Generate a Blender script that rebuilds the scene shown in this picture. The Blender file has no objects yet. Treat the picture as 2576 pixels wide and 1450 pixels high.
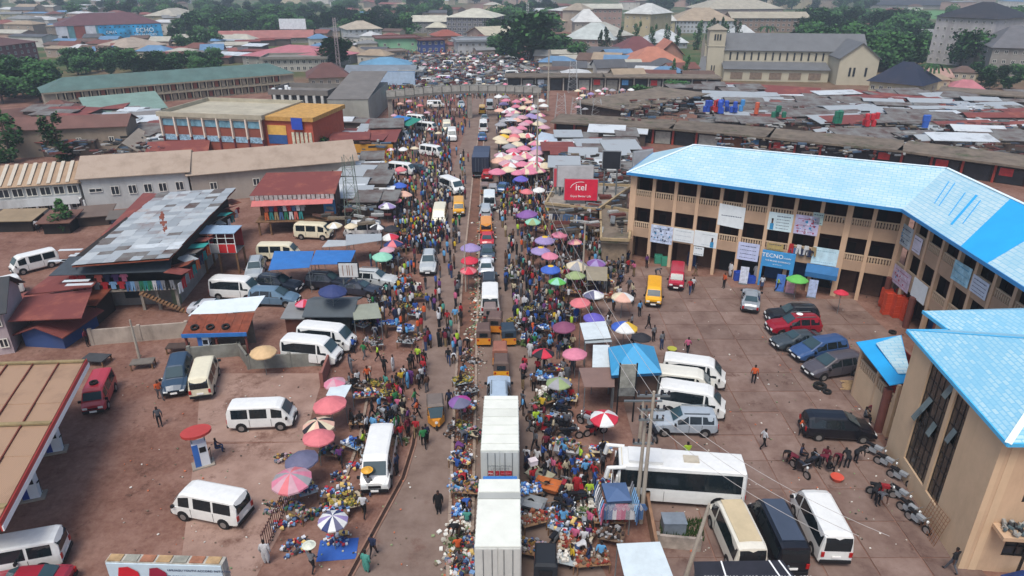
import bpy, math, random
import numpy as np
from mathutils import Vector, Matrix
R = random.Random(11)
rad = math.radians
SC = bpy.context.scene
COL = SC.collection
# ------------------------------------------------------------ camera, sky, sun, exposure
CAM_H = 30.0; CAM_T = 24.5; CAM_F = 1730.0 / 2576.0
cd = bpy.data.cameras.new('camera'); cam = bpy.data.objects.new('camera', cd); COL.objects.link(cam)
cd.sensor_width = 36; cd.lens = 36 * CAM_F; cd.clip_start = 0.5; cd.clip_end = 9000
cam.location = (0, 0, CAM_H); cam.rotation_euler = (rad(90 - CAM_T), 0, 0)
SC.camera = cam
W = bpy.data.worlds.new('World'); SC.world = W; W.use_nodes = True
nt = W.node_tree; nt.nodes.clear()
o_ = nt.nodes.new('ShaderNodeOutputWorld'); b_ = nt.nodes.new('ShaderNodeBackground'); s_ = nt.nodes.new('ShaderNodeTexSky')
s_.sky_type = 'NISHITA'; s_.sun_disc = False; s_.sun_elevation = rad(62); s_.sun_rotation = rad(200); s_.dust_density = 3.0; s_.air_density = 1.0; s_.ozone_density = 1.0
b_.inputs[1].default_value = 0.118
nt.links.new(s_.outputs[0], b_.inputs[0]); nt.links.new(b_.outputs[0], o_.inputs[0])
sl = bpy.data.lights.new('sun', 'SUN'); sl.energy = 1.75; sl.angle = rad(22); sl.color = (1.0, 0.96, 0.9)
so = bpy.data.objects.new('sun', sl); COL.objects.link(so)
so.rotation_euler = (rad(28), 0, rad(-20)); so.location = (0, 0, 200)
SC.view_settings.view_transform = 'Standard'; SC.view_settings.look = 'None'; SC.view_settings.gamma = 1
SC.view_settings.exposure = 0.6; SC.view_settings.use_curve_mapping = False
SC.cycles.max_bounces = 5; SC.cycles.volume_bounces = 0
# ------------------------------------------------------------ geometry of the place
CT, ST = math.cos(rad(CAM_T)), math.sin(rad(CAM_T))
def P(x, y, z=0.0):
    """survey helper: ground (or height z) position of a point measured in the photograph"""
    u = (x - 1288) / 1730.0; v = (y - 725) / 1730.0
    t = (z - CAM_H) / (-ST - v * CT)
    return Vector((u * t, (CT - v * ST) * t, z))
def Q(p):
    d = CAM_H - p[2]; zc = p[1] * CT + d * ST
    return (1288 + 1730 * p[0] / zc, 725 + 1730 * (d * CT - p[1] * ST) / zc, 1730 / zc)
def ht(xb, yb, yt):
    p = P(xb, yb); lo, hi = 0.0, 60.0
    for _ in range(30):
        m = (lo + hi) / 2
        if Q((p[0], p[1], m))[1] > yt: lo = m
        else: hi = m
    return lo
# ------------------------------------------------------------ materials
def lin(h):
    if not isinstance(h, str): return h
    h = h.lstrip('#'); c = [int(h[i:i + 2], 16) / 255 for i in (0, 2, 4)]
    return tuple(x / 12.92 if x <= 0.04045 else ((x + 0.055) / 1.055) ** 2.4 for x in c)
MC = {}
def mat(hexc, rough=0.8, var=0.14, scale=1.5, bump=0.0, metal=0.0, grime=0.0, bscale=12.0, coat=0.0, key=None):
    k = key or (hexc, rough, var, scale, bump, metal, grime, bscale, coat)
    if k in MC: return MC[k]
    m = bpy.data.materials.new('mat_' + str(len(MC))); m.use_nodes = True
    n = m.node_tree; N = n.nodes; L = n.links; bs = N['Principled BSDF']
    c = lin(hexc) if isinstance(hexc, str) else hexc
    bs.inputs['Roughness'].default_value = rough; bs.inputs['Metallic'].default_value = metal
    bs.inputs['Specular IOR Level'].default_value = 0.35 if rough > 0.5 else 0.5
    if coat: bs.inputs['Coat Weight'].default_value = coat; bs.inputs['Coat Roughness'].default_value = 0.12
    tc = N.new('ShaderNodeTexCoord')
    if var:
        nz = N.new('ShaderNodeTexNoise'); nz.inputs['Scale'].default_value = scale; nz.inputs['Detail'].default_value = 6; nz.inputs['Roughness'].default_value = 0.65
        L.new(tc.outputs['Object'], nz.inputs['Vector'])
        cr = N.new('ShaderNodeValToRGB'); cr.color_ramp.elements[0].position = 0.3; cr.color_ramp.elements[1].position = 0.7
        cr.color_ramp.elements[0].color = tuple(x * (1 - var * 1.6) for x in c) + (1,)
        cr.color_ramp.elements[1].color = tuple(min(1, x * (1 + var)) for x in c) + (1,)
        L.new(nz.outputs[0], cr.inputs[0]); out = cr.outputs[0]
        if grime:
            n2 = N.new('ShaderNodeTexNoise'); n2.inputs['Scale'].default_value = scale * 0.35; n2.inputs['Detail'].default_value = 8; n2.inputs['Roughness'].default_value = 0.75
            mp = N.new('ShaderNodeMapping'); mp.inputs['Scale'].default_value = (1, 1, 0.25); mp.inputs['Location'].default_value = (7, 3, 1)
            L.new(tc.outputs['Object'], mp.inputs[0]); L.new(mp.outputs[0], n2.inputs['Vector'])
            r2 = N.new('ShaderNodeValToRGB'); r2.color_ramp.elements[0].position = 0.48; r2.color_ramp.elements[1].position = 0.66
            r2.color_ramp.elements[0].color = (0, 0, 0, 1); r2.color_ramp.elements[1].color = (grime,) * 3 + (1,)
            L.new(n2.outputs[0], r2.inputs[0])
            mx = N.new('ShaderNodeMix'); mx.data_type = 'RGBA'; L.new(r2.outputs[0], mx.inputs[0]); L.new(out, mx.inputs[6]); mx.inputs[7].default_value = (0.085, 0.06, 0.045, 1); out = mx.outputs[2]
        L.new(out, bs.inputs['Base Color'])
    else:
        bs.inputs['Base Color'].default_value = tuple(c) + (1,)
    if bump:
        nb = N.new('ShaderNodeTexNoise'); nb.inputs['Scale'].default_value = bscale; nb.inputs['Detail'].default_value = 4
        L.new(tc.outputs['Object'], nb.inputs['Vector'])
        bp = N.new('ShaderNodeBump'); bp.inputs['Strength'].default_value = bump; L.new(nb.outputs[0], bp.inputs['Height']); L.new(bp.outputs[0], bs.inputs['Normal'])
    MC[k] = m; return m
def paint(h, rough=0.32): return mat(h, rough, 0.05, 2.5, coat=0.3)
def cloth(h): return mat(tuple(x * .8 for x in lin(h)), 0.85, 0.12, 6)
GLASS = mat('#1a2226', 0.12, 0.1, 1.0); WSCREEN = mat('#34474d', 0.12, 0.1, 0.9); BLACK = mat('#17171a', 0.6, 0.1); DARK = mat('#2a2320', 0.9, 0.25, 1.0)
TYRE = mat('#1d1c1c', 0.85, 0.1); RIM = mat('#9a9a98', 0.4, 0.1, metal=0.6); CHROME = mat('#b8babb', 0.3, 0.05, metal=0.8)
LAMPW = mat('#dfe4e2', 0.2, 0.03); LAMPR = mat('#a01515', 0.3, 0.05); PLATE = mat('#e8e8e4', 0.5, 0.03)
WOOD = mat('#7a5c42', 0.85, 0.25, 3); WOODP = mat('#a98c66', 0.85, 0.2, 3); STEEL = mat('#7f8789', 0.5, 0.15, metal=0.5); RUST = mat('#7a3f2c', 0.9, 0.25, 2, grime=0.3)
CONC = mat('#8f877c', 0.95, 0.18, 0.8, grime=0.55, bump=0.1); POLE = mat('#a39a8c', 0.95, 0.15, 1.5, grime=0.3)
SKIN = mat('#4a3026', 0.55, 0.08); SKINL = mat('#3b241c', 0.55, 0.08); HAIR = mat('#15110f', 0.9, 0.1)

def wavemat(hexc, hex2, sx, key, rough=0.5, metal=0.2, axis='X', patch=0.5, prof=0.4, pscale=0.35):
    """corrugated sheet metal: ribs as fine relief, patches of rust or other colour"""
    if key in MC: return MC[key]
    m = bpy.data.materials.new(key); m.use_nodes = True
    N = m.node_tree.nodes; L = m.node_tree.links; bs = N['Principled BSDF']
    bs.inputs['Roughness'].default_value = rough; bs.inputs['Metallic'].default_value = metal
    tc = N.new('ShaderNodeTexCoord'); wv = N.new('ShaderNodeTexWave'); wv.bands_direction = axis; wv.inputs['Scale'].default_value = sx
    wv.wave_profile = 'SIN'; L.new(tc.outputs['Object'], wv.inputs['Vector'])
    nz = N.new('ShaderNodeTexNoise'); nz.inputs['Scale'].default_value = pscale; nz.inputs['Detail'].default_value = 9; nz.inputs['Roughness'].default_value = 0.7
    L.new(tc.outputs['Object'], nz.inputs['Vector'])
    cr = N.new('ShaderNodeValToRGB'); cr.color_ramp.elements[0].position = patch - 0.1; cr.color_ramp.elements[1].position = patch + 0.12
    cr.color_ramp.elements[0].color = lin(hexc) + (1,); cr.color_ramp.elements[1].color = lin(hex2) + (1,)
    L.new(nz.outputs[0], cr.inputs[0]); L.new(cr.outputs[0], bs.inputs['Base Color'])
    bp = N.new('ShaderNodeBump'); bp.inputs['Strength'].default_value = prof; bp.inputs['Distance'].default_value = 0.03
    L.new(wv.outputs[0], bp.inputs['Height']); L.new(bp.outputs[0], bs.inputs['Normal'])
    MC[key] = m; return m
# ------------------------------------------------------------ mesh building
class MB:
    def __init__(s): s.v = []; s.f = []; s.m = []
    def add(s, vs, fs, mi=0):
        b = len(s.v); s.v += [tuple(v) for v in vs]
        for f in fs: s.f.append(tuple(b + i for i in f)); s.m.append(mi)
        return s
    def box(s, x0, x1, y0, y1, z0, z1, mi=0):
        return s.add([(x0, y0, z0), (x1, y0, z0), (x1, y1, z0), (x0, y1, z0), (x0, y0, z1), (x1, y0, z1), (x1, y1, z1), (x0, y1, z1)],
                     [(0, 3, 2, 1), (4, 5, 6, 7), (0, 1, 5, 4), (1, 2, 6, 5), (2, 3, 7, 6), (3, 0, 4, 7)], mi)
    def obox(s, c, sx, sy, sz, rz=0, mi=0, tilt=0):
        M4 = Matrix.Translation(c) @ Matrix.Rotation(rz, 4, 'Z') @ Matrix.Rotation(tilt, 4, 'X')
        vs = [M4 @ Vector((a * sx / 2, b * sy / 2, d * sz / 2)) for d in (-1, 1) for a, b in ((-1, -1), (1, -1), (1, 1), (-1, 1))]
        return s.add(vs, [(0, 3, 2, 1), (4, 5, 6, 7), (0, 1, 5, 4), (1, 2, 6, 5), (2, 3, 7, 6), (3, 0, 4, 7)], mi)
    def cyl(s, p, q, r0, r1=None, n=8, mi=0):
        r1 = r0 if r1 is None else r1; p = Vector(p); q = Vector(q); d = (q - p).normalized()
        a = d.orthogonal().normalized(); b = d.cross(a)
        vs = []
        for c, r in ((p, r0), (q, r1)):
            for i in range(n):
                t = 2 * math.pi * i / n; vs.append(c + a * (r * math.cos(t)) + b * (r * math.sin(t)))
        fs = [(i, (i + 1) % n, n + (i + 1) % n, n + i) for i in range(n)] + [tuple(range(n - 1, -1, -1)), tuple(range(n, 2 * n))]
        return s.add(vs, fs, mi)
    def slab(s, pts, th, mi=0, up=None):
        """flat polygon of any tilt with thickness th downwards (or along up)"""
        pts = [Vector(p) for p in pts]; n = len(pts); d = Vector((0, 0, -th)) if up is None else Vector(up) * th
        return s.add(pts + [p + d for p in pts], [tuple(range(n)), tuple(range(2 * n - 1, n - 1, -1))] + [(i, n + i, n + (i + 1) % n, (i + 1) % n) for i in range(n)], mi)
    def mesh(s, name, mats, smooth=False):
        me = bpy.data.meshes.new(name); me.from_pydata(s.v, [], s.f)
        for m in (mats if isinstance(mats, (list, tuple)) else [mats]): me.materials.append(m)
        if any(s.m): me.polygons.foreach_set('material_index', s.m)
        if smooth: me.polygons.foreach_set('use_smooth', [True] * len(s.f))
        me.update(); return me
    def build(s, name, mats, parent=None, loc=None, rz=0, smooth=False, kind=None, label=None):
        o = bpy.data.objects.new(name, s.mesh(name, mats, smooth)); COL.objects.link(o)
        if parent: o.parent = parent
        if loc is not None: o.location = loc
        o.rotation_euler = (0, 0, rz)
        if kind: o['kind'] = kind
        if label: o['label'] = label
        return o
ALL = []; LMK = []; AUTO = []
def tag(o, label, cat, group=None, short=None, kind=None):
    if label: o['label'] = label
    if cat: o['category'] = cat
    if group: o['group'] = group
    if kind: o['kind'] = kind
    ALL.append(o)
    if short: LMK.append((short, o.location.x, o.location.y))
    return o
def auto(o, desc, cat, group=None, pos=None):
    """label finished at the end: description + nearest landmark"""
    o['category'] = cat
    if group: o['group'] = group
    AUTO.append((o, desc, tuple(pos or o.location)[:2])); return o
def empty(name, loc, rz=0):
    o = bpy.data.objects.new(name, None); o.empty_display_size = 0.3; COL.objects.link(o); o.location = loc; o.rotation_euler = (0, 0, rz); return o
def inst(name, me, parent=None, loc=(0, 0, 0), rz=0, rot=None, label=None, sc=None):
    o = bpy.data.objects.new(name, me); COL.objects.link(o)
    if parent: o.parent = parent
    o.location = loc; o.rotation_euler = rot if rot else (0, 0, rz)
    if label: o['label'] = label
    if sc: o.scale = sc
    return o
def put(spec, name, loc, rz=0, sc=None):
    """spec: list of (part name, mesh, loc, rot, children)"""
    e = empty(name, loc, rz)
    if sc: e.scale = (sc, sc, sc)
    def rec(lst, par):
        for nm, me, l, r, kids in lst:
            rec(kids, inst(nm, me, par, l, rot=r))
    rec(spec, e); return e
def struct(o, label=None): o['kind'] = 'structure'; return o
TXT = {}
def text(s, size, m, name, parent, M4, align='CENTER', ex=0.006):
    k = (s, size, align, m.name)
    if k not in TXT:
        c = bpy.data.curves.new('t', 'FONT'); c.body = s; c.size = size; c.align_x = align; c.align_y = 'CENTER'; c.extrude = ex; c.resolution_u = 2
        t = bpy.data.objects.new('t', c); COL.objects.link(t); dg = bpy.context.evaluated_depsgraph_get()
        me = bpy.data.meshes.new_from_object(t.evaluated_get(dg)); me.materials.clear(); me.materials.append(m)
        bpy.data.objects.remove(t); TXT[k] = me
    o = bpy.data.objects.new(name, TXT[k]); COL.objects.link(o); o.parent = parent; o.matrix_local = M4; return o
def wallM(x, y, z, rz=0):
    """matrix placing a text upright, facing local -Y after rz"""
    return Matrix.Translation((x, y, z)) @ Matrix.Rotation(rz, 4, 'Z') @ Matrix.Rotation(rad(90), 4, 'X')

# ------------------------------------------------------------ ground
def groundmat():
    m = bpy.data.materials.new('earth'); m.use_nodes = True; N = m.node_tree.nodes; L = m.node_tree.links; bs = N['Principled BSDF']
    bs.inputs['Roughness'].default_value = 0.95; bs.inputs['Specular IOR Level'].default_value = 0.15
    tc = N.new('ShaderNodeTexCoord')
    def noise(sc, det=8, ro=0.65, off=0):
        n = N.new('ShaderNodeTexNoise'); n.inputs['Scale'].default_value = sc; n.inputs['Detail'].default_value = det; n.inputs['Roughness'].default_value = ro
        mp = N.new('ShaderNodeMapping'); mp.inputs['Location'].default_value = (off, off * 2, 0); L.new(tc.outputs['Object'], mp.inputs[0]); L.new(mp.outputs[0], n.inputs['Vector']); return n.outputs[0]
    def ramp(inp, stops):
        r = N.new('ShaderNodeValToRGB'); L.new(inp, r.inputs[0])
        while len(r.color_ramp.elements) < len(stops): r.color_ramp.elements.new(0.5)
        for e, (p, c) in zip(r.color_ramp.elements, stops): e.position = p; e.color = (lin(c) if isinstance(c, str) else c) + (1,)
        return r.outputs[0]
    def mix(f, a, b):
        x = N.new('ShaderNodeMix'); x.data_type = 'RGBA'
        if isinstance(f, float): x.inputs[0].default_value = f
        else: L.new(f, x.inputs[0])
        for i, s in ((6, a), (7, b)):
            if isinstance(s, tuple): x.inputs[i].default_value = s + (1,)
            else: L.new(s, x.inputs[i])
        return x.outputs[2]
    base = ramp(noise(0.22, 10, 0.7), [(0.3, '#553a30'), (0.46, '#725247'), (0.6, '#8b6d61'), (0.75, '#684a3f')])
    fine = ramp(noise(2.6, 8, 0.75, 5), [(0.32, '#4a3027'), (0.5, '#76584c'), (0.7, '#927769')])
    c1 = mix(0.4, base, fine)
    stain = ramp(noise(0.5, 10, 0.8, 9), [(0.56, (0., 0., 0.)), (0.66, (0.75, 0.75, 0.75))])
    c1 = mix(stain, c1, lin('#402a23'))
    # far from the road: grass and scrub between the yards
    grass = ramp(noise(0.05, 10, 0.7, 3), [(0.3, '#2f4628'), (0.48, '#43532f'), (0.56, '#625a41'), (0.7, '#6f5746')])
    sep = N.new('ShaderNodeSeparateXYZ'); L.new(tc.outputs['Object'], sep.inputs[0])
    mr = N.new('ShaderNodeMapRange'); mr.inputs[1].default_value = 190; mr.inputs[2].default_value = 250; L.new(sep.outputs[1], mr.inputs[0])
    ax = N.new('ShaderNodeMath'); ax.operation = 'ABSOLUTE'; L.new(sep.outputs[0], ax.inputs[0])
    mr2 = N.new('ShaderNodeMapRange'); mr2.inputs[1].default_value = 30; mr2.inputs[2].default_value = 60; L.new(ax.outputs[0], mr2.inputs[0])
    mu = N.new('ShaderNodeMath'); mu.operation = 'MULTIPLY'; L.new(mr.outputs[0], mu.inputs[0]); L.new(mr2.outputs[0], mu.inputs[1])
    c1 = mix(mu.outputs[0], c1, grass)
    L.new(c1, bs.inputs['Base Color'])
    bp = N.new('ShaderNodeBump'); bp.inputs['Strength'].default_value = 0.35; bp.inputs['Distance'].default_value = 0.1; L.new(noise(3.0, 8, 0.7, 2), bp.inputs['Height']); L.new(bp.outputs[0], bs.inputs['Normal'])
    return m
EARTH = groundmat()
gx = [-6000, -3000, -1500, -800, -400, -150, 0, 150, 400, 800, 1500, 3000, 6000]; gy = [-3000, -500, 0, 100, 300, 600, 900, 1200, 1500, 2000, 3000, 5000, 8000]
g = MB(); vs = []
for j, y in enumerate(gy):
    for i, x in enumerate(gx):
        h = max(0, (math.hypot(x, max(y, 0)) - 1100)) * 0.05; h = min(h, 120) * (0.8 + 0.4 * math.sin(x * 0.001 + 2) * math.cos(y * 0.0013))
        vs.append((x, y, h))
nx_ = len(gx)
g.add(vs, [(j * nx_ + i, j * nx_ + i + 1, (j + 1) * nx_ + i + 1, (j + 1) * nx_ + i) for j in range(len(gy) - 1) for i in range(nx_ - 1)])
struct(g.build('ground', EARTH))

def stainmat(name, cols, s1, s2, hexstain, th=0.58, rough=0.9):
    m = bpy.data.materials.new(name); m.use_nodes = True; N = m.node_tree.nodes; L = m.node_tree.links; bs = N['Principled BSDF']; bs.inputs['Roughness'].default_value = rough; bs.inputs['Specular IOR Level'].default_value = 0.2
    ge = N.new('ShaderNodeNewGeometry'); n1 = N.new('ShaderNodeTexNoise'); n1.inputs['Scale'].default_value = s1; n1.inputs['Detail'].default_value = 10; n1.inputs['Roughness'].default_value = 0.7
    n2 = N.new('ShaderNodeTexNoise'); n2.inputs['Scale'].default_value = s2; n2.inputs['Detail'].default_value = 10; n2.inputs['Roughness'].default_value = 0.75
    mp = N.new('ShaderNodeMapping'); mp.inputs['Location'].default_value = (31, 12, 0); L.new(ge.outputs['Position'], mp.inputs[0]); L.new(ge.outputs['Position'], n1.inputs['Vector']); L.new(mp.outputs[0], n2.inputs['Vector'])
    r = N.new('ShaderNodeValToRGB'); L.new(n1.outputs[0], r.inputs[0])
    while len(r.color_ramp.elements) < len(cols): r.color_ramp.elements.new(0.5)
    for i, (e, c) in enumerate(zip(r.color_ramp.elements, cols)): e.position = 0.3 + 0.4 * i / (len(cols) - 1); e.color = lin(c) + (1,)
    r2 = N.new('ShaderNodeValToRGB'); L.new(n2.outputs[0], r2.inputs[0]); r2.color_ramp.elements[0].position = th; r2.color_ramp.elements[1].position = th + 0.1
    r2.color_ramp.elements[1].color = (0.8, 0.8, 0.8, 1)
    mx = N.new('ShaderNodeMix'); mx.data_type = 'RGBA'; L.new(r2.outputs[0], mx.inputs[0]); L.new(r.outputs[0], mx.inputs[6]); mx.inputs[7].default_value = lin(hexstain) + (1,)
    oi = N.new('ShaderNodeObjectInfo'); mm = N.new('ShaderNodeMapRange'); mm.inputs[3].default_value = 0.86; mm.inputs[4].default_value = 1.12; L.new(oi.outputs['Random'], mm.inputs[0])
    m3 = N.new('ShaderNodeVectorMath'); m3.operation = 'SCALE'; L.new(mx.outputs[2], m3.inputs[0]); L.new(mm.outputs[0], m3.inputs['Scale'])
    L.new(m3.outputs[0], bs.inputs['Base Color'])
    bp = N.new('ShaderNodeBump'); bp.inputs['Strength'].default_value = 0.15; bp.inputs['Distance'].default_value = 0.05; L.new(n1.outputs[0], bp.inputs['Height']); L.new(bp.outputs[0], bs.inputs['Normal'])
    return m
ROADM = stainmat('road_asphalt', ['#69574e', '#7c6a60', '#88766c'], 0.5, 0.3, '#694d43')
SLABM = stainmat('slab_concrete', ['#5f4a43', '#766259', '#86736a'], 0.45, 0.4, '#4a2f26')
APRONM = stainmat('apron_concrete', ['#745b50', '#8b7266', '#9b8276'], 0.35, 0.25, '#573b31', 0.54)
KERBM = mat('#9b8a7c', 0.95, 0.2, 1.0, grime=0.5)
def ribbon(name, lft, rgt, z, m):
    b = MB(); n = len(lft); vs = [(p.x, p.y, z) for p in lft] + [(p.x, p.y, z) for p in rgt]
    b.add(vs, [(i, n + i, n + i + 1, i + 1) for i in range(n - 1)]); return struct(b.build(name, m))
medL = [P(1124, 1520), P(1129, 1362), P(1140, 1087), P(1152, 860), P(1163, 700), P(1178, 560), P(1190, 440), P(1205, 330), P(1215, 262), P(1225, 210), P(1232, 170)]
medR = [P(1183, 1520), P(1186, 1449), P(1194, 1087), P(1199, 860), P(1204, 700), P(1207, 560), P(1210, 440), P(1219, 330), P(1226, 262), P(1232, 210), P(1238, 170)]
westE = [P(850, 1520), P(885, 1440), P(1014, 1204), P(1052, 1040), P(1062, 860), P(1070, 700), P(1098, 560), P(1135, 440), P(1170, 330), P(1188, 262), P(1198, 210), P(1205, 170)]
eastE = [P(1560, 1520), P(1500, 1400), P(1425, 1100), P(1375, 860), P(1330, 700), P(1300, 560), P(1272, 440), P(1262, 330), P(1258, 262), P(1262, 210), P(1262, 170)]
ribbon('road_west', westE[:11], medL, 0.012, ROADM); ribbon('road_east', medR, eastE[:11], 0.012, ROADM)
ribbon('median_strip', medL, medR, 0.05, mat('#6e4e40', 0.95, 0.25, 0.8))
# kerb stones, one object each near the camera
kb = MB(); kb.box(-0.48, 0.48, -0.1, 0.1, 0, 0.16); KS = kb.mesh('kerb_stone', KERBM)
def path(pts, step):
    out = []; d0 = 0.0
    for a, b in zip(pts, pts[1:]):
        L = (b - a).length; d = d0
        while d < L:
            out.append((a + (b - a) * (d / L), math.atan2(b.y - a.y, b.x - a.x))); d += step
        d0 = d - L
    return out
for nm, pl in (('median_kerb', medL), ('median_kerb', medR)):
    e = empty(nm, pl[0]); e['kind'] = 'structure'; far = MB()
    for p, a in path(pl, 1.0):
        if p.y < 75: inst('kerb_stone', KS, e, p - pl[0], a + R.uniform(-0.03, 0.03))
        else:
            q = p - pl[0]; far.obox((q.x, q.y, 0.08), 0.97, 0.2, 0.16, a)
    far.build('kerb_far', KERBM, e)['kind'] = 'stuff'
# open drain along the west side
dr = MB()
for a, b in zip([P(840, 1520), P(881, 1449), P(1014, 1204), P(1040, 1120)], [P(881, 1449), P(1014, 1204), P(1040, 1120), P(1048, 1060)]):
    d = (b - a).normalized(); n = Vector((-d.y, d.x, 0))
    for o, w, z, mi in ((-0.16, 0.1, 0.07, 0), (0.16, 0.1, 0.07, 0), (0, 0.22, 0.018, 1)):
        c = [a + n * (o - w / 2), b + n * (o - w / 2), b + n * (o + w / 2), a + n * (o + w / 2)]
        dr.slab([Vector((q.x, q.y, z)) for q in reversed(c)], z - 0.001, mi)
struct(dr.build('road_drain', [mat('#8a6a5a', 0.95, 0.2), mat('#33221c', 0.9, 0.2)]))
pv = MB()
a, b = P(820, 1360), P(1048, 930)
# low pavement edge behind the umbrella row
e = empty('pavement_kerb', (0, 0, 0)); e['kind'] = 'structure'
for p, an in path([P(845, 1270), P(905, 1110), P(925, 1000), P(930, 930)], 1.0): inst('kerb_stone', KS, e, p, an)
# concrete slabs of the yard, joints 3 cm
lot = empty('parking_lot', (17.3, 45, 0)); lot['kind'] = 'structure'
sm = {}
for ix in range(-2, 8):
    for iy in range(-8, 9):
        x = 15.83 + ix * 2.91; y = 47.5 + iy * 2.84
        if x < 7.5 or x > 36 or y < 26 or y > 73.0: continue
        fy = 73.58 - (x - 13.5) * 0.5
        if y + 1.4 > fy: continue
        if y < 41 and x > 25.5: continue
        w, h = 2.83, 2.76
        k = (ix + iy * 3) % 4
        if k not in sm:
            q = MB(); jx, jy = R.uniform(-.02, .02), R.uniform(-.02, .02)
            q.box(-w / 2 + jx, w / 2, -h / 2 + jy, h / 2, -0.02, 0.03); sm[k] = q.mesh('concrete_slab', SLABM)
        inst('concrete_slab', sm[k], lot, (x - 17.3, y - 45, R.uniform(-0.006, 0.012)), 0, rot=(R.uniform(-.003, .003), R.uniform(-.003, .003), 0))
# petrol station apron (large pours)
ap = empty('forecourt', (-18, 38, 0)); ap['kind'] = 'structure'
for i, (quad) in enumerate([[(492, 1120), (772, 1113), (728, 1300), (640, 1460), (450, 1460)], [(505, 940), (815, 940), (764, 1112), (494, 1112)]]):
    b = MB(); pts = [P(*q) - Vector((-18, 38, 0)) for q in quad]
    b.slab([Vector((p.x, p.y, 0.012)) for p in reversed(pts)], 0.01); b.build('concrete_apron', APRONM, ap)
HAZE = 0.00036
# ============================================================ BUILDINGS
# ---- the L-shaped plaza: two wings, three storeys, blue tile-sheet roof
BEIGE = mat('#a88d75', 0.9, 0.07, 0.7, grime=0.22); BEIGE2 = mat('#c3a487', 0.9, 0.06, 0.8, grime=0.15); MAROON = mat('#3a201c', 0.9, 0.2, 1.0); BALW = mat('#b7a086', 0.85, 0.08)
def tileroof(key, c1, c2, c3, bw=.8):
    m = bpy.data.materials.new(key); m.use_nodes = True; N = m.node_tree.nodes; L = m.node_tree.links; bs = N['Principled BSDF']
    bs.inputs['Roughness'].default_value = 0.6; bs.inputs['Metallic'].default_value = 0.0
    uv = N.new('ShaderNodeUVMap'); br = N.new('ShaderNodeTexBrick'); br.offset = 0.5
    br.inputs['Scale'].default_value = 1.0; br.inputs['Brick Width'].default_value = bw; br.inputs['Row Height'].default_value = bw / 2; br.inputs['Mortar Size'].default_value = 0.05; br.inputs['Mortar Smooth'].default_value = 0.7
    br.inputs['Color1'].default_value = lin(c1) + (1,); br.inputs['Color2'].default_value = lin(c2) + (1,); br.inputs['Mortar'].default_value = lin(c3) + (1,); br.inputs['Bias'].default_value = 0.1
    L.new(uv.outputs[0], br.inputs['Vector'])
    nz = N.new('ShaderNodeTexNoise'); nz.inputs['Scale'].default_value = 0.25; nz.inputs['Detail'].default_value = 7; L.new(uv.outputs[0], nz.inputs['Vector'])
    cr = N.new('ShaderNodeValToRGB'); cr.color_ramp.elements[0].position = 0.42; cr.color_ramp.elements[1].position = 0.7; L.new(nz.outputs[0], cr.inputs[0])
    cr.color_ramp.elements[0].color = (0, 0, 0, 1); cr.color_ramp.elements[1].color = (0.6, 0.6, 0.6, 1)
    mx = N.new('ShaderNodeMix'); mx.data_type = 'RGBA'; L.new(cr.outputs[0], mx.inputs[0]); L.new(br.outputs[0], mx.inputs[6]); mx.inputs[7].default_value = lin(c3) + (1,); L.new(mx.outputs[2], bs.inputs['Base Color'])
    wv = N.new('ShaderNodeTexWave'); wv.bands_direction = 'Y'; wv.wave_profile = 'SAW'; wv.inputs['Scale'].default_value = 0.9; L.new(uv.outputs[0], wv.inputs['Vector'])
    bp = N.new('ShaderNodeBump'); bp.inputs['Strength'].default_value = 0.5; bp.inputs['Distance'].default_value = 0.05; L.new(wv.outputs[0], bp.inputs['Height']); L.new(bp.outputs[0], bs.inputs['Normal'])
    return m
ROOFB = tileroof('blue_tile_sheet', '#b6cbd0', '#a3c2cc', '#7fb2c8')
ROOFB2 = tileroof('blue_tile_sheet_deep', '#accbd2', '#84b9d0', '#74b0cc', .5)
ROOFDEEP = mat('#27a0dc', 0.4, 0.06, 0.6); FASC = mat('#2f7fb8', 0.5, 0.06); FASCL = mat('#4fb4e2', 0.4, 0.06)
def uvface(me, poly, ax_u, ax_v, org):
    uv = me.uv_layers.active or me.uv_layers.new()
    for li in poly.loop_indices:
        p = me.vertices[me.loops[li].vertex_index].co - org
        uv.data[li].uv = (p.dot(ax_u), p.dot(ax_v))
def roofplane(name, pts, mats, parent, th=0.12, mi=0):
    """one plane of a pitched roof; u runs along the first edge (the eave)"""
    b = MB(); b.slab(pts, th, mi); me = b.mesh(name, mats); p = [Vector(q) for q in pts]
    u = (p[1] - p[0]).normalized(); n = u.cross(p[2] - p[1]).normalized(); v = n.cross(u)
    for po in me.polygons: uvface(me, po, u, v, p[0])
    return inst(name, me, parent)
A0 = Vector((13.54, 73.58, 0)); dW = Vector((37.16 - 13.54, 61.72 - 73.58, 0)).normalized(); nW = Vector((-dW.y, dW.x, 0))
PL = empty('plaza_building', A0)
tag(PL, 'three storey beige plaza of two wings with balustraded galleries and pale blue roof', 'building', short='the blue roofed plaza')
LMK.append(('the gallery pillars', 22, 70)); LMK.append(('the inner corner of the plaza', 36, 62))
bal = MB(); bal.add([(-.05, -.05, 0), (.05, -.05, 0), (.05, .05, 0), (-.05, .05, 0), (-.075, -.075, .25), (.075, -.075, .25), (.075, .075, .25), (-.075, .075, .25), (-.05, -.05, .6), (.05, -.05, .6), (.05, .05, .6), (-.05, .05, .6)],
    [(0, 1, 5, 4), (1, 2, 6, 5), (2, 3, 7, 6), (3, 0, 4, 7), (4, 5, 9, 8), (5, 6, 10, 9), (6, 7, 11, 10), (7, 4, 8, 11)])
BALM = bal.mesh('baluster', BALW)
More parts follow.
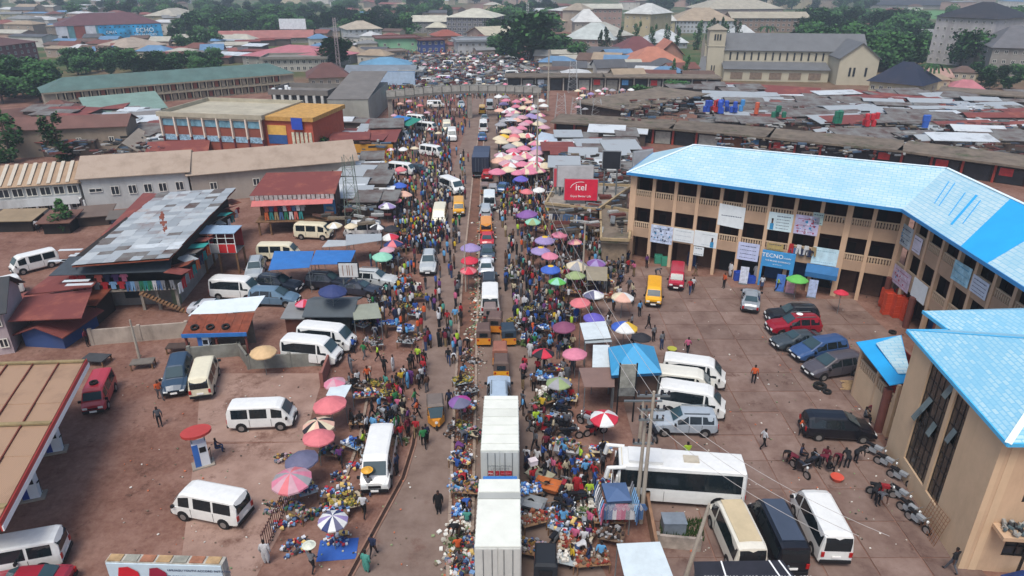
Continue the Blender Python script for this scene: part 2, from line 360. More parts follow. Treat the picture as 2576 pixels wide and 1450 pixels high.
def wing(wname, org, d, cols, zs, label, depth=9.0, sides='both'):
    """galleried wing in a frame: x along d from org, y = back into the building"""
    w = empty(wname, org - A0, math.atan2(d.y, d.x)); w.parent = PL
    return w
# NB: sub-assemblies are parts of the plaza (thing > part > sub-part): geometry is baked in plaza space
def fr(org, d):
    n = Vector((-d.y, d.x, 0)); o = org - A0
    return lambda x, y, z: o + d * x + n * y + Vector((0, 0, z))
def fbox(f, x0, x1, y0, y1, z0, z1, mi=0, b=None):
    b = b or MB(); b.add([f(x0, y0, z0), f(x1, y0, z0), f(x1, y1, z0), f(x0, y1, z0), f(x0, y0, z1), f(x1, y0, z1), f(x1, y1, z1), f(x0, y1, z1)],
          [(0, 3, 2, 1), (4, 5, 6, 7), (0, 1, 5, 4), (1, 2, 6, 5), (2, 3, 7, 6), (3, 0, 4, 7)], mi); return b
f1 = fr(A0, dW); d2 = Vector((-0.0362, -0.99934, 0)); I0 = Vector((37.16, 61.72, 0)); f2 = fr(I0, d2)
colx1 = [0.0, 2.2, 4.62, 7.0, 9.42, 11.8, 14.25, 16.75, 19.2, 21.7, 23.85, 26.3]
colx2 = [0.0, 2.05, 4.3, 6.75, 9.25, 11.7, 14.1, 16.5, 18.9, 21.3]
FLO = [(0.0, 3.05), (4.1, 6.45), (7.75, 10.0)]
SHUT = mat('#5a4236', 0.85, 0.2); SHUTB = mat('#2c4f7d', 0.7, 0.15)
for wi, (f, cx, dep) in enumerate(((f1, colx1, 9.0), (f2, colx2, 9.0))):
    x1 = cx[-1]
    # floor edges / solid bands
    fbox(f, -0.1, x1 + (0.1 if wi else 0.0), 0, 0.22, 3.05, 4.1).build('floor_band', BEIGE, PL)
    fbox(f, -0.1, x1 + (0.1 if wi else 0.0), 0, 0.22, 6.45, 7.75).build('floor_band', BEIGE, PL)
    fbox(f, -0.1, x1 + (0.1 if wi else 0.0), 0, 0.3, 10.0, 10.4).build('eaves_beam', BEIGE, PL)
    for z in (3.3, 6.9):
        fbox(f, 0, x1, 0.24, 1.9, z - 0.12, z + 0.03).build('gallery_floor', CONC, PL)
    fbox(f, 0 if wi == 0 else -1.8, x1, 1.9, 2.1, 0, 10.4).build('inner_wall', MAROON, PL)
    for i, x in enumerate(cx):
        wd = 0.22 if not (wi == 0 and i in (0, 9)) else 0.34
        fbox(f, x - wd, x + wd * 0.6, -0.06, 0.3, 0, 10.0).build('column', BEIGE2, PL)
    for i in range(len(cx) - 1):
        a, b = cx[i] + 0.15, cx[i + 1] - 0.23
        for k, (zf, zt) in enumerate(FLO):
            if k:
                r = fbox(f, a, b, 0.03, 0.17, zf + 0.58, zf + 0.70).build('balustrade', BALW, PL)
                n = 8
                for j in range(n):
                    q = MB(); o = inst('baluster', BALM, r, f(a + (b - a) * (j + 0.5) / n, 0.1, zf))
            else:
                mm = [SHUT, SHUT, SHUTB, BLACK][R.randrange(4)]
                fbox(f, a + 0.2, b - 0.2, 1.82, 1.9, 0.05, 2.5).build('shop_front', mm, PL)
            # door and window in the dark back wall
            if k:
                fbox(f, a + 0.2, a + 0.95, 1.84, 1.9, zf - 0.7, zf + 1.3).build('door', mat('#241512', 0.8, 0.2), PL)
    # body of rooms behind
    fbox(f, -0.2 if wi == 0 else -1.9, x1, 2.1, dep, 0, 10.4).build('rear_block', BEIGE, PL)
# end wall on the left of wing one and the small stair recess
fbox(f1, -0.5, -0.22, -0.02, 9.0, 0, 10.4).build('end_wall', BEIGE2, PL)
for z in (0.0,): fbox(f1, -0.2, 0.3, -0.9, -0.6, 0, 3.0).build('buttress', BEIGE2, PL)
# round pillars under wing two (maroon)
for s in (0.2, 4.8, 9.2):
    p = f2(s, -0.25, 0); b = MB(); b.cyl((p.x, p.y, 0), (p.x, p.y, 3.1), 0.28, n=14); b.build('round_pillar', mat('#6b4038', 0.7, 0.12), PL, smooth=False)
# roof: eaves at 10.4, ridge 12.7
def zp(f, x, y, z): return f(x, y, z)
ov = 0.75; ze = 10.42; zr = 13.0; yr = 4.4; ye = 9.4
cE = f1(26.37, 0, ze) ; # inner corner eave
e_in = Vector((35.75, 60.35, ze)) - A0
e_l = f1(-0.8, -ov, ze); e_bl = f1(-0.8, ye, ze); r_l = f1(5.0, yr, zr)
far_c = f1(31.3, ye, ze)                       # outer corner of the L
r_c = Vector((42.0, 65.3, zr)) - A0
far_c = Vector((46.8, 67.5, ze)) - A0
w2e = f2(25, 0, ze); e2 = Vector((35.0, 36.0, ze)) - A0; r2 = Vector((41.2, 36.0, zr)) - A0; b2 = Vector((46.3, 36.0, ze)) - A0
roofplane('roof', [e_l, e_in, r_c, r_l], [ROOFB], PL)
roofplane('roof', [e_in, e2, r2, r_c], [ROOFB], PL)
roofplane('roof', [e_bl, e_l, r_l], [ROOFB], PL)
roofplane('roof', [far_c, e_bl, r_l, r_c], [ROOFB], PL)
roofplane('roof', [b2, far_c, r_c, r2], [ROOFB], PL)
def strip(a, b, w, name, m, z0=0.0, h=0.22):
    d = (b - a).normalized(); n = Vector((-d.y, d.x, 0)); q = MB()
    q.add([a + n * w / 2 + Vector((0, 0, z0)), a - n * w / 2 + Vector((0, 0, z0)), b - n * w / 2 + Vector((0, 0, z0)), b + n * w / 2 + Vector((0, 0, z0)),
           a + n * w / 2 + Vector((0, 0, z0 + h)), a - n * w / 2 + Vector((0, 0, z0 + h)), b - n * w / 2 + Vector((0, 0, z0 + h)), b + n * w / 2 + Vector((0, 0, z0 + h))],
          [(0, 3, 2, 1), (4, 5, 6, 7), (0, 1, 5, 4), (1, 2, 6, 5), (2, 3, 7, 6), (3, 0, 4, 7)]); return q.build(name, m, PL)
for a, b in ((e_l, e_in), (e_in, e2), (e_bl, e_l)): strip(a, b, 0.09, 'fascia', FASC, -0.26, 0.3)
RIDGE = mat('#dfeef2', 0.4, 0.05)
for a, b in ((r_l, r_c), (r_c, r2), (e_l, r_l)): strip(a, b, 0.3, 'ridge_cap', RIDGE, 0.0, 0.05)
# darker blue replacement sheets on wing two
def onroof2(s, t, lift=0.02):   # s metres from inner corner along wing two eave, t 0..1 up the slope
    a = e_in + (e2 - e_in) * (s / (e2 - e_in).length); q = r_c + (r2 - r_c) * (s / (e2 - e_in).length)
    return a + (q - a) * t + Vector((0, 0, lift))
def sheet2(s0, s1, t0, t1, s0b=None, s1b=None):
    s0b = s0 if s0b is None else s0b; s1b = s1 if s1b is None else s1b
    b = MB(); b.slab([onroof2(s0, t0), onroof2(s1, t0), onroof2(s1b, t1), onroof2(s0b, t1)], 0.015); b.build('roof_sheet', ROOFDEEP, PL)
sheet2(9.5, 13.0, 0, 1.0, 8.2, 13.0)
for s, t0, t1, w in ((2.6, .35, .8, .12), (3.3, .35, .82, .12), (5.2, .3, .75, .12), (6.3, .2, .8, .28), (7.2, .3, .75, .12)): sheet2(s, s + w, t0, t1, s - 1.0, s - 1.0 + w)
# banners and signs on the galleries
BANW = mat('#d3dadb', 0.7, 0.06, 2.0); BANB = mat('#7fb6d2', 0.7, 0.12, 2); INK = mat('#34405c', 0.7, 0.05); INKR = mat('#9a3a52', 0.7, 0.05); WHT = mat('#e6e8e6', 0.6, 0.03)
def banner(f, x0, x1, z0, z1, label, m, lines=3, inkm=None, skew=0.0, y=-0.09, txt=None, face=None, pic=False, cat='banner', short=None, dense=0):
    th = 0.03; p0 = f(x0, y, z0) + A0
    b = MB(); o = empty('banner', p0)
    def g(x, z, yy): return f(x, yy, z) + A0 - p0
    b.add([g(x0, z0 + skew, y), g(x1, z0 - skew, y), g(x1, z1 - skew, y), g(x0, z1 + skew, y), g(x0, z0 + skew, y + th), g(x1, z0 - skew, y + th), g(x1, z1 - skew, y + th), g(x0, z1 + skew, y + th)],
          [(0, 1, 2, 3), (7, 6, 5, 4), (0, 4, 5, 1), (1, 5, 6, 2), (2, 6, 7, 3), (3, 7, 4, 0)])
    b.build('sheet', m, o)
    ink = inkm or INK
    pr = MB(); rr = random.Random(int(x0 * 97 + z0 * 13)); W_ = x1 - x0; H_ = z1 - z0
    def dash(xa, xb, za, zb, mi=0): pr.add([g(xa, za, y - 0.012), g(xb, za, y - 0.012), g(xb, zb, y - 0.012), g(xa, zb, y - 0.012)], [(0, 1, 2, 3)], mi)
    xs = x0 + (0.35 * W_ if face else 0.12 * W_)
    for i in range(lines):
        zc = z1 - H_ * (0.2 + 0.65 * i / max(1, lines - 1)) if lines > 1 else (z0 + z1) / 2
        x = xs
        while x < x1 - 0.14 * W_:
            l = rr.uniform(0.05, 0.16); dash(x, min(x + l, x1 - 0.1 * W_), zc - 0.03, zc + 0.03 * (2 if i == 0 else 1)); x += l + 0.05
    for i in range(dense):
        xa = rr.uniform(x0 + 0.05, x1 - 0.3); za = rr.uniform(z0 + 0.05, z1 - 0.25); dash(xa, xa + rr.uniform(.08, .25), za, za + rr.uniform(.08, .25), rr.choice((0, 1, 2)))
    if face:
        cx = x0 + 0.18 * W_ if face == 1 else x0 + 0.8 * W_
        dash(cx - 0.18, cx + 0.18, z0 + 0.05, z0 + 0.38 * H_, 1); dash(cx - 0.09, cx + 0.09, z0 + 0.38 * H_, z0 + 0.58 * H_, 3)
        dash(cx - 0.1, cx + 0.1, z0 + 0.58 * H_, z0 + 0.66 * H_, 4)
    if pr.v: pr.build('print', [ink, mat('#2f86b4', .7, .1), mat('#c9d3dd', .7, .1), SKIN, HAIR], o)['kind'] = 'stuff'
    tag(o, label, cat, 'banners tied to the plaza galleries'); return o
banner(f1, 2.25, 4.7, 2.7, 4.75, 'blue and white printed banner hung below the leftmost first floor arch', mat('#b9c6dc', .7, .3, 3), 2, dense=26)
banner(f1, 4.75, 7.0, 3.25, 4.75, 'blank white banner left of the banner with two faces', BANW, 3, mat('#a9b4bc', .7, .05))
banner(f1, 7.05, 9.5, 3.1, 4.85, 'white banner with two small dark faces above the shops', BANW, 2, mat('#a9b4bc', .7, .05), face=2)
banner(f1, 7.15, 8.25, 2.0, 3.0, 'small white sign hung under the banner with two faces', BANW, 2)
banner(f1, 9.3, 11.95, 5.75, 8.1, 'large white banner with blue grey line hung from the second floor', BANW, 1, skew=0.08)
banner(f1, 11.75, 13.9, 2.35, 4.3, 'pale lilac lettered banner left of the blue phone shop sign', mat('#b7bfdc', .7, .12), 4)
banner(f1, 14.3, 16.65, 6.1, 8.0, 'white notice banner with man in blue at its lower left', mat('#c3d6da', .7, .1), 5, face=1)
banner(f1, 16.85, 19.1, 6.1, 8.1, 'lilac banner crowded with small print beside a grey poster', mat('#b9b4d0', .7, .2), 3, INKR, dense=30)
banner(f1, 18.4, 19.4, 7.3, 8.55, 'small grey green poster overlapping the lilac banner', mat('#a3b8b4', .7, .2), 2)
banner(f1, 19.0, 21.4, 3.2, 5.0, 'white banner with pale blue foot above the blue awning', mat('#bcd9e4', .7, .15), 2, mat('#8fb4c4', .7, .05))
banner(f1, 14.6, 16.2, 3.95, 4.7, 'small ochre banner tied on the first floor balustrade', mat('#a8925c', .8, .2), 2)
banner(f2, -0.6, 1.9, 6.6, 8.6, 'grey white banner on the inner corner of the second floor', mat('#a9b6bc', .7, .25), 4, dense=8)
banner(f2, 2.3, 3.7, 6.8, 8.3, 'white and mauve banner right of the inner corner banner', mat('#d2cfdc', .7, .15), 2)
banner(f2, 0.2, 3.4, 2.8, 4.6, 'lilac campaign banner with dark portrait below the inner corner', mat('#b8a9bc', .7, .25), 3, INKR, dense=14)
banner(f2, 3.9, 6.3, 3.0, 4.8, 'plain white banner on the first floor of the right wing', BANW, 0)
banner(f2, 8.9, 11.3, 6.9, 8.6, 'pale blue banner with wavy stripes on the right wing', mat('#9cc8d6', .7, .3, 1.5), 3, mat('#2f8fb4', .7, .05), skew=-.05)
banner(f2, 11.6, 13.7, 7.0, 8.4, 'white lettered banner rightmost on the second floor', mat('#c6cfdc', .7, .1), 4)
# blue phone shop sign with portal
def fpos(f, x, y, z): return f(x, y, z) + A0
sg = empty('shop_sign', fpos(f1, 14.3, -0.5, 0), math.atan2(dW.y, dW.x))
SB = mat('#3f8fc8', .6, .1)
q = MB(); q.box(0, 3.25, -.08, .08, 2.25, 4.0); q.build('sign_board', SB, sg)
q = MB(); q.box(2.9, 3.25, -.08, .08, 0, 2.25); q.build('side_post', SB, sg)
q = MB(); q.box(0, .2, -.08, .08, 0, 2.25); q.build('side_post', SB, sg)
text('TECNO', .62, WHT, 'lettering', sg, wallM(1.05, -.1, 3.5)); text('mobile', .26, WHT, 'lettering', sg, wallM(2.5, -.1, 3.42))
text('THE BRAND EXPERIENCE', .22, WHT, 'lettering', sg, wallM(1.62, -.1, 2.95)); text('we care for you', .14, WHT, 'lettering', sg, wallM(1.62, -.1, 2.6))
tag(sg, 'blue phone shop sign with white lettering over the shop doorway', 'sign', short='the blue phone sign')
aw = empty('awning', fpos(f1, 18.7, -0.1, 2.6), math.atan2(dW.y, dW.x))
q = MB(); q.slab([(0, -1.0, 0.0), (3.0, -1.0, 0.0), (3.0, 0, .55), (0, 0, .55)], .05); q.build('canvas', mat('#2d6596', .7, .1), aw); q = MB(); q.box(0, 3, -1.02, -.98, -.5, 0); q.build('valance', mat('#2d6596', .7, .1), aw)
tag(aw, 'dark blue shop awning right of the hanging shirts', 'awning')
for i, (x, lab, c) in enumerate(((12.9, 'white roll-up stand left of the blue phone sign', '#c9d0de'), (16.6, 'blue and white roll-up stand in front of the blue phone sign', '#4d79c4'), (17.6, 'pink roll-up stand left of the green umbrella', '#c99aa8'), (19.7, 'tall white and blue roll-up stand under the blue awning', '#aebfe0'))):
    e = empty('rollup_stand', fpos(f1, x, -1.5 if i else -1.1, 0), math.atan2(dW.y, dW.x) + R.uniform(-.2, .2))
    q = MB(); q.box(-.42, .42, -.015, .015, .12, 2.0); q.build('panel', mat(c, .6, .25, 3), e); q = MB(); q.box(-.45, .45, -.12, .12, 0, .1); q.build('foot', STEEL, e)
    tag(e, lab, 'sign', 'roll-up stands in front of the shops')
# ---- front right building
B0 = Vector((24.72, 28.25, 0)); B2E = empty('corner_building', B0)
tag(B2E, 'tall cream building with blue checked roof and two glazed stair bays at right edge', 'building', short='the cream corner building')
CRM = mat('#c7ab8b', 0.9, 0.06, 0.5, grime=0.2); CRM2 = mat('#bfa183', 0.9, 0.06, 0.5, grime=0.3)
d3 = Vector((25.65 - 24.72, 37.9 - 28.25, 0)).normalized(); n3 = Vector((d3.y, -d3.x, 0)) # to the right
def f3(x, y, z): return d3 * x + n3 * y + Vector((0, 0, z))
def b3(x0, x1, y0, y1, z0, z1, mi=0, b=None): return fbox(f3, x0, x1, y0, y1, z0, z1, mi, b)
# wall with two openings: windows s 3.1-4.6(slanted) and 5.1-8.2
for nm, a in (('wall', (0, 3.3, 0, .3, 0, 8.9)), ('wall', (4.8, 5.15, 0, .3, 0, 8.9)), ('wall', (7.95, 10.3, 0, .3, 0, 8.9)),
              ('wall', (3.3, 4.8, 0, .3, 0, 1.38)), ('wall', (5.15, 7.95, 0, .3, 0, 1.4)), ('wall', (3.3, 4.8, 0, .3, 8.5, 8.9)), ('wall', (5.15, 7.95, 0, .3, 8.6, 8.9))):
    b3(*a).build(nm, CRM, B2E)
b3(0, 10.3, 3.0, 3.2, 0, 8.9).build('inner_wall', DARK, B2E)
b3(0.3, 10.3, 11.9, 12.2, 0, 8.9).build('wall', CRM, B2E); b3(10.0, 10.3, .3, 12, 0, 8.9).build('wall', CRM, B2E)
PANE = mat('#4a4038', 0.15, 0.3, 0.8); PANEL = mat('#5d6a6c', 0.12, 0.2, 0.8); FRM = mat('#1c1a1a', .5, .1)
for (s0, s1, z0, z1, nx, nz) in ((3.3, 4.8, 1.38, 8.5, 3, 7), (5.15, 7.95, 1.4, 8.6, 5, 7)):
    wf = MB(); dx = (s1 - s0) / nx; dz = (z1 - z0) / nz
    for i in range(nx + 1): b3(s0 + i * dx - .03, s0 + i * dx + .03, .12, .2, z0, z1, 0, wf)
    for i in range(nz + 1): b3(s0, s1, .13, .19, z0 + i * dz - .03, z0 + i * dz + .03, 0, wf)
    win = wf.build('window', FRM, B2E)
    for i in range(nx):
        for j in range(nz):
            xa, xb, za, zb = s0 + i * dx + .035, s0 + (i + 1) * dx - .035, z0 + j * dz + .035, z0 + (j + 1) * dz - .035
            q = MB(); op = R.random() < 0.07
            if op:
                o = R.uniform(.1, .28)
                q.add([f3(xa, .16, za) - n3 * 0, f3(xb, .16, za), f3(xb, .16, zb), f3(xa, .16, zb)], [(0, 1, 2, 3)])
                q = MB(); q.slab([f3(xa, -.02 - o, za + .1), f3(xb, -.02 - o, za + .1), f3(xb, .12, zb), f3(xa, .12, zb)], .03)
                q.build('pane', PANEL, win)
            else: b3(xa, xb, .15, .17, za, zb, 0, q).build('pane', PANE, win)
# front wall (towards the camera) with windows and ledge
for a in ((0, .3, .3, 1.9, 0, 8.9), (0, .3, 3.3, 12.2, 0, 8.9), (0, .3, 1.9, 3.3, 0, 1.2), (0, .3, 1.9, 3.3, 2.5, 4.9), (0, .3, 1.9, 3.3, 6.1, 7.5)): b3(*a).build('wall', CRM2, B2E)
b3(0, .3, 1.9, 3.3, 8.3, 8.9).build('wall', CRM2, B2E)
for z0, z1 in ((1.2, 2.5), (4.9, 6.1), (7.5, 8.3)):
    w = MB(); b3(.1, .18, 1.9, 3.3, z0, z1, 0, w); wi_ = w.build('window', mat('#3c3a36', .2, .2), B2E)
    w = MB()
    for t in (1.93, 2.6, 3.27): b3(.02, .1, t - .035, t + .035, z0, z1, 0, w)
    for t in (z0 + .03, (z0 + z1) / 2, z1 - .03): b3(.03, .09, 1.9, 3.3, t - .03, t + .03, 0, w)
    w.build('frame', FRM, wi_)
b3(-1.1, 0, .9, 5.5, 3.2, 3.42).build('ledge', CRM2, B2E); b3(-.02, 0, .5, .9, 0, 8.9).build('pilaster', CRM, B2E)
q = MB()
for i in range(70): q.obox(f3(R.uniform(-1.0, -.1), R.uniform(1.1, 5.2), 3.5 + R.uniform(0, .25)), R.uniform(.1, .5), R.uniform(.06, .2), .12, R.uniform(0, 3), R.randrange(3), .2)
q.build('ledge_junk', [mat('#4f5f63', .6, .2), mat('#8f8f8a', .6, .2), mat('#2a2c30', .6, .2)], B2E)['kind'] = 'stuff'
gl = empty('metal_grille', B0 + Vector((-.45, 1.6, .03)), 0); q = MB()
for i in range(9): q.cyl((.35 * 0, i * .22, 0), (.42, i * .22, 2.0), .014, n=4); q.cyl((.42 * i / 8, 0, 2.0 * i / 8), (.42 * i / 8, 1.76, 2.0 * i / 8), .014, n=4)
q.build('grid', mat('#7a5238', .8, .15), gl); tag(gl, 'rusty wire grille leaning on the cream corner building', 'grille')
for i, (x, y, lab) in enumerate(((27.4, 27.3, 'blue tarpaulin heap at the foot of the corner building'), (28.6, 27.6, 'second blue tarpaulin heap behind the first at the corner building'))):
    q = MB(); q.add([(-.7, -.5, 0), (.7, -.5, 0), (.8, .5, 0), (-.6, .5, 0), (-.3, -.2, .7), (.4, -.1, .85), (.3, .3, .6)], [(3, 2, 1, 0), (0, 1, 5, 4), (1, 2, 6, 5), (2, 3, 6), (3, 0, 4), (3, 4, 6), (4, 5, 6)]); o = q.build('tarpaulin_heap', mat('#24407e', .6, .2), None, (x, y, .03)); tag(o, lab, 'tarpaulin')
# roof of front right building: hip rising to the right; eaves 9 m
eA = Vector((24.4, 27.6, 9)) - B0; eB = Vector((25.65, 39.5, 9)) - B0; eC = eB + Vector((13.6, 0, 0)); eD = eA + Vector((13.6, 0, 0))
rA = Vector((31.0, 33.2, 11.6)) - B0; rB = rA + Vector((3.0, 0, 0))
roofplane('roof', [eB, eA, rA], [ROOFB2], B2E, .1); roofplane('roof', [eA, eD, rB, rA], [ROOFB2], B2E, .1)
roofplane('roof', [eC, eB, rA, rB], [ROOFB2], B2E, .1); roofplane('roof', [eD, eC, rB], [ROOFB2], B2E, .1)
def strip3(a, b, w, name, m, par, z0=0.0, h=0.2):
    d = (b - a).normalized(); n = Vector((-d.y, d.x, 0)); q = MB(); u = Vector((0, 0, z0)); v = Vector((0, 0, z0 + h))
    q.add([a + n * w / 2 + u, a - n * w / 2 + u, b - n * w / 2 + u, b + n * w / 2 + u, a + n * w / 2 + v, a - n * w / 2 + v, b - n * w / 2 + v, b + n * w / 2 + v],
          [(0, 3, 2, 1), (4, 5, 6, 7), (0, 1, 5, 4), (1, 2, 6, 5), (2, 3, 7, 6), (3, 0, 4, 7)]); return q.build(name, m, par)
for a, b in ((eA, eB), (eA, eD), (eB, eC)): strip3(a, b, .1, 'gutter', FASCL, B2E, -.18, .22)
strip3(eA, rA, .32, 'ridge_cap', RIDGE, B2E, .01, .05); strip3(eB, rA, .1, 'ridge_cap', FASCL, B2E, .01, .05)
# roof behind it
B4 = Vector((28.5, 42.3, 0)); BB = empty('rear_block', B4); tag(BB, 'cream block with pale blue hipped roof behind the cream corner building', 'building')
q = MB(); q.box(.6, 12, -6.6, -.4, 0, 8.9); q.build('wall', CRM, BB)
gA = Vector((-.3, 0, 9)); gB = Vector((.1, -7.4, 9)); gC = gB + Vector((12.5, 0, 0)); gD = gA + Vector((12.5, 0.8, 0)); h1 = Vector((4.5, -3.6, 10.9)); h2 = Vector((9, -3.6, 10.9))
roofplane('roof', [gA, gB, h1], [ROOFB2], BB, .1); roofplane('roof', [gB, gC, h2, h1], [ROOFB2], BB, .1); roofplane('roof', [gD, gA, h1, h2], [ROOFB2], BB, .1); roofplane('roof', [gC, gD, h2], [ROOFB2], BB, .1)
strip3(gA, gB, .1, 'gutter', FASCL, BB, -.18, .22)
# small stair lobby with blue roof between
SL = Vector((26.6, 40.2, 0)); sv = empty('stair_lobby', SL); tag(sv, 'low stair lobby with skewed blue and white roof beside the cream corner building', 'building', short='the stair lobby')
q = MB(); q.box(0, .15, 0, 5.6, 0, 2.6); q.build('wall', CRM, sv); q = MB(); q.box(0, 3.0, 5.45, 5.6, 0, 4.2); q.build('wall', CRM, sv)
q = MB(); q.box(.15, 3, 0, .12, 0, 1.6); q.build('wall', CRM, sv); q = MB(); q.box(.15, 3, 1.2, 5.4, 1.2, 1.3); q.build('landing', mat('#7e2a25', .7, .1), sv)
q = MB(); q.box(2.9, 3.0, 0, 5.45, 1.3, 4.3); q.build('back_wall', mat('#7e2a25', .7, .1), sv)
for (y0, y1) in ((.2, 2.5), (2.9, 5.2)):
    q = MB(); q.box(0, .14, y0, y1, 3.25, 3.35); bl = q.build('balustrade', BALW, sv)
    for j in range(8): inst('baluster', BALM, bl, (.07, y0 + (y1 - y0) * (j + .5) / 8, 2.62))
for y in (.1, 2.7, 5.4): q = MB(); q.box(-.02, .2, y - .12, y + .12, 0, 4.3); q.build('column', CRM2, sv)
roofplane('roof', [(-.6, .1, 4.3), (1.0, .3, 4.45), (3.2, 6.2, 4.9), (-.25, 6.0, 4.4)], [ROOFDEEP], sv, .08)
roofplane('roof', [(.5, 1.2, 4.53), (1.3, 1.1, 4.6), (3.0, 6.0, 5.0), (.8, 5.2, 4.75)], [ROOFB], sv, .03)
# pillar (maroon) standing in front
q = MB(); q.cyl((0, 0, 0), (0, 0, 3.6), .3, n=14); o = q.build('round_pillar', mat('#6b4038', .7, .12), None, (26.4, 40.9, 0)); tag(o, 'maroon round pillar beside the black SUV near the stair lobby', 'pillar')

# ============================================================ generic houses
GUT = mat('#d8d5cc', .7, .05)
WINM = mat('#2b3036', .3, .25, 1.0); WINB = mat('#6d97a8', .25, .3, 1.0)
WF = {}; HW = {}
def tone(h, k=.76, d=.16):
    c = lin(h); m = sum(c) / 3; return tuple(round((x + (m - x) * d) * k, 3) for x in c)
def winmesh(w, h, fm, gm):
    k = (round(w, 1), round(h, 1), fm.name, gm.name)
    if k not in WF:
        q = MB(); q.box(-w / 2, w / 2, -.05, .02, -h / 2, h / 2, 1)
        for x in (-w / 2, 0, w / 2): q.box(x - .04, x + .04, -.09, -.05, -h / 2 - .04, h / 2 + .04, 0)
        for z in (-h / 2, h / 2): q.box(-w / 2 - .04, w / 2 + .04, -.1, -.05, z - .04, z + .04, 0)
        WF[k] = q.mesh('window', [fm, gm])
    return WF[k]
def house(name, label, L, Rr, top, depth, rise, roof, wallc, roofc, st=2, nw=6, ww=.9, wh=1.0, cat='building', ov=.5, short=None, nside=0, roofm=None, winm=None, frame='#d8d4c8', base=0.0, group=None, band=None, autod=None, skewtop=None):
    """house measured from the photograph: L,Rr base ends of the front wall, top = eave row at L"""
    a = P(*L); b = P(*Rr); h = ht(L[0], L[1], top) if isinstance(top, (int, float)) and top < 900 else top[0]
    d = b - a; W_ = d.length; rz = math.atan2(d.y, d.x)
    e = empty(name, a, rz)
    wm = mat(tone(wallc), .9, .08, .4, grime=.3); rm = roofm or mat(tone(roofc), .7, .14, .35, grime=.22)
    q = MB(); q.box(0, W_, 0, depth, base, h)
    if roof == 'gable': q.add([(0, 0, h), (0, depth, h), (0, depth / 2, h + rise)], [(0, 2, 1)]); q.add([(W_, 0, h), (W_, depth, h), (W_, depth / 2, h + rise)], [(0, 1, 2)])
    if roof == 'gablex': q.add([(0, 0, h), (W_, 0, h), (W_ / 2, 0, h + rise)], [(0, 1, 2)]); q.add([(0, depth, h), (W_, depth, h), (W_ / 2, depth, h + rise)], [(0, 2, 1)])
    q.build('wall', wm, e)
    q = MB(); x0, x1, y0, y1 = -ov, W_ + ov, -ov, depth + ov; z = h + .02
    if roof == 'hip':
        r = min(depth / 2 + ov, W_ * .45); q.add([(x0, y0, z), (x1, y0, z), (x1, y1, z), (x0, y1, z), (x0 + r, depth / 2, z + rise), (x1 - r, depth / 2, z + rise)], [(0, 1, 5, 4), (1, 2, 5), (2, 3, 4, 5), (3, 0, 4), (0, 3, 2, 1)])
    elif roof == 'gable': q.slab([(x0, y0, z), (x1, y0, z), (x1, depth / 2, z + rise), (x0, depth / 2, z + rise)], .1); q.slab([(x1, y1, z), (x0, y1, z), (x0, depth / 2, z + rise), (x1, depth / 2, z + rise)], .1)
    elif roof == 'gablex': q.slab([(x0, y1, z), (x0, y0, z), (W_ / 2, y0, z + rise), (W_ / 2, y1, z + rise)], .1); q.slab([(x1, y0, z), (x1, y1, z), (W_ / 2, y1, z + rise), (W_ / 2, y0, z + rise)], .1)
    elif roof == 'shed': q.slab([(x0, y0, z), (x1, y0, z), (x1, y1, z + rise), (x0, y1, z + rise)], .1)
    else: q.box(x0, x1, y0, y1, z, z + .12); 
    q.build('roof', rm, e)
    if roof == 'flat' and rise:
        q = MB(); q.box(x0, x1, y0, y0 + .2, z + .12, z + rise); q.box(x0, x0 + .2, y0 + .2, y1 - .2, z + .12, z + rise); q.box(x1 - .2, x1, y0 + .2, y1 - .2, z + .12, z + rise); q.box(x0, x1, y1 - .2, y1, z + .12, z + rise); q.build('parapet', rm, e)
    if nw:
        fm = mat(frame, .7, .05); gm = winm or WINM; hh = h / st; wh_ = min(wh, hh * .62)
        me = winmesh(min(ww, W_ / nw * .75), wh_, fm, gm)
        for s in range(st):
            for i in range(nw): inst('window', me, e, (W_ * (i + .5) / nw, -.02, base + hh * (s + .55)))
            for i in range(nside):
                inst('window', me, e, (-.02, depth * (i + .5) / nside, hh * (s + .55)), -math.pi / 2); inst('window', me, e, (W_ + .02, depth * (i + .5) / nside, hh * (s + .55)), math.pi / 2)
    if band: q = MB(); q.box(-.06, W_ + .06, -.06, 0, h * band[0], h * band[1]); q.build('painted_band', mat(band[2], .8, .1), e)
    if autod: auto(e, autod, cat, group)
    else: tag(e, label, cat, group, short)
    HW[e.name] = (W_, h)
    return e
# ============================================================ LEFT SIDE
TIN = wavemat('#a3a9ab', '#7d6358', 2.2, 'tin_grey', patch=.66, pscale=.5); TINR = wavemat('#6e3530', '#8f5140', 2.2, 'tin_rust', rough=.8, metal=0, patch=.6)
TINB = wavemat('#d0d5d5', '#8f8f8d', 2.2, 'tin_bright', rough=.35, patch=.6); TIND = wavemat('#6f6f6c', '#4d3a33', 2.2, 'tin_dull', rough=.8, metal=0, patch=.5)
TAN = wavemat('#9c8b7b', '#897868', 1.6, 'roof_tan', rough=.7, metal=0, patch=.55); TANB = wavemat('#9f866c', '#876f58', 1.6, 'roof_buff', rough=.7, metal=0, patch=.55)
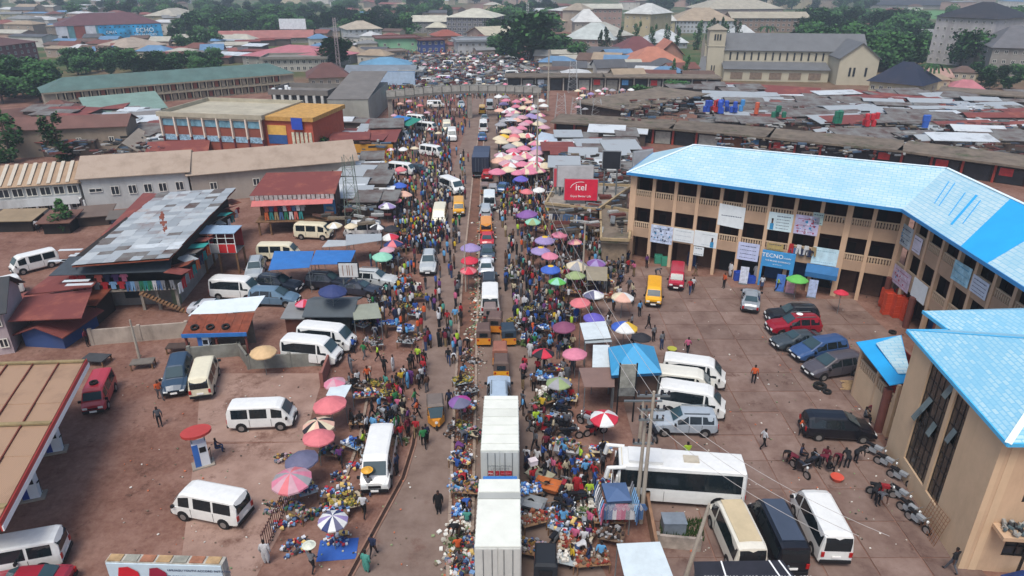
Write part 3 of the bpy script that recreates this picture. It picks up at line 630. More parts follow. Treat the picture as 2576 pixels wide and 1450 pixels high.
# white long building in three sections
WHITE = '#c9cbc9'
w1 = house('long_building', 'two storey white building with buff roof and translucent strips at left edge', (-60, 552), (215, 531), 477, 8.5, 1.9, 'gable', WHITE, '', 2, 8, 1.3, 1.1, roofm=TANB, short='the white building with buff roof')
w2 = house('long_building', 'white rendered building with barred windows and tan roof beside the scrap metal roofs', (222, 532), (485, 512), 449, 8.5, 2.1, 'gable', WHITE, '', 1, 0, roofm=TAN, short='the white wall with barred windows')
for i, (x, z) in enumerate(((1.6, 2.9), (4.0, 2.7), (6.2, 2.7), (8.2, 2.7), (10.1, 2.7), (12.3, 2.7))):
    inst('window', winmesh(1.0 if i else 1.6, 1.2 if i else .5, mat('#cfccc4', .7, .05), WINM), w2, (x, -.02, z))
w3 = house('long_building', 'rightmost section with long tan roof ending at the lattice mast', (490, 512), (900, 470), (4.2,), 8.0, 2.3, 'gable', '#b3a79a', '', 1, 4, roofm=TAN, short='the long tan roof')
q = MB()
for i in range(9): q.slab([(2.6 + i * 1.15, -.35, HW[w1.name][1] + .22), (3.05 + i * 1.15, -.35, HW[w1.name][1] + .22), (3.05 + i * 1.15, 4.1, HW[w1.name][1] + 2.1), (2.6 + i * 1.15, 4.1, HW[w1.name][1] + 2.1)], .02)
q.build('skylight_strip', mat('#b3ab9c', .6, .06), w1)
q = MB(); q.box(0, HW[w1.name][0], -1.3, -.02, 1.9, 2.02); q.box(0, HW[w1.name][0], -1.36, -1.3, 1.5, 2.6); q.build('veranda', mat(WHITE, .9, .08, .4, grime=.4), w1)
q = MB()
for i in range(8): q.box(.3 + i * 1.9, .5 + i * 1.9, -1.3, -1.1, 0, 1.9)
q.build('veranda_post', mat(WHITE, .9, .08), w1)
gh = house('gable_house', 'cream gable end with small blue panel behind the buff roofs', (270, 418), (372, 412), 402, 12, 2.8, 'gablex', '#b7a994', '#b0a28f', 1, 0, short='the cream gable')
q = MB(); q.box(HW[gh.name][0] / 2 - .7, HW[gh.name][0] / 2 + .7, -.06, 0, 2.2, 3.2); q.build('blue_panel', mat('#7f99ad', .5, .1), gh)
house('shed', 'dark red roof shed right of the cream gable', (375, 420), (520, 412), 398, 9, 1.8, 'gable', '#5b4a42', '', 1, 0, roofm=TINR)
house('shack', 'dark shack with sagging tan awning at far left below the white veranda', (-10, 585), (85, 583), 555, 3, .4, 'shed', '#2f2824', '#a08a68', 1, 0, cat='shack')
house('shack', 'small dark shack with brown roof left of the thin shrub', (112, 590), (178, 588), 560, 3, .5, 'shed', '#241f1c', '#7a5242', 1, 0, cat='shack')
house('shack', 'blue grey walled shed behind the red side roof', (285, 578), (372, 570), 550, 2, .3, 'shed', '#5f7288', '#6f675f', 1, 0, cat='shack')
house('shack', 'dull brown shed between the thin shrub and the blue grey shed', (200, 572), (275, 566), 546, 3, .4, 'shed', '#5a4a40', '#77655a', 1, 0, cat='shack')
# market hall with patchwork sheet roof: every sheet is a part
mh = empty('market_hall', P(200, 790)); mo = mh.location
tag(mh, 'two storey market hall under a patchwork of grey and rusty metal sheets', 'building', short='the patchwork sheet roof')
c00, c10, c11, c01 = [P(x, y, z) for x, y, z in ((180, 668, 5.6), (425, 649, 6.0), (592, 474, 6.0), (398, 487, 6.6))]
q = MB(); q.slab([c00 - mo - Vector((0, 0, .12)), c10 - mo - Vector((0, 0, .12)), c11 - mo - Vector((0, 0, .12)), c01 - mo - Vector((0, 0, .12))], .1); q.build('roof_deck', RUST, mh)
nu, nv = 7, 22; TI2 = wavemat('#949a9c', '#86695c', 2.2, 'tin_grey2', patch=.6); TI3 = wavemat('#b3b8b8', '#97796a', 2.2, 'tin_grey3', patch=.64); SHM = [TIN, TIN, TI2, TI3, TIN, TI2, TI3, TIND]
for i in range(nu):
    for j in range(nv):
        u0, u1 = i / nu, (i + 1.07) / nu; v0, v1 = j / nv, (j + 1.1) / nv
        def bl(u, v): return (c00 * (1 - u) + c10 * u) * (1 - v) + (c01 * (1 - u) + c11 * u) * v - mo
        jt = R.uniform(-.012, .012); lift = .02 + .012 * (i % 2) + .009 * (j % 2)
        ps = [bl(u0 + jt, v0), bl(u1 + jt, v0), bl(u1 + jt, v1), bl(u0 + jt, v1)]
        ps = [p + Vector((0, 0, lift + R.uniform(-.004, .012))) for p in ps]
        b = MB(); b.slab(ps, .012); m = SHM[R.randrange(8)]
        if j in (2, 3) and 2 < i < 7: m = TINB if R.random() < .7 else TIN
        b.build('roof_sheet', m, mh)
# left red roof slopes
for nm, pts, m in (('side_roof', [P(60, 742, 3.2), P(232, 722, 3.4), P(345, 590, 4.4), P(250, 600, 3.4)], TINR), ('side_roof', [P(255, 592, 4.4), P(330, 590, 4.9), P(398, 487, 6.3), P(360, 486, 5.6)], TINR),
                   ('side_roof', [P(20, 808, 3.0), P(205, 800, 3.2), P(232, 728, 3.6), P(60, 748, 3.0)], TINR), ('side_roof', [P(180, 672, 5.2), P(250, 610, 4.6), P(300, 562, 4.8), P(330, 560, 5.9)], TIN)):
    q = MB(); q.slab([p - mo for p in pts], .08); q.build(nm, m, mh)
for k in range(9):
    a = P(R.uniform(140, 235), R.uniform(620, 725), 4.4) - mo; q = MB(); q.obox(a, 2.3, .5, .02, .1); q.build('roof_sheet', TINB, mh)
ax_ = (P(445, 780) - P(200, 790)); Wm = ax_.length; mh.rotation_euler = (0, 0, 0)
dm = ax_.normalized(); nm_ = Vector((-dm.y, dm.x, 0))
def fm_(x, y, z): return dm * x + nm_ * y + Vector((0, 0, z))
def mbx(x0, x1, y0, y1, z0, z1, name, m): return fbox(fm_, x0, x1, y0, y1, z0, z1).build(name, m, mh)
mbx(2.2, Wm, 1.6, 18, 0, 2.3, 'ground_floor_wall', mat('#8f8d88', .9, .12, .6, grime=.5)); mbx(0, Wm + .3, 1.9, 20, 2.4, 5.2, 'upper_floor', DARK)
mbx(0, Wm + .4, -.2, 1.9, 2.25, 2.4, 'balcony_floor', CONC)
q = MB(); q.slab([fm_(-1.2, -.9, 4.5), fm_(Wm + .6, -.9, 4.5), fm_(Wm, 1.6, 5.35), fm_(-.3, 1.6, 5.35)], .06); q.build('tarpaulin_awning', mat('#3c444b', .6, .15, 1.5), mh)
mbx(3.9, 5.3, 1.5, 1.6, .8, 1.8, 'window', WINM)
for x in (5.9, 7.4, 9.2): mbx(x, x + .25, .2, .45, 0, 2.25, 'post', CONC)
for i in range(14):
    mbx(6.3 + i * .28, 6.6 + i * .28, -.8, -.2, 2.2 - i * .16 - .14, 2.2 - i * .16, 'step', WOOD)
mbx(8.4, Wm, 1.2, 1.58, 0, 2.2, 'side_wall', mat('#6f7a5e', .9, .2))
for i in range(6):
    a = P(430 + i * 27, 668 - i * 26, 4.0) - mo; q = MB(); q.obox(a, 2.2, 1.6, .05, .9, tilt=R.uniform(-.3, .3)); q.build('side_roof', [TINR, TIN, RUST][i % 3], mh)
# hanging garments: shirts and trousers as thin shaped panels
def garment(kind, c):
    q = MB(); t = .04
    if kind: pts = [(-.28, 0), (.28, 0), (.42, -.22), (.32, -.34), (.22, -.22), (.22, -.75), (-.22, -.75), (-.22, -.22), (-.32, -.34), (-.42, -.22)]
    else: pts = [(-.2, 0), (.2, 0), (.27, -1.0), (.08, -1.0), (0, -.3), (-.08, -1.0), (-.27, -1.0)]
    n = len(pts); q.add([(x, 0, z) for x, z in pts] + [(x, t, z) for x, z in pts], [tuple(range(n - 1, -1, -1)), tuple(range(n, 2 * n))] + [(i, (i + 1) % n, n + (i + 1) % n, n + i) for i in range(n)])
    return q.mesh('garment', cloth(c))
GC = {'red': '#b02a30', 'pink': '#c9718c', 'white': '#d5d6d8', 'grey': '#85878c', 'sky blue': '#7fa9cf', 'denim blue': '#4b6a94', 'navy': '#27304c', 'black': '#1e1d20', 'green': '#2f7a58', 'orange': '#d06a3c', 'khaki': '#a38d66', 'purple': '#56406e', 'teal': '#2f8585', 'coral': '#cf6a5c'}
GM = {}
def hang(kind, cname, p, rz, where, group):
    k = (kind, cname)
    if k not in GM: GM[k] = garment(kind, GC[cname])
    o = inst('shirt' if kind else 'trousers', GM[k], None, p, rz); auto(o, ('%s shirt' if kind else '%s trousers') % cname + ' hung ' + where, 'clothes', group); return o
mz = math.atan2(dm.y, dm.x)
seq1 = ['red', 'pink', 'red', 'pink', 'black', 'grey', 'coral', 'red', 'navy', 'sky blue', 'purple', 'red', 'pink']
LMK2 = []
for i, c in enumerate(seq1): hang(1, c, mo + fm_(.5 + i * .38, -.25, 4.1 - .75 * (i % 2)), mz, 'below the dark awning', 'clothes displayed on the market hall balcony')
for i, c in enumerate(['denim blue', 'sky blue', 'grey', 'green', 'teal', 'green', 'white', 'denim blue', 'grey', 'black', 'grey']): hang(0, c, mo + fm_(5.3 + i * .4, -.25, 3.3), mz, 'below the dark awning', 'clothes displayed on the market hall balcony')
for i in range(34):
    t = i / 34; p = P(452 + 150 * t, 712 - 195 * t, 3.6 - 1.0 * (i % 2)); hang(i % 2, R.choice(['white', 'red', 'denim blue', 'navy', 'black', 'grey', 'teal', 'white', 'orange']), p, 1.25, 'along the side of the market hall', 'clothes hung along the market hall side')
for i in range(12):
    t = i / 12 + .04; p = P(440 + 150 * t, 690 - 190 * t, 4.6) - mo; q = MB(); q.obox(p, 1.3, 2.0, .05, 1.3 + R.uniform(-.4, .4), tilt=R.uniform(-.5, .1)); q.build('lean_to_sheet', [TINR, RUST, TIN, TIND, mat('#2f8f8a', .6, .2)][i % 5], mh)
# red and white raised booth
bb = empty('raised_booth', P(520, 690), .02); tag(bb, 'raised booth with red and grey panels and white window bars beside the market hall', 'kiosk', short='the red booth')
q = MB(); q.box(0, 3.7, 0, 2.4, 2.4, 2.5); q.build('floor', STEEL, bb)
for i, c in enumerate(('#c22a2c', '#a9a9a8', '#c22a2c', '#c22a2c')): q = MB(); q.box(.04 + i * .92, .9 + i * .92, -.03, .02, 2.5, 3.5); q.build('panel', mat(c, .5, .06), bb)
for i in range(5): q = MB(); q.box(i * .92 - .03, i * .92 + .03, -.04, .03, 2.5, 4.7); q.build('bar', WHT, bb)
q = MB(); q.box(-.1, 3.8, -.1, 2.5, 4.7, 4.78); q.build('roof', mat('#8fa7bd', .5, .1), bb); q = MB(); q.box(0, 3.7, -.04, .0, 3.5, 3.56); q.box(0, 3.7, -.04, 0, 4.15, 4.2); q.build('rail', WHT, bb)
q = MB(); q.box(0, 3.7, 2.3, 2.4, 2.5, 4.7); q.build('back_wall', mat('#933', .8, .1) if 0 else mat('#8c2b2b', .8, .1), bb)
for x, y in ((.1, .1), (3.6, .1), (1.7, .1), (.1, 2.3), (3.6, 2.3)): q = MB(); q.box(x - .09, x + .09, y - .09, y + .09, 0, 2.4); q.build('post', WOOD, bb)
# red roof clothes shop on stilts
rs = house('clothes_shop', '', (655, 588), (848, 580), 480, 6.5, .9, 'shed', '#5a4234', '', 1, 0, roofm=TINR, cat='shop', autod=None) if 0 else None
o = P(655, 588); dd = (P(848, 582) - o); Wd = dd.length; rs = empty('clothes_shop', o, math.atan2(dd.y, dd.x)); tag(rs, 'raised clothes shop with rust red roof, white fringe and pink awning', 'shop', short='the rust red roof shop')
q = MB(); q.slab([(-.5, -.3, 5.1), (Wd + .3, -.3, 5.1), (Wd + .5, 6, 6.3), (.3, 6, 6.3)], .1); q.build('roof', TINR, rs)
for i in range(18): q = MB(); q.box(-.45 + i * (Wd + .7) / 18, -.45 + (i + .8) * (Wd + .7) / 18, -.36, -.3, 4.5 - .1 * (i % 3), 5.05); q.build('valance_strip', mat('#a9a3a0', .8, .3, 4), rs)
q = MB(); q.slab([(-.3, -1.2, 3.95), (Wd, -1.2, 4.1), (Wd, -.2, 4.5), (-.3, -.2, 4.5)], .05); q.build('awning', mat('#b96a66', .7, .1), rs)
q = MB(); q.box(0, Wd, 1.5, 5.5, 1.9, 4.9); q.build('room', mat('#54392e', .9, .2), rs); q = MB(); q.box(-.1, Wd, -1.0, 5.5, 1.75, 1.88); q.build('floor', WOOD, rs)
q = MB(); q.box(Wd - 1.6, Wd - .1, 1.38, 1.5, 1.9, 3.9); q.build('blue_shutter', mat('#3f7aa6', .6, .2), rs)
for x in (.2, 1.6, 4.6, Wd - .3):
    for y in (-.7, 4.8): q = MB(); q.box(x - .1, x + .1, y - .1, y + .1, 0, 1.75); q.build('post', WOOD, rs)
rz_ = rs.rotation_euler[2]; ro = Matrix.Rotation(rz_, 4, 'Z')
for i, c in enumerate(['coral', 'denim blue', 'red', 'navy', 'white', 'red', 'denim blue', 'white', 'grey']): hang(1, c, o + ro @ Vector((1.4 + i * .55, -.7, 3.85)), rz_, 'under the pink awning', 'clothes displayed at the raised shop')
for i, c in enumerate(['orange', 'teal', 'khaki', 'denim blue', 'green', 'white', 'coral', 'teal']): hang(0, c, o + ro @ Vector((1.3 + i * .6, -.75, 3.0)), rz_, 'under the pink awning', 'clothes displayed at the raised shop')
# lower left: shacks and walls
house('shack', 'small blue fronted shack with rust and grey sheet roof left of the yard', (65, 872), (165, 878), 838, 4.5, .9, 'gablex', '#2f4f8c', '', 1, 0, roofm=TINR, cat='shack', short='the blue fronted shack')
house('shack', 'dark open shack with orange rust roof under the market hall', (185, 815), (250, 815), 762, 3, .5, 'shed', '#3a2c26', '', 1, 0, roofm=RUST, cat='shack', short='the dark shack')
house('house', 'pink and white walled house with dark roof at left edge', (-70, 905), (38, 888), 800, 6, 2, 'gable', '#c7b3b5', '#3b4046', 2, 3, .6, .8, short='the pink walled house')
house('shack', 'low red brown roofed shed with ochre wall beside the blue fronted shack', (35, 815), (190, 805), 790, 5, .8, 'gable', '#8a6a4c', '', 1, 0, roofm=TINR, cat='shack')
def wall(px, h, m, label, t=.18, piers=True, short=None, cat='wall'):
    ps = [P(*q) for q in px]; e = empty('boundary_wall', ps[0])
    for a, b in zip(ps, ps[1:]):
        d = b - a; n = max(1, int(d.length / 3)); rz = math.atan2(d.y, d.x)
        for i in range(n):
            c = a + d * ((i + .5) / n) - ps[0]; q = MB(); q.obox((c.x, c.y, h / 2), d.length / n - .26, t, h, rz); q.build('wall_panel', m, e)
        for i in range(n + 1):
            c = a + d * (i / n) - ps[0]; q = MB(); q.obox((c.x, c.y, h / 2 + .06), .28, .28, h + .12, rz); q.build('pier', m, e)
    tag(e, label, cat, None, short)
WALLM = mat('#a3978a', .95, .15, .8, grime=.6)
wall([(235, 868), (475, 848)], 1.5, WALLM, 'weathered grey wall with piers behind the yard left of the tyre roof', short='the grey yard wall')
wall([(480, 905), (605, 895), (628, 928), (832, 918)], 1.2, mat('#7f8078', .95, .25, .8, grime=.5), 'mouldy grey and green wall below the open backed minibuses', short='the mouldy grey wall')
wall([(832, 918), (812, 975)], 1.3, mat('#8a5a50', .9, .15), 'short pink brown wall end beside the pink umbrella')
# tyre roof kiosk with white tarp
tk = empty('tyre_kiosk', P(478, 898), .06); tag(tk, 'open kiosk with rusty sheet roof weighed down by three tyres and blue fascia', 'kiosk', short='the tyre roof kiosk')
for i in range(7): q = MB(); q.slab([(-.2 + i * .78, -.2, 2.3), (.56 + i * .78, -.2, 2.3), (.56 + i * .78, 2.4, 2.9), (-.2 + i * .78, 2.4, 2.9)], .05); q.build('roof_sheet', RUST, tk)
q = MB(); q.slab([(-.4, 2.2, 2.85), (5.2, 2.7, 2.95), (5.6, 4.9, 3.4), (.4, 4.2, 3.3)], .03); q.build('tarpaulin', mat('#c9d3d6', .5, .05), tk)
q = MB(); q.box(-.2, 5.2, -.3, -.22, 2.0, 2.35); q.build('fascia', mat('#2f6cae', .5, .1), tk)
q = MB(); q.box(0, 5, 2.2, 2.3, 0, 2.6); q.box(0, 5, 0, .15, 0, .9); q.build('wall', mat('#6c6259', .9, .2), tk)
for x in (0, 2.5, 5): q = MB(); q.box(x - .08, x + .08, -.1, .1, 0, 2.3); q.build('post', mat('#6b3a34', .8, .1), tk)
def tyremesh():
    q = MB(); n = 14; vs = []; fs = []
    for i in range(n):
        a = 2 * math.pi * i / n
        for r, z in ((.2, 0), (.34, 0), (.34, .18), (.2, .18)): vs.append((r * math.cos(a), r * math.sin(a), z))
    for i in range(n):
        for k in range(4): fs.append((i * 4 + k, ((i + 1) % n) * 4 + k, ((i + 1) % n) * 4 + (k + 1) % 4, i * 4 + (k + 1) % 4))
    q.add(vs, fs); return q.mesh('tyre', TYRE)
TYM = tyremesh()
for i, x in enumerate((.7, 2.0, 3.3)):
    t = inst('tyre', TYM, None, tk.location + Matrix.Rotation(.06, 4, 'Z') @ Vector((x, .5, 2.5)), 0); t.rotation_euler = (.23, 0, .06)
    tag(t, ['worn tyre lying leftmost on the rusty kiosk roof', 'worn tyre lying middle of three on the rusty kiosk roof', 'worn tyre lying rightmost on the rusty kiosk roof'][i], 'tyre')
for (px, py, lab, s) in ((2062, 975, 'large old tyre lying on the slabs left of the bamboo poles', 1.5), (2080, 988, 'smaller tyre half under the large old tyre', 1.0), (1245 + 1000, 838, 'tyre lying near the orange crate stacks', 1.0)):
    t = inst('tyre', TYM, None, P(px, py, .04), sc=(s, s, s)); tag(t, lab, 'tyre')
# petrol station canopy: long tan sheets between red brown battens
pc = empty('station_canopy', Vector((-31, 34, 0))); tag(pc, 'tan sheet canopy with red edge over the petrol forecourt at left edge', 'canopy', short='the tan station canopy')
PCM = wavemat('#9a7d64', '#806651', 3.0, 'canopy_sheet', rough=.7, metal=0, patch=.6, axis='X', prof=.35)
pA, pB = Vector((-30.35, 42.43, 5)), Vector((-25.7, 26.4, 5)); lf = Vector((-1, -.06, 0))
dAB = (pB - pA)
for j in range(6):
    for i in range(7):
        a = pA + dAB * (j / 6) + lf * (i * 1.75); b = pA + dAB * ((j + 1.0) / 6) + lf * (i * 1.75)
        c = b + lf * 1.7; d = a + lf * 1.7; dz = Vector((0, 0, .03 * (j % 2)))
        q = MB(); q.slab([p - pc.location + dz for p in (a, d, c, b)], .05); q.build('roof_sheet', PCM, pc)
for i in range(8):
    a = pA + lf * (i * 1.75 - .025) - pc.location; b = a + dAB; q = MB(); q.slab([a + Vector((.03, 0, .12)), a + Vector((-.05, 0, .12)), b + Vector((-.05, 0, .12)), b + Vector((.03, 0, .12))], .1); q.build('batten', mat('#6b3528', .8, .15), pc)
for s in (.02, .48, .93):
    a = pA + dAB * s - pc.location; q = MB(); b = a + lf * 12; q.slab([a + Vector((0, .18, .18)), b + Vector((0, .18, .18)), b + Vector((0, -.1, .18)), a + Vector((0, -.1, .18))], .12); q.build('cross_batten', mat('#8a7a58', .9, .2), pc)
n_ = Vector((dAB.y, -dAB.x, 0)).normalized() * -1
for w0, w1, z0, z1, m in ((0.02, .1, -.5, .12, mat('#b13a34', .5, .1)), (.1, .16, -.5, -.2, WHT)):
    q = MB(); a = pA - pc.location; b = pB - pc.location; u = n_ if n_.x > 0 else -n_
    q.add([a + u * w0 + Vector((0, 0, z0)), a + u * w1 + Vector((0, 0, z0)), b + u * w1 + Vector((0, 0, z0)), b + u * w0 + Vector((0, 0, z0)), a + u * w0 + Vector((0, 0, z1)), a + u * w1 + Vector((0, 0, z1)), b + u * w1 + Vector((0, 0, z1)), b + u * w0 + Vector((0, 0, z1))],
          [(0, 3, 2, 1), (4, 5, 6, 7), (0, 1, 5, 4), (1, 2, 6, 5), (2, 3, 7, 6), (3, 0, 4, 7)]); q.build('fascia', m, pc)
for s in (.15, .5, .85): c = pA + dAB * s + lf * 4 - pc.location; q = MB(); q.cyl((c.x, c.y, 0), (c.x, c.y, 4.9), .18); q.build('column', WHT, pc)
def pump(px, py, lab, c1, rz, cap=None, short=None):
    e = empty('fuel_pump', P(px, py), rz); q = MB(); q.box(-.45, .45, -.28, .28, .12, 1.9); q.build('cabinet', mat('#cfd5da', .4, .05), e)
    q = MB(); q.box(-.47, -.1, -.29, .29, .14, 1.88, 0); q.build('side_panel', mat(c1, .4, .08), e); q = MB(); q.box(-.05, .35, -.31, -.28, 1.2, 1.6); q.build('display', BLACK, e)
    q = MB(); q.cyl((.46, -.1, 1.1), (.62, -.1, 1.3), .04); q.cyl((.6, -.1, 1.3), (.55, -.1, .3), .02); q.build('nozzle', BLACK, e); q = MB(); q.box(-.7, .7, -.45, .45, 0, .12); q.build('plinth', CONC, e)
    if cap:
        q = MB(); n = 24; q.cyl((0, 0, 2.6), (0, 0, 2.78), .95, n=n); me = q.build('cap', mat(cap, .5, .08), e); me.scale = (1, .75, 1)
        for x in (-.4, .4): q = MB(); q.box(x - .04, x + .04, -.04, .04, 1.9, 2.6); q.build('post', STEEL, e)
    tag(e, lab, 'fuel pump', 'fuel pumps of the petrol station', short)
pump(512, 1170, 'blue and white fuel pump under a red oval cap in the open forecourt', '#2f66b0', .5, '#a83a34', 'the red capped pump')
pump(142, 1135, 'fuel pump at the canopy edge nearest the red hatchback', '#2a3f86', .35); pump(85, 1252, 'fuel pump at the canopy edge nearest the bottom left minibus', '#2a3f86', .35)
pump(522, 893, 'tall blue topped pump behind the white minibus by the kiosk', '#3a66a8', .1)
# planks, pit covers
for (px, py, w, d, rz, c, lab) in ((245, 915, 2.0, 1.3, -.1, '#3f4144', 'dark flat topped bench beside the red hatchback'), (362, 925, 1.8, 1.0, .2, '#6d665e', 'grey broken slab cover lying in weeds'), (450, 885, 1.8, 1.0, .1, '#4a3c36', 'heap of scrap behind the dark blue wagon')):
    e = empty('bench', P(px, py), rz); q = MB(); q.box(-w / 2, w / 2, -d / 2, d / 2, .55, .63); q.build('top', mat(c, .8, .15), e)
    for x in (-w / 2 + .08, w / 2 - .08):
        for y in (-d / 2 + .08, d / 2 - .08): q = MB(); q.box(x - .05, x + .05, y - .05, y + .05, 0, .55); q.build('leg', WOOD, e)
    tag(e, lab, 'bench')
# iron gate by the stripe umbrella
gt = empty('iron_gate', P(665, 1395), 0); a = Vector((0, 0, 0)); b = P(735, 1250) - P(665, 1395)
for i in range(20): c = b * (i / 19); q = MB(); q.cyl((c.x, c.y, 0), (c.x, c.y, 1.5), .025, n=5); q.build('bar', mat('#5a3a36', .7, .1), gt)
q = MB(); q.cyl((0, 0, 1.35), (b.x, b.y, 1.35), .035, n=5); q.cyl((0, 0, .2), (b.x, b.y, .2), .035, n=5); q.build('rail', mat('#5a3a36', .7, .1), gt); tag(gt, 'rusty barred gate beside the striped pink umbrella', 'gate')
# billboard bottom left
bl_ = empty('billboard', P(262, 1560), 0)
pTL, pTR = P(265, 1418, 5.2), P(555, 1426, 5.2); bl_.location = (pTL.x, pTL.y, 0); dv = pTR - pTL; Wb = dv.length; bl_.rotation_euler = (0, 0, math.atan2(dv.y, dv.x))
q = MB(); q.box(0, Wb, 0, .06, 1.7, 5.2); q.build('face', mat('#b9ccd6', .5, .05), bl_); q = MB(); q.box(-.05, Wb + .05, .06, .55, 1.6, 5.25); q.build('box_frame', mat('#a8a49a', .8, .3, 3), bl_)
for i in range(7): q = MB(); q.box(i * Wb / 7 + .02, (i + .85) * Wb / 7, .1, .5, 5.26, 5.3); q.build('top_plank', [WOODP, mat('#8f8f84', .9, .3), mat('#9a6a52', .9, .3)][i % 3], bl_)
for x, hc, s in ((.95, '#c01c2c', 1.0), (2.35, '#8c1c38', .85)):
    q = MB(); q.cyl((x, -.03, 4.3), (x, 0, 4.3), .42 * s, n=16, mi=0); q.build('portrait', mat('#7a5240', .6, .1), bl_)
    q = MB(); q.add([(x - .5 * s, -.05, 4.45), (x + .55 * s, -.05, 4.4), (x + .5 * s, -.05, 4.8), (x + .1 * s, -.05, 5.08), (x - .35 * s, -.05, 5.02)], [(0, 1, 2, 3, 4)]); q.build('red_cap', mat(hc, .7, .1), bl_)
text('UMUAGU YOUTH ACCORD INITIATIVE', .17, INK, 'lettering', bl_, wallM(4.35, -.02, 4.9)); text('WE CONGRATULATE OUR AMBASSADOR', .19, INK, 'lettering', bl_, wallM(4.45, -.02, 4.5))
for x in (1, Wb - 1): q = MB(); q.cyl((x, .3, 0), (x, .3, 1.7), .12); q.build('post', STEEL, bl_)
tag(bl_, 'billboard with two men in red caps and congratulation lettering', 'billboard', short='the bottom left billboard')
# lattice mast
def mast(px, py, top, lab, w=.5, m=None, name='lattice_mast'):
    p = P(px, py); h = ht(px, py, top); e = empty(name, p); m = m or STEEL; q = MB(); n = max(4, int(h / 1.4))
    for x, y in ((-w, -w), (w, -w), (w, w), (-w, w)): q.cyl((x, y, 0), (x * .6, y * .6, h), .05, n=4)
    q.build('leg', m, e); q = MB()
    for i in range(n):
        z0, z1 = h * i / n, h * (i + 1) / n; k0 = 1 - .4 * i / n; k1 = 1 - .4 * (i + 1) / n; c = [(-w, -w), (w, -w), (w, w), (-w, w)]
        for j in range(4): a, b = c[j], c[(j + 1) % 4]; q.cyl((a[0] * k0, a[1] * k0, z0), (b[0] * k1, b[1] * k1, z1), .025, n=3); q.cyl((a[0] * k0, a[1] * k0, z0), (b[0] * k0, b[1] * k0, z0), .025, n=3)
    q.build('brace', m, e)['kind'] = 'stuff'; tag(e, lab, 'mast'); return e
mast(892, 580, 392, 'grey lattice scaffold mast at the end of the long tan roof', .9, mat('#6f7a70', .7, .2)); mast(853, 178, 45, 'tall red and white lattice mast beside the round tree', .6, mat('#b9a8a8', .6, .2))
mast(1327, 90, 5, 'slim white lattice mast far behind the road', .8, WHT)
# dark kiosk and stalls near the road (705-930, 740-820)
house('kiosk', 'dark green metal kiosk with curved navy cover beside the open backed minibuses', (788, 842), (882, 842), 790, 3.0, .7, 'gable', '#2c3638', '#566066', 1, 0, cat='kiosk', short='the dark green kiosk', ov=.6)
house('kiosk', 'small brown kiosk with sheet roof left of the dark green kiosk', (722, 838), (765, 838), 798, 2.2, .3, 'shed', '#6b3b2c', '#8b8f90', 1, 0, cat='kiosk', ov=.3)
# ---- mid left
house('school_block', 'long two storey block with teal green roof and open galleries', (122, 283), (742, 226), 234, 10, 2.6, 'hip', '#a89c88', '#587a74', 2, 0, 1.2, 1.2, short='the teal green roof', winm=WINM, frame='#c9bfa6')
ts = ALL[-1]; Wt, Ht = HW[ts.name]
for k in (0, 1): q = MB(); q.box(2.5, Wt - 4, -.06, -.02, Ht * (.08 + .5 * k), Ht * (.4 + .5 * k)); q.build('gallery', mat('#2a2624', .9, .5, .6), ts); q = MB(); q.box(0, Wt, -.5, -.02, Ht * (.42 + .5 * k), Ht * (.5 + .5 * k)); q.build('gallery_beam', mat('#8f8674', .9, .1), ts)  # gallery: flat dark band on the wall, painting the shade of an open gallery
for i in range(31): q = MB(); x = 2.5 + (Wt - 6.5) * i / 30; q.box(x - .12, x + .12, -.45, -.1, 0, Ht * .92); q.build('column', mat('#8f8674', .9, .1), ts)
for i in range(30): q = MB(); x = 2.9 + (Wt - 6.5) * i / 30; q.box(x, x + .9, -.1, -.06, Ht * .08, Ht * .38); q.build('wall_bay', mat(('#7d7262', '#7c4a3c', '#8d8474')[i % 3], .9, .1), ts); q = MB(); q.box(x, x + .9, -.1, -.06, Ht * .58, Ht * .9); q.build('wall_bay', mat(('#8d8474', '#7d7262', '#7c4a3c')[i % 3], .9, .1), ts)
house('brown_house', 'small house with brown hipped roof in front of the teal roofed block', (92, 305), (186, 300), 284, 8, 2.0, 'hip', '#a59a88', '#7d4f42', 1, 3, cat='house')
house('green_roof_shed', 'long shed with tilted pale green roof beside the orange office building', (235, 312), (420, 292), 290, 9, 2.6, 'shed', '#7f9a94', '#7d9e92', 1, 4)
ob_ = house('office_building', 'orange brick office building with white fins and ribbon windows', (425, 392), (671, 404), 292, 15, .8, 'flat', '#9d4f3a', '#c0b79d', 1, 0, short='the orange office building')
Wo, Ho = HW[ob_.name]
for i in range(8): q = MB(); x = i * Wo / 7; q.box(x - .12, x + .12, -.5, -.02, Ho * .52, Ho); q.build('white_fin', mat('#d8c9b8', .8, .05), ob_); q = MB(); q.box(x - .1, x + .1, -.35, -.02, Ho * .22, Ho * .5); q.build('dark_fin', mat('#6a3034', .8, .1), ob_)
for i in range(7):
    for z0, z1, m in ((.78, .95, WINB), (.42, .56, mat('#8fb0c4', .3, .5, 3))): q = MB(); q.box((i + .08) * Wo / 7, (i + .92) * Wo / 7, -.1, -.02, Ho * z0, Ho * z1); q.build('window', m, ob_)
q = MB(); q.box(-.3, Wo + .3, -.9, -.02, Ho * .16, Ho * .2); q.build('canopy', mat('#b98f52', .8, .1), ob_); q = MB(); q.box(-.2, Wo + .2, -.3, -.02, Ho * .955, Ho + .8); q.build('cornice', mat('#b7ad98', .9, .1, .5, grime=.4), ob_)
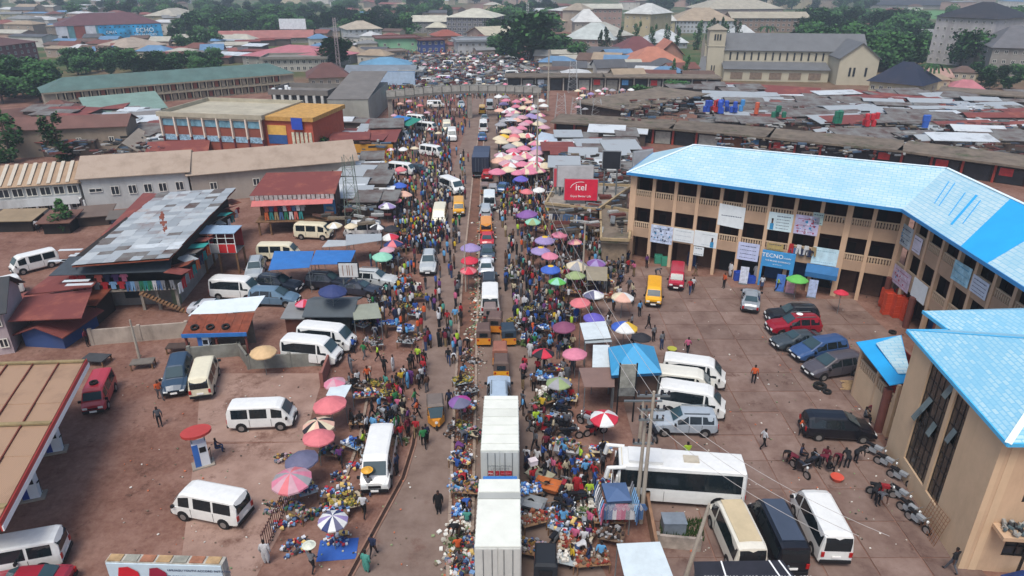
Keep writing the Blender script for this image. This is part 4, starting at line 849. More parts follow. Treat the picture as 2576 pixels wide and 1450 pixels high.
q = MB(); q.box(Wo, Wo + 9, 1, 14, 0, Ho - .2, 0); q.build('right_wing', mat('#a8503a', .9, .1), ob_); q = MB(); q.box(Wo + .5, Wo + 4, .9, 1, Ho * .62, Ho * .85); q.build('ochre_panel', mat('#d0a552', .8, .1), ob_); q = MB(); q.box(Wo + .5, Wo + 4, .9, 1, Ho * .4, Ho * .62); q.build('blue_panel', mat('#2d5288', .8, .15), ob_)
q = MB(); q.box(Wo + .8, Wo + 4.5, .85, 1, .1, Ho * .25); q.build('dark_shop', BLACK, ob_); q = MB(); q.box(Wo - .2, Wo + 9.4, .6, 14.4, Ho - .2, Ho + .5); q.build('ochre_cornice', mat('#b48b4c', .85, .2), ob_); q = MB(); q.box(Wo + 5.4, Wo + 7.4, .4, .6, Ho * .78, Ho + .4); q.build('blue_sign', mat('#2747a8', .5, .1), ob_)
q = MB()
for k in range(5): q.box(Wo + 5 + k * .8, Wo + 5.5 + k * .8, .8, 1, Ho * .3, Ho * .7)
q.build('white_screen', mat('#c8c4ac', .7, .3, 3), ob_)
house('ruin', 'windowless stained concrete block with curved grey roof beside the footbridge', (830, 316), (931, 316), 250, 26, 2.6, 'shed', '#a9a79b', '#7d7872', 1, 0, short='the stained concrete block', ov=.1)
sh = house('long_shed', 'long grey roofed shed on white columns left of the stained concrete block', (690, 292), (828, 296), 238, 10, 1.2, 'flat', '#3c3a3a', '#7f7a74', 1, 0)
for i in range(7): q = MB(); x = HW[sh.name][0] * (i + .5) / 7; q.box(x - .3, x + .3, -.6, -.1, 0, HW[sh.name][1]); q.build('column', mat('#b9bab4', .8, .1), sh)
for i, (px, b_, t_) in enumerate(((697, 262, 222), (714, 262, 223), (730, 258, 215), (736, 266, 220))): q = MB(); q.box(-.35, .35, -.35, .35, 0, ht(px, 290, t_)); o_ = q.build('antenna_panel', WHT, None, P(px, 290)); auto(o_, 'white antenna panel on the roof edge', 'antenna', 'antenna panels by the office building')
for (L_, R_, t_, c1, c2, rf, lab, sh_) in (
    ((0, 400), (330, 385), 330, '#9c8c78', '#7c5348', 'gable', 'long red brown roof with pale patches behind the two column trees', 'the long red brown roof'),
    ((230, 318), (340, 312), 305, '#8c2f2c', '#8b8a86', 'shed', 'red fronted row with grey sheet roof behind the column trees', None),
    ((345, 345), (415, 338), 318, '#7a746c', '#8a8784', 'shed', 'grey sheet shed left of the orange office building', None),
    ((10, 320), (85, 312), 302, '#7d6b60', '#6f4a40', 'gable', 'brown roof shed at far left above the column trees', None),
    ((250, 360), (330, 352), 335, '#b09a74', '#a8977c', 'flat', 'ochre stained wall block right of the column trees', None)):
    house('shed', lab, L_, R_, t_, 7, 1.6, rf, c1, c2, 1, 4, .8, .8, cat='shed', short=sh_)
# ---- footbridge
fb = empty('footbridge', (-26, 158, 0)); tag(fb, 'concrete footbridge with grey railing panels crossing the road', 'bridge', short='the footbridge')
ba, bb2 = Vector((-28, 157.0, 0)), Vector((6.5, 163.0, 0)); db = bb2 - ba; Lb = db.length; rb = math.atan2(db.y, db.x); nseg = 17
for i in range(nseg):
    t = (i + .5) / nseg; c = ba + db * t - fb.location; z = 5.3 + .9 * math.sin(math.pi * t)
    q = MB(); q.obox((c.x, c.y, z - .3), Lb / nseg, 2.4, .5, rb); q.build('deck', mat('#6e6a64', .9, .15), fb)
    q = MB(); q.obox((c.x + .2, c.y - 1.15, z + .55), Lb / nseg - .12, .07, 1.1, rb); q.build('railing_panel', mat('#9a978f', .8, .2, 1.0), fb); q = MB(); q.obox((c.x - .2, c.y + 1.15, z + .55), Lb / nseg - .12, .07, 1.1, rb); q.build('railing_panel', mat('#8f8c85', .8, .2), fb)
    q = MB(); cc = ba + db * (i / nseg) - fb.location; q.obox((cc.x + .2, cc.y - 1.2, z + .5), .12, .16, 1.4, rb); q.build('railing_post', mat('#4c4a48', .8, .1), fb)
for t in (.02, .53, .97): c = ba + db * t - fb.location; q = MB(); q.obox((c.x, c.y, 2.6), 1.0, 1.6, 5.0, rb); q.build('pier', mat('#8b8178', .9, .2), fb)
# ---- church
ch = empty('church', Vector((61.2, 226, 0)), -.13); tag(ch, 'cream church with long grey roof and transept', 'church', short='the church')
CH = mat('#aea793', .9, .05, .3, grime=.1); CG = mat('#626466', .7, .1, .3)
q = MB(); q.box(5, 47, 2, 14, 0, 8.5); q.build('nave_wall', CH, ch); q = MB(); q.slab([(4.5, 1.4, 8.5), (48, 1.4, 8.5), (48, 8, 13.2), (4.5, 8, 13.2)], .2); q.slab([(48, 14.6, 8.5), (4.5, 14.6, 8.5), (4.5, 8, 13.2), (48, 8, 13.2)], .2); q.build('nave_roof', CG, ch)
q = MB(); q.box(5, 36, -4, 2, 0, 3.6); q.build('aisle_wall', CH, ch); q = MB(); q.slab([(4.6, -4.6, 3.6), (36.3, -4.6, 3.6), (36.3, 2, 5.2), (4.6, 2, 5.2)], .15); q.build('aisle_roof', CG, ch)
for i in range(14): q = MB(); x = 7 + i * 2.15; q.box(x, x + .5, 1.9, 2.0, 5.6, 7.9); q.build('window', WINM, ch)
for i in range(5): q = MB(); x = 7 + i * 5.8; q.box(x, x + 3.6, -4.1, -4, .6, 2.6); q.build('window', mat('#7a6a5c', .7, .2), ch)
q = MB(); q.box(37, 48, -9, 2, 0, 7.6); q.add([(37, -9, 7.6), (48, -9, 7.6), (42.5, -9, 11.8)], [(0, 1, 2)]); q.build('transept_wall', CH, ch)
q = MB(); q.slab([(36.6, 8, 7.5), (36.6, -9.5, 7.5), (42.5, -9.5, 12.0), (42.5, 8, 12.0)], .2); q.slab([(48.4, -9.5, 7.5), (48.4, 8, 7.5), (42.5, 8, 12.0), (42.5, -9.5, 12.0)], .2); q.build('transept_roof', CG, ch)
for x in (40, 41.2, 44.5): q = MB(); q.box(x, x + .6, -9.1, -9, 2.5, 5); q.build('window', WINM, ch)
q = MB(); q.box(-.6, 5, 3, 12, 0, 9.5); q.add([(-.6, 3, 9.5), (-.6, 12, 9.5), (-.6, 7.5, 13)], [(0, 2, 1)]); q.build('porch_wall', CH, ch); q = MB(); q.slab([(-3, -3, 2.6), (-.4, -3, 2.6), (0, 2.5, 6.5), (-1.5, 2.5, 6.5)], .15); q.build('porch_roof', CG, ch)
tw = empty('bell_tower', Vector((61.3, 226.5, 0)), -.1); tag(tw, 'square cream bell tower with three tall louvred openings', 'tower', short='the bell tower')
q = MB(); q.box(0, 5, 0, 5, 0, 14.5); q.build('shaft', CH, tw); q = MB(); q.box(-.15, 5.15, -.15, 5.15, 9.6, 9.8); q.build('string_course', CH, tw); q = MB(); q.add([(-.4, -.4, 14.5), (5.4, -.4, 14.5), (5.4, 5.4, 14.5), (-.4, 5.4, 14.5), (2.5, 2.5, 16.2)], [(0, 1, 4), (1, 2, 4), (2, 3, 4), (3, 0, 4), (0, 3, 2, 1)]); q.build('roof', mat('#8e877a', .8, .1), tw)
for x in (1.5, 2.3, 3.1): q = MB(); q.box(x, x + .5, -.08, 0, 11.4, 13.2); q.build('opening', WINM, tw)
for x in (1.5, 2.3): q = MB(); q.box(x, x + .35, -.08, 0, 1.6, 4); q.build('opening', WINM, tw)
# ---- shop row with mossy slab roofs
MOSS = stainmat('mossy_slab', ['#4e463d', '#6a6055', '#7a6e60'], .5, .25, '#39452a', .55)
def shoprow(px, hs, dep, label, pc, nb, short=None, cond=1):
    ps = [P(*q) for q in px]; e = empty('shop_row', ps[0])
    for a, b in zip(ps, ps[1:]):
        a = a - ps[0]; b = b - ps[0]; d = (b - a).normalized(); n = Vector((-d.y, d.x, 0)); L_ = (b - a).length
        f = lambda x, y, z: a + d * x + n * y + Vector((0, 0, z))
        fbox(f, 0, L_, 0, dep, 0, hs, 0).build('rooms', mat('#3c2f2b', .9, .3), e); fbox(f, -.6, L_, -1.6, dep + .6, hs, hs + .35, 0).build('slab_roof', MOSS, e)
        k = max(2, int(L_ / 3.6))
        for i in range(k):
            x = L_ * i / k; fbox(f, x, x + .35, -.5, -.2, 0, hs).build('pillar', mat(pc, .8, .15), e)
            r = R.random(); m = WINM if r < .3 else mat(['#5e6a6e', '#8c8a80', '#2d2a2e', '#70452a', '#a8a89e'][R.randrange(5)], .6, .2)
            fbox(f, x + .6, x + L_ / k - .4, -.12, -.02, .1, hs * .8).build('shop_front', m, e)
            if R.random() < .3: fbox(f, x + .8, x + 2.6, -.6, -.5, hs * .45, hs * .85).build('sign', mat(['#c8ccd0', '#4a86b8', '#b03232', '#d0cbb8'][R.randrange(4)], .6, .2, 3), e)
    tag(e, label, 'building', 'shop rows with flat mossy roofs', short)
shoprow([(1395, 345), (1690, 364), (1932, 388), (2260, 424), (2576, 470), (2700, 490)], 3.0, 7, 'long row of open shops with red pillars under a mossy slab roof', '#9c3b2f', 20, 'the red pillared shop row')
shoprow([(1560, 312), (1770, 268)], 3.0, 13, 'mossy roofed block running diagonally with leaning sheets on its side', '#6b6158', 6, 'the diagonal mossy roof')
shoprow([(1275, 228), (1520, 228), (1810, 232)], 3.6, 6, 'long dark open shed row beyond the footbridge below the church', '#a9a296', 12, 'the dark open row')
shoprow([(2360, 262), (2640, 285)], 3.2, 6, 'dark open row with flat roof at the right edge', '#8a8378', 5)
for (L_, R_, t_, d_, c1, c2, lab) in (
    ((1806, 246), (2052, 262), 236, 8, '#5b3a34', '#7a3d33', 'long rust brown tin roof nearest the church aisle'), ((2095, 268), (2360, 300), 252, 8, '#5b3a34', '#7f4034', 'long rust brown tin roof in front of the navy roofed house')):
    house('market_shed', lab, L_, R_, t_, d_, 1.8, 'shed', c1, c2, 1, 0, cat='shed', short='the long rust roof' if '2052' in str(R_) else None, roofm=TINR)
# ============================================================ distant town (measured one by one)
H = house
ps_ = H('poster_building', 'four storey block wrapped in blue and white advertising posters under a maroon roof', (150, 110), (412, 99), 67, 24, 5, 'hip', '#a8aab4', '#6b4349', 4, 0, short='the blue poster building')
Wp, Hp = HW[ps_.name]
for nm, a, b, c in (('white_poster', .0, .10, '#c6c8d0'), ('teal_strip', .105, .16, '#5d8a92'), ('brick_front', .165, .26, '#8c4a40'), ('white_poster', .265, .36, '#c8c9d0'), ('teal_strip', .362, .38, '#4f8a98'), ('blue_banner', .382, 1.0, '#2f97cc')):
    q = MB(); q.box(a * Wp, b * Wp, -.3, -.02, .3, Hp - .1); q.build(nm, mat(c, .6, .2 if c[1] != '2' else .45, .25), ps_)
for a in (.02, .28): q = MB(); q.box((a + .015) * Wp, (a + .065) * Wp, -.36, -.3, .8, Hp * .42); q.build('motorbike_print', mat('#2b2f3a', .7, .3, 1), ps_)
for r_, z in enumerate((.88, .5)):
    for i in range(13): q = MB(); x = (.4 + i * .045) * Wp; q.box(x, x + .7, -.34, -.3, Hp * z - .5, Hp * z); q.build('window', WINM, ps_)
text('ECHO', 3.0, WHT, 'lettering', ps_, wallM(.83 * Wp, -.33, Hp * .6)); text('THE BRANDED', 1.5, WHT, 'lettering', ps_, wallM(.83 * Wp, -.33, Hp * .32)); text('CALLS', 1.6, WHT, 'lettering', ps_, wallM(.5 * Wp, -.33, Hp * .55))
for a in (
 ('brick_building', 'maroon brick block with red brown hipped roof at the left edge', (-45, 188), (104, 163), 124, 26, 3.2, 'hip', '#8f565a', '#6b4440', 4, 9, .9, 1.0, 'the maroon brick block'),
 ('house', 'cream three storey house right of the blue poster building', (445, 70), (512, 62), 41, 20, 4, 'hip', '#b9a582', '#b9b3a0', 3, 6, 1, 1.1, 'the cream house by the posters'),
 ('house', 'white house with beige hipped roof in front of the blue posters', (330, 146), (422, 136), 121, 20, 3, 'hip', '#c7c1bd', '#b3a18d', 2, 6, .9, 1, 'the beige roofed house'),
 ('warehouse', 'long low building with faded pink red roof behind the pink hipped roof', (552, 112), (786, 108), 98, 14, 3, 'gable', '#9a9488', '#b06c64', 1, 8, 1, 1, 'the long pink roof'),
 ('warehouse', 'broad building with salmon pink hipped roof left of the lattice mast', (612, 164), (800, 176), 140, 24, 3.2, 'hip', '#a09a90', '#c4717a', 2, 7, 1, 1, 'the salmon pink roof'),
 ('balcony_building', 'two storey white gallery building below the salmon pink roof', (665, 182), (822, 180), 150, 12, .8, 'flat', '#b9b4a8', '#8f8a80', 2, 10, 1.1, 1.2, 'the white gallery building'),
 ('house', 'white three storey house with cream hipped roof and arched blue bay', (878, 107), (962, 104), 75, 20, 3.4, 'hip', '#cfd2d0', '#bcae97', 3, 6, 1, 1.1, 'the white three storey house'),
 ('office_block', 'large slate grey block with pale roof beside a lower cream wing', (1125, 92), (1241, 94), 44, 26, 4, 'hip', '#6f7480', '#cfcdb8', 4, 9, 1.8, 1.7, 'the slate grey block'),
 ('office_wing', 'lower cream and grey wing left of the slate grey block', (1028, 84), (1122, 84), 55, 14, 3, 'gable', '#8f8e8c', '#cbc7b2', 3, 8, 1.2, 1.1, 'the cream wing'),
 ('pavilion', 'small pavilion with pale hipped roof in front of the cream wing', (1074, 92), (1122, 92), 70, 12, 2.4, 'hip', '#8a8880', '#d0cbb0', 1, 3, 1, 1, None),
 ('shop_block', 'mint green fronted shop building below the white three storey house', (952, 132), (1056, 129), 99, 14, .5, 'flat', '#8ccb9c', '#7a4a40', 1, 3, 1, 1, 'the mint green shop'),
 ('shop_block', 'cream arcaded row under the mint green shop', (960, 158), (1022, 155), 132, 8, .4, 'flat', '#b8a692', '#8c7a6c', 2, 5, 1, 1, None),
 ('shop_block', 'deep blue fronted shop right of the mint green shop', (1060, 134), (1120, 132), 103, 10, .4, 'flat', '#2d4d96', '#6e4038', 2, 4, 1, 1, 'the deep blue shop'),
 ('house', 'orange trimmed house behind the deep blue shop', (1100, 112), (1160, 110), 92, 12, 2.5, 'hip', '#a87a5c', '#a6523c', 1, 3, 1, 1, None),
 ('house', 'white flat house with open stair at the end of the market road', (1152, 140), (1246, 138), 106, 14, .8, 'flat', '#bfc3c4', '#98a0a6', 2, 6, 1, 1, 'the white flat house'),
 ('warehouse', 'pale gabled hall right of the slate grey block', (1222, 108), (1300, 104), 90, 20, 3.4, 'gable', '#a78f80', '#c9c0a4', 1, 4, 1, 1, 'the pale gabled hall'),
 ('house', 'bright blue hipped roof house behind the solar panelled roof', (905, 180), (1035, 178), 169, 14, 2.4, 'hip', '#b4b8ba', '#5f9fc4', 1, 4, 1, 1, 'the bright blue roof'),
 ('house', 'white walled building with grey ribbed roof beside the blue billboard frame', (872, 210), (1040, 210), 186, 10, 2, 'gable', '#c3c6c6', '#7f8a94', 1, 6, 1, 1, 'the grey ribbed roof'),
 ('house', 'cream house with dark brown hipped roof left of the grey ribbed roof', (780, 222), (880, 218), 197, 14, 3.4, 'hip', '#bdb19a', '#6f463e', 1, 5, .8, 1, 'the dark brown roof'),
 ('kiosk_block', 'white topped kiosk with yellow figure by the footbridge', (1010, 208), (1060, 208), 180, 8, .5, 'flat', '#c2c6c8', '#b9bdba', 2, 2, 1, 1, None),
 ('hotel', 'brick fronted block left of the beige stair tower', (1378, 70), (1414, 73), 26, 22, 2, 'hip', '#8f6258', '#cdd0c8', 4, 3, .9, 1, None),
 ('hotel_tower', 'beige stair tower with small tan hipped roof', (1414, 80), (1464, 82), 26, 14, 3.6, 'hip', '#b9a894', '#a89a84', 4, 1, .6, .6, 'the beige stair tower'),
 ('hotel', 'long pale brick hotel behind the beige stair tower', (1466, 72), (1562, 72), 22, 16, 2.4, 'gable', '#b08e82', '#c8c6b4', 3, 8, 1.2, 1.1, 'the pale brick hotel'),
 ('house', 'cream house with white hipped roof right of the pale brick hotel', (1568, 100), (1632, 104), 34, 22, 4.6, 'hip', '#c3b28a', '#cfd2cc', 3, 4, .9, .9, 'the cream villa'),
 ('house', 'white pointed roof house in front of the beige stair tower', (1445, 92), (1510, 92), 56, 20, 6, 'hip', '#b9b2a4', '#d2d4cf', 2, 5, 1, 1, None),
 ('hall', 'large pale hipped roof hall with pink walls', (1418, 128), (1540, 132), 98, 26, 6, 'hip', '#b59a8c', '#bfc8c2', 2, 9, 1, 1, 'the large pale hall'),
 ('hall', 'pale gabled wing right of the large pale hall', (1540, 128), (1588, 124), 92, 26, 5, 'hip', '#b08c7c', '#b7b6a8', 2, 4, 1, 1, None),
 ('school', 'yellow walled school with maroon roof and blue shutters', (1560, 156), (1660, 156), 130, 20, 4.6, 'hip', '#bfae86', '#7a4040', 2, 8, 1.6, 1, 'the maroon roofed school'),
 ('house', 'house with wide terracotta orange roof left of the bell tower', (1590, 190), (1718, 188), 160, 16, 4.4, 'hip', '#a8907e', '#c57a5c', 1, 6, 1, 1, 'the terracotta roof'),
 ('house', 'terracotta gable behind the wide terracotta roof', (1655, 160), (1716, 160), 140, 14, 5, 'gablex', '#b8826c', '#c27456', 1, 2, 1, 1, None),
 ('water_house', 'narrow cream tower house with white pyramid roof', (1662, 86), (1696, 86), 53, 12, 4.4, 'hip', '#c6b98e', '#d0d0c6', 3, 2, .9, .9, 'the narrow cream tower'),
 ('school', 'long white and blue school with tan hipped roof', (1698, 84), (1846, 84), 53, 24, 6.4, 'hip', '#c0c6cc', '#b09c80', 3, 16, 1, 1.2, 'the white and blue school'),
 ('hall', 'very large pale brown roof hall at the top right of the school', (1775, 42), (1968, 40), 24, 40, 8, 'hip', '#a28c80', '#b5ad96', 1, 8, 1.5, 1.5, 'the very large hall'),
 ('office_block', 'brown two storey block with strip windows right of the school', (1838, 82), (2030, 82), 46, 16, 3, 'gable', '#9a8070', '#b3a990', 3, 14, 1.4, 1.2, 'the brown strip window block'),
 ('house', 'white roofed workshop beside the blue water tanks', (1632, 122), (1728, 122), 108, 20, 5, 'hip', '#b9bfc4', '#c9d0d0', 1, 6, 1, 1, None),
 ('house', 'white house with peaked roof among the cypresses', (1838, 114), (1908, 114), 95, 16, 5, 'hip', '#bfc6ca', '#c6cbc9', 1, 4, 1, 1, 'the white peaked house'),
 ('house', 'long low orange roof behind the church', (1802, 134), (1925, 134), 122, 14, 4, 'hip', '#b98c74', '#c2704e', 1, 5, 1, 1, None),
 ('house', 'house with navy blue hipped roof beside the church transept', (2182, 236), (2308, 250), 204, 14, 5.0, 'hip', '#c3b894', '#1f2a44', 1, 6, 1, 1, 'the navy roof'),
 ('tower_block', 'tall stained grey tower block with black hipped roof', (2330, 158), (2475, 172), 42, 26, 5, 'hip', '#bdb8b8', '#33363e', 6, 8, .8, 1, 'the stained tower block'),
 ('house', 'grey roofed building behind the two dark trees at right edge', (2480, 190), (2620, 196), 120, 26, 6, 'hip', '#9a948c', '#6f6f72', 3, 6, 1, 1, None),
 ('warehouse', 'long pinkish low roof right of the navy roof', (2270, 205), (2390, 208), 192, 10, 2, 'gable', '#94806e', '#b9907e', 1, 5, 1, 1, None),
 ('house', 'small tan roofed house among the trees', (2218, 104), (2275, 104), 88, 14, 3, 'hip', '#a89a86', '#b09476', 1, 3, 1, 1, None),
 ('house', 'dark roofed long hall above the sports field', (2180, 22), (2400, 24), 12, 20, 4, 'gable', '#8c8880', '#3f434c', 1, 10, 1.5, 1.5, None),
 ('house', 'pink roofed kiosk at the right edge above the dark row', (2395, 232), (2470, 236), 222, 8, 2, 'hip', '#a87a74', '#c8747c', 1, 2, 1, 1, None),
 ('house', 'red brown house with dark roof right of the church nave end', (2035, 128), (2120, 126), 116, 14, 4, 'hip', '#a08a7a', '#9a4a3e', 1, 4, 1, 1, None),
 ('house', 'cream roofed bungalow left of the large pale hall', (1290, 118), (1330, 116), 108, 12, 2.6, 'hip', '#b3a292', '#c9bfa8', 1, 3, 1, 1, None)):
    nm, lab, L_, R_, t_, dep, rise, rf, wc, rc, st, nw, ww, wh, sh_ = a
    H(nm, lab, L_, R_, t_, dep, rise, rf, wc, rc, st, nw, ww, wh, cat='building', short=sh_, ov=.8, nside=2 if nw > 3 else 0)
# far billboards
def billboard(px, py, top, bot, w, c, lab, frame='#8a8f92', txt=None, tc=None, name='billboard', th=.15, posts=2, rz=0, short=None, back=None):
    p = P(px, py); zt = ht(px, py, top); zb = ht(px, py, bot); e = empty(name, p, rz)
    q = MB(); q.box(-w / 2, w / 2, -th / 2, th / 2, zb, zt); q.build('panel', mat(c, .6, .12, 1.0), e)
    q = MB(); q.box(-w / 2 - .1, w / 2 + .1, th / 2, th / 2 + .12, zb - .1, zt + .1); q.build('frame', mat(frame, .7, .1), e)
    for i in range(posts): x = 0 if posts == 1 else -w / 2 + .3 + i * (w - .6) / (posts - 1); q = MB(); q.cyl((x, .2, 0), (x, .2, zb), .1 if posts > 1 else .35); q.build('post', STEEL, e)
    for (s, sz, x, z) in (txt or []): text(s, sz, tc or WHT, 'lettering', e, wallM(x, -th / 2 - .02, zb + (zt - zb) * z))
    tag(e, lab, 'billboard', None, short); return e
billboard(741, 104, 48, 74, 13, '#c9d0d4', 'white billboard on a single tall pole above the pink roofs', posts=1, short='the single pole billboard')
it = billboard(1457, 582, 452, 504, 4.1, '#cb2440', 'bright red billboard with white itel wordmark above the concrete ledge', txt=(('itel', 1.15, 0, .62), ('Enjoy Better Life', .38, 0, .2)), rz=-.08, short='the red billboard')
q = MB()
for i in range(14): a0, a1 = 1.0 + i * .12, 1.0 + (i + 1) * .12; q.add([(1.35 * math.cos(a0 + 0.3) , -.1, 5.6 + .95 * math.sin(a0 + .3)), (1.35 * math.cos(a1 + .3), -.1, 5.6 + .95 * math.sin(a1 + .3)), (1.28 * math.cos(a1 + .3), -.1, 5.6 + .88 * math.sin(a1 + .3)), (1.28 * math.cos(a0 + .3), -.1, 5.6 + .88 * math.sin(a0 + .3))], [(3, 2, 1, 0)])
q.build('arc_mark', WHT, it)
billboard(1443, 560, 418, 470, 4.6, '#b4b2b3', 'grey backed billboard of vertical sheets behind the red billboard', rz=.02)
billboard(1605, 560, 380, 445, 3.0, '#a8acb0', 'tall grey sheet hoarding with faded figure at the corner of the blue roofed plaza', posts=2, rz=.5)
billboard(1529, 560, 382, 424, 2.2, '#22252c', 'black hoarding sheet left of the tall grey hoarding', rz=-.1)
billboard(975, 226, 181, 214, 16, '#9fb3c6', 'blue framed skeletal billboard facing the footbridge', frame='#3f6d9a', posts=4, short='the blue framed billboard')
billboard(1402, 556, 425, 470, 1.2, '#c04a55', 'narrow red and white upright hoarding left of the red billboard')
# concrete ledge roofs beside the plaza
def slabroof(px4, z, th, lab, m, cat='building', name='slab_roof_building', wallin=.6, wc='#8a7864', short=None):
    ps = [P(x, y, z) for x, y in px4]; o = Vector((ps[0].x, ps[0].y, 0)); e = empty(name, o)
    q = MB(); q.slab([p - o for p in ps], th); q.build('roof_slab', m, e); c = sum(ps, Vector()) / 4
    q = MB(); base = [(p + (c - p).normalized() * wallin) for p in ps]; q.slab([Vector((p.x, p.y, z - th - .01)) - o for p in base], z - th - .02); q.build('wall', mat(wc, .9, .2), e)
    q = MB()
    for a, b in zip(ps, ps[1:] + ps[:1]):
        d = (b - a).normalized(); n = Vector((-d.y, d.x, 0)) * .12; a2, b2_ = a - o, b - o
        q.slab([a2 + n + Vector((0, 0, .3)), b2_ + n + Vector((0, 0, .3)), b2_ - n + Vector((0, 0, .3)), a2 - n + Vector((0, 0, .3))], .3)
    q.build('parapet', mat('#a08d6c', .9, .2, 1, grime=.4), e); tag(e, lab, cat, None, short); return e
slabroof([(1372, 515), (1505, 530), (1590, 470), (1400, 462)], 3.6, .4, 'low concrete roofed shop with ochre edge below the red billboard', CONC, short='the ochre edged ledge')
slabroof([(1512, 605), (1582, 608), (1592, 535), (1510, 520)], 3.4, .3, 'square parapet roof with weeds beside the plaza end wall', MOSS, short='the weedy parapet roof')
# ============================================================ utility poles and wires
def pole(px, py, top, lab, arms=((0, .2),), short=None, insul=True, r=.115, dxt=0.0):
    p = P(px, py); h = ht(px, py, top); e = empty('utility_pole', p); q = MB(); q.cyl((0, 0, 0), (dxt, 0, h), r * 1.25, r * .7, 9); q.build('shaft', POLE, e)
    for (off, w, z) in arms:
        q = MB(); q.box(-w / 2, w / 2, -.06, .06, h * z - .06, h * z + .06); q.build('crossarm', STEEL, e)
        if insul:
            for k in (-1, -.5, .5, 1): q = MB(); q.cyl((k * w / 2 * .92, 0, h * z + .06), (k * w / 2 * .92, 0, h * z + .3), .06, n=6); q.build('insulator', mat('#2b2b30', .3, .1), e)
    tag(e, lab, 'pole', None, short); return e, h
p1, h1_ = pole(1612, 1315, 985, 'thick concrete pole with insulators behind the blue clothes stall', ((0, 1.8, .97), (0, 1.4, .87), (0, 1.4, .8)), 'the thick concrete pole')
p1b, _ = pole(1600, 1300, 1030, 'second concrete pole joined to the thick concrete pole', ((0, 1.2, .7),), None)
p2, h2_ = pole(1718, 1475, 1268, 'bare concrete pole leaning in front of the white and cream minibus', (), 'the leaning bare pole', dxt=.75, r=.11)
p3, h3_ = pole(1608, 1115, 1008, 'short pole with white crossarm beside the silver SUV', ((0, 2.6, .99),), None, False)
p4, h4_ = pole(1464, 735, 560, 'thin grey street pole between the umbrellas right of the road', (), None, False, .1)
p5, _ = pole(1172, 735, 608, 'thin lamp pole standing on the median by the red umbrellas', (), None, False, .06)
p6, _ = pole(352, 905, 805, 'pale blue short post in the dirt before the grey yard wall', (), None, False, .1)
p7, _ = pole(1340 + 10, 470, 232, 'tall thin pole rising among the far umbrellas', (), None, False, .12)
p8, _ = pole(1378, 280, 125, 'tall pole beside the dark trees past the footbridge', (), None, False, .2)
# transformer frame: rusty box on posts by the blue hip kiosk
for k, (x, y, t_) in enumerate(((1410, 300, 236), (1448, 302, 246), (1500, 300, 250), (1440, 232, 152))): mast(x, y, t_, 'grey steel scaffold frame, %s of four near the footbridge end' % ('leftmost', 'second', 'third', 'farthest')[k], 1.3, mat('#a5a8a8', .6, .1), 'scaffold')
tb = empty('sign_panel', P(1570, 1062)); q = MB(); q.box(-.6, .6, -.06, .06, 3.0, 4.9); q.build('panel', mat('#8f8f86', .8, .25, 2), tb); q = MB(); q.box(-.58, .58, -.08, .08, 2.3, 2.95); q.build('lower_panel', mat('#6e6f6c', .8, .3, 3), tb)
for x in (-.6, .6): q = MB(); q.box(x - .05, x + .05, -.07, .07, 0, 5.0); q.build('post', BLACK, tb)
tag(tb, 'weathered upright sign panel in black frame before the blue hipped kiosk', 'sign')
def wire(a, b, sag, lab):
    q = MB(); pts = []
    for i in range(13): t = i / 12; pts.append(a + (b - a) * t + Vector((0, 0, -4 * sag * t * (1 - t))))
    for u, v in zip(pts, pts[1:]): q.cyl(u - a, v - a, .012, n=4)
    o = q.build('power_line', mat('#b7b2ac', .6, .1), None, a); tag(o, lab, 'wire', 'power lines over the yard'); return o
for k, dx in enumerate((-.8, 0, .8)):
    nmk = ('left', 'middle', 'right')[k]
    wire(p1.location + Vector((dx, 0, h1_ * .97)), Vector((2.5 + dx, 76, 9)), 1.2, nmk + ' power line running from the thick concrete pole over the umbrellas')
    wire(Vector((14.6 + dx * 1.6, 22, 8.5)), p1.location + Vector((dx, .1, h1_ * .88)), .6, nmk + ' power line running toward the camera over the leaning bare pole')
# ============================================================ VEHICLES
class Sec:
    def __init__(s, secs): s.s = secs
    def at(s, x):
        S = s.s
        if x <= S[0][0]: return S[0]
        for a, b in zip(S, S[1:]):
            if a[0] <= x <= b[0]:
                t = (x - a[0]) / (b[0] - a[0]); return tuple(a[i] + (b[i] - a[i]) * t for i in range(6))
        return S[-1]
    def side(s, x, t, sg, off=.012):
        _, zt, wt, zb, wb, z0 = s.at(x); p = Vector((x, sg * (wb + (wt - wb) * t + off), zb + (zt - .07 - zb) * t)); return p
def bodymesh(S, m, name='body'):
    q = MB(); rings = []
    for (x, zt, wt, zb, wb, z0) in S.s:
        r = [(x, -wb * .9, z0), (x, -wb, z0 + .12), (x, -wb, (z0 + zb) / 2 + .05), (x, -wb * .985, zb), (x, -wt, zt - .07), (x, -wt + .13, zt - .005), (x, 0, zt + .03)]
        r += [(a, -b, c) for a, b, c in reversed(r[:-1])]; rings.append(r)
    n = len(rings[0]); vs = [p for r in rings for p in r]; fs = []
    for i in range(len(rings) - 1):
        for j in range(n): k = (j + 1) % n; fs.append((i * n + j, i * n + k, (i + 1) * n + k, (i + 1) * n + j))
    fs = [tuple(reversed(f)) for f in fs]; fs.append(tuple(range(n))); fs.append(tuple(range(len(vs) - 1, len(vs) - n - 1, -1)))
    q.add(vs, fs); me = q.mesh(name, m)
    return me
def quadmesh(name, m, quads, th=0.0):
    q = MB()
    for p in quads: q.add(p, [(0, 1, 2, 3)])
    return q.mesh(name, m)
wq = MB(); wq.cyl((0, -.11, 0), (0, .11, 0), .33, n=16, mi=0); wq.cyl((0, -.125, 0), (0, .125, 0), .2, n=10, mi=1)
WHEEL = wq.mesh('wheel', [TYRE, RIM]); ar = MB(); ar.cyl((0, -.01, 0), (0, .01, 0), .4, n=16); ARCH = ar.mesh('wheel_arch', BLACK)
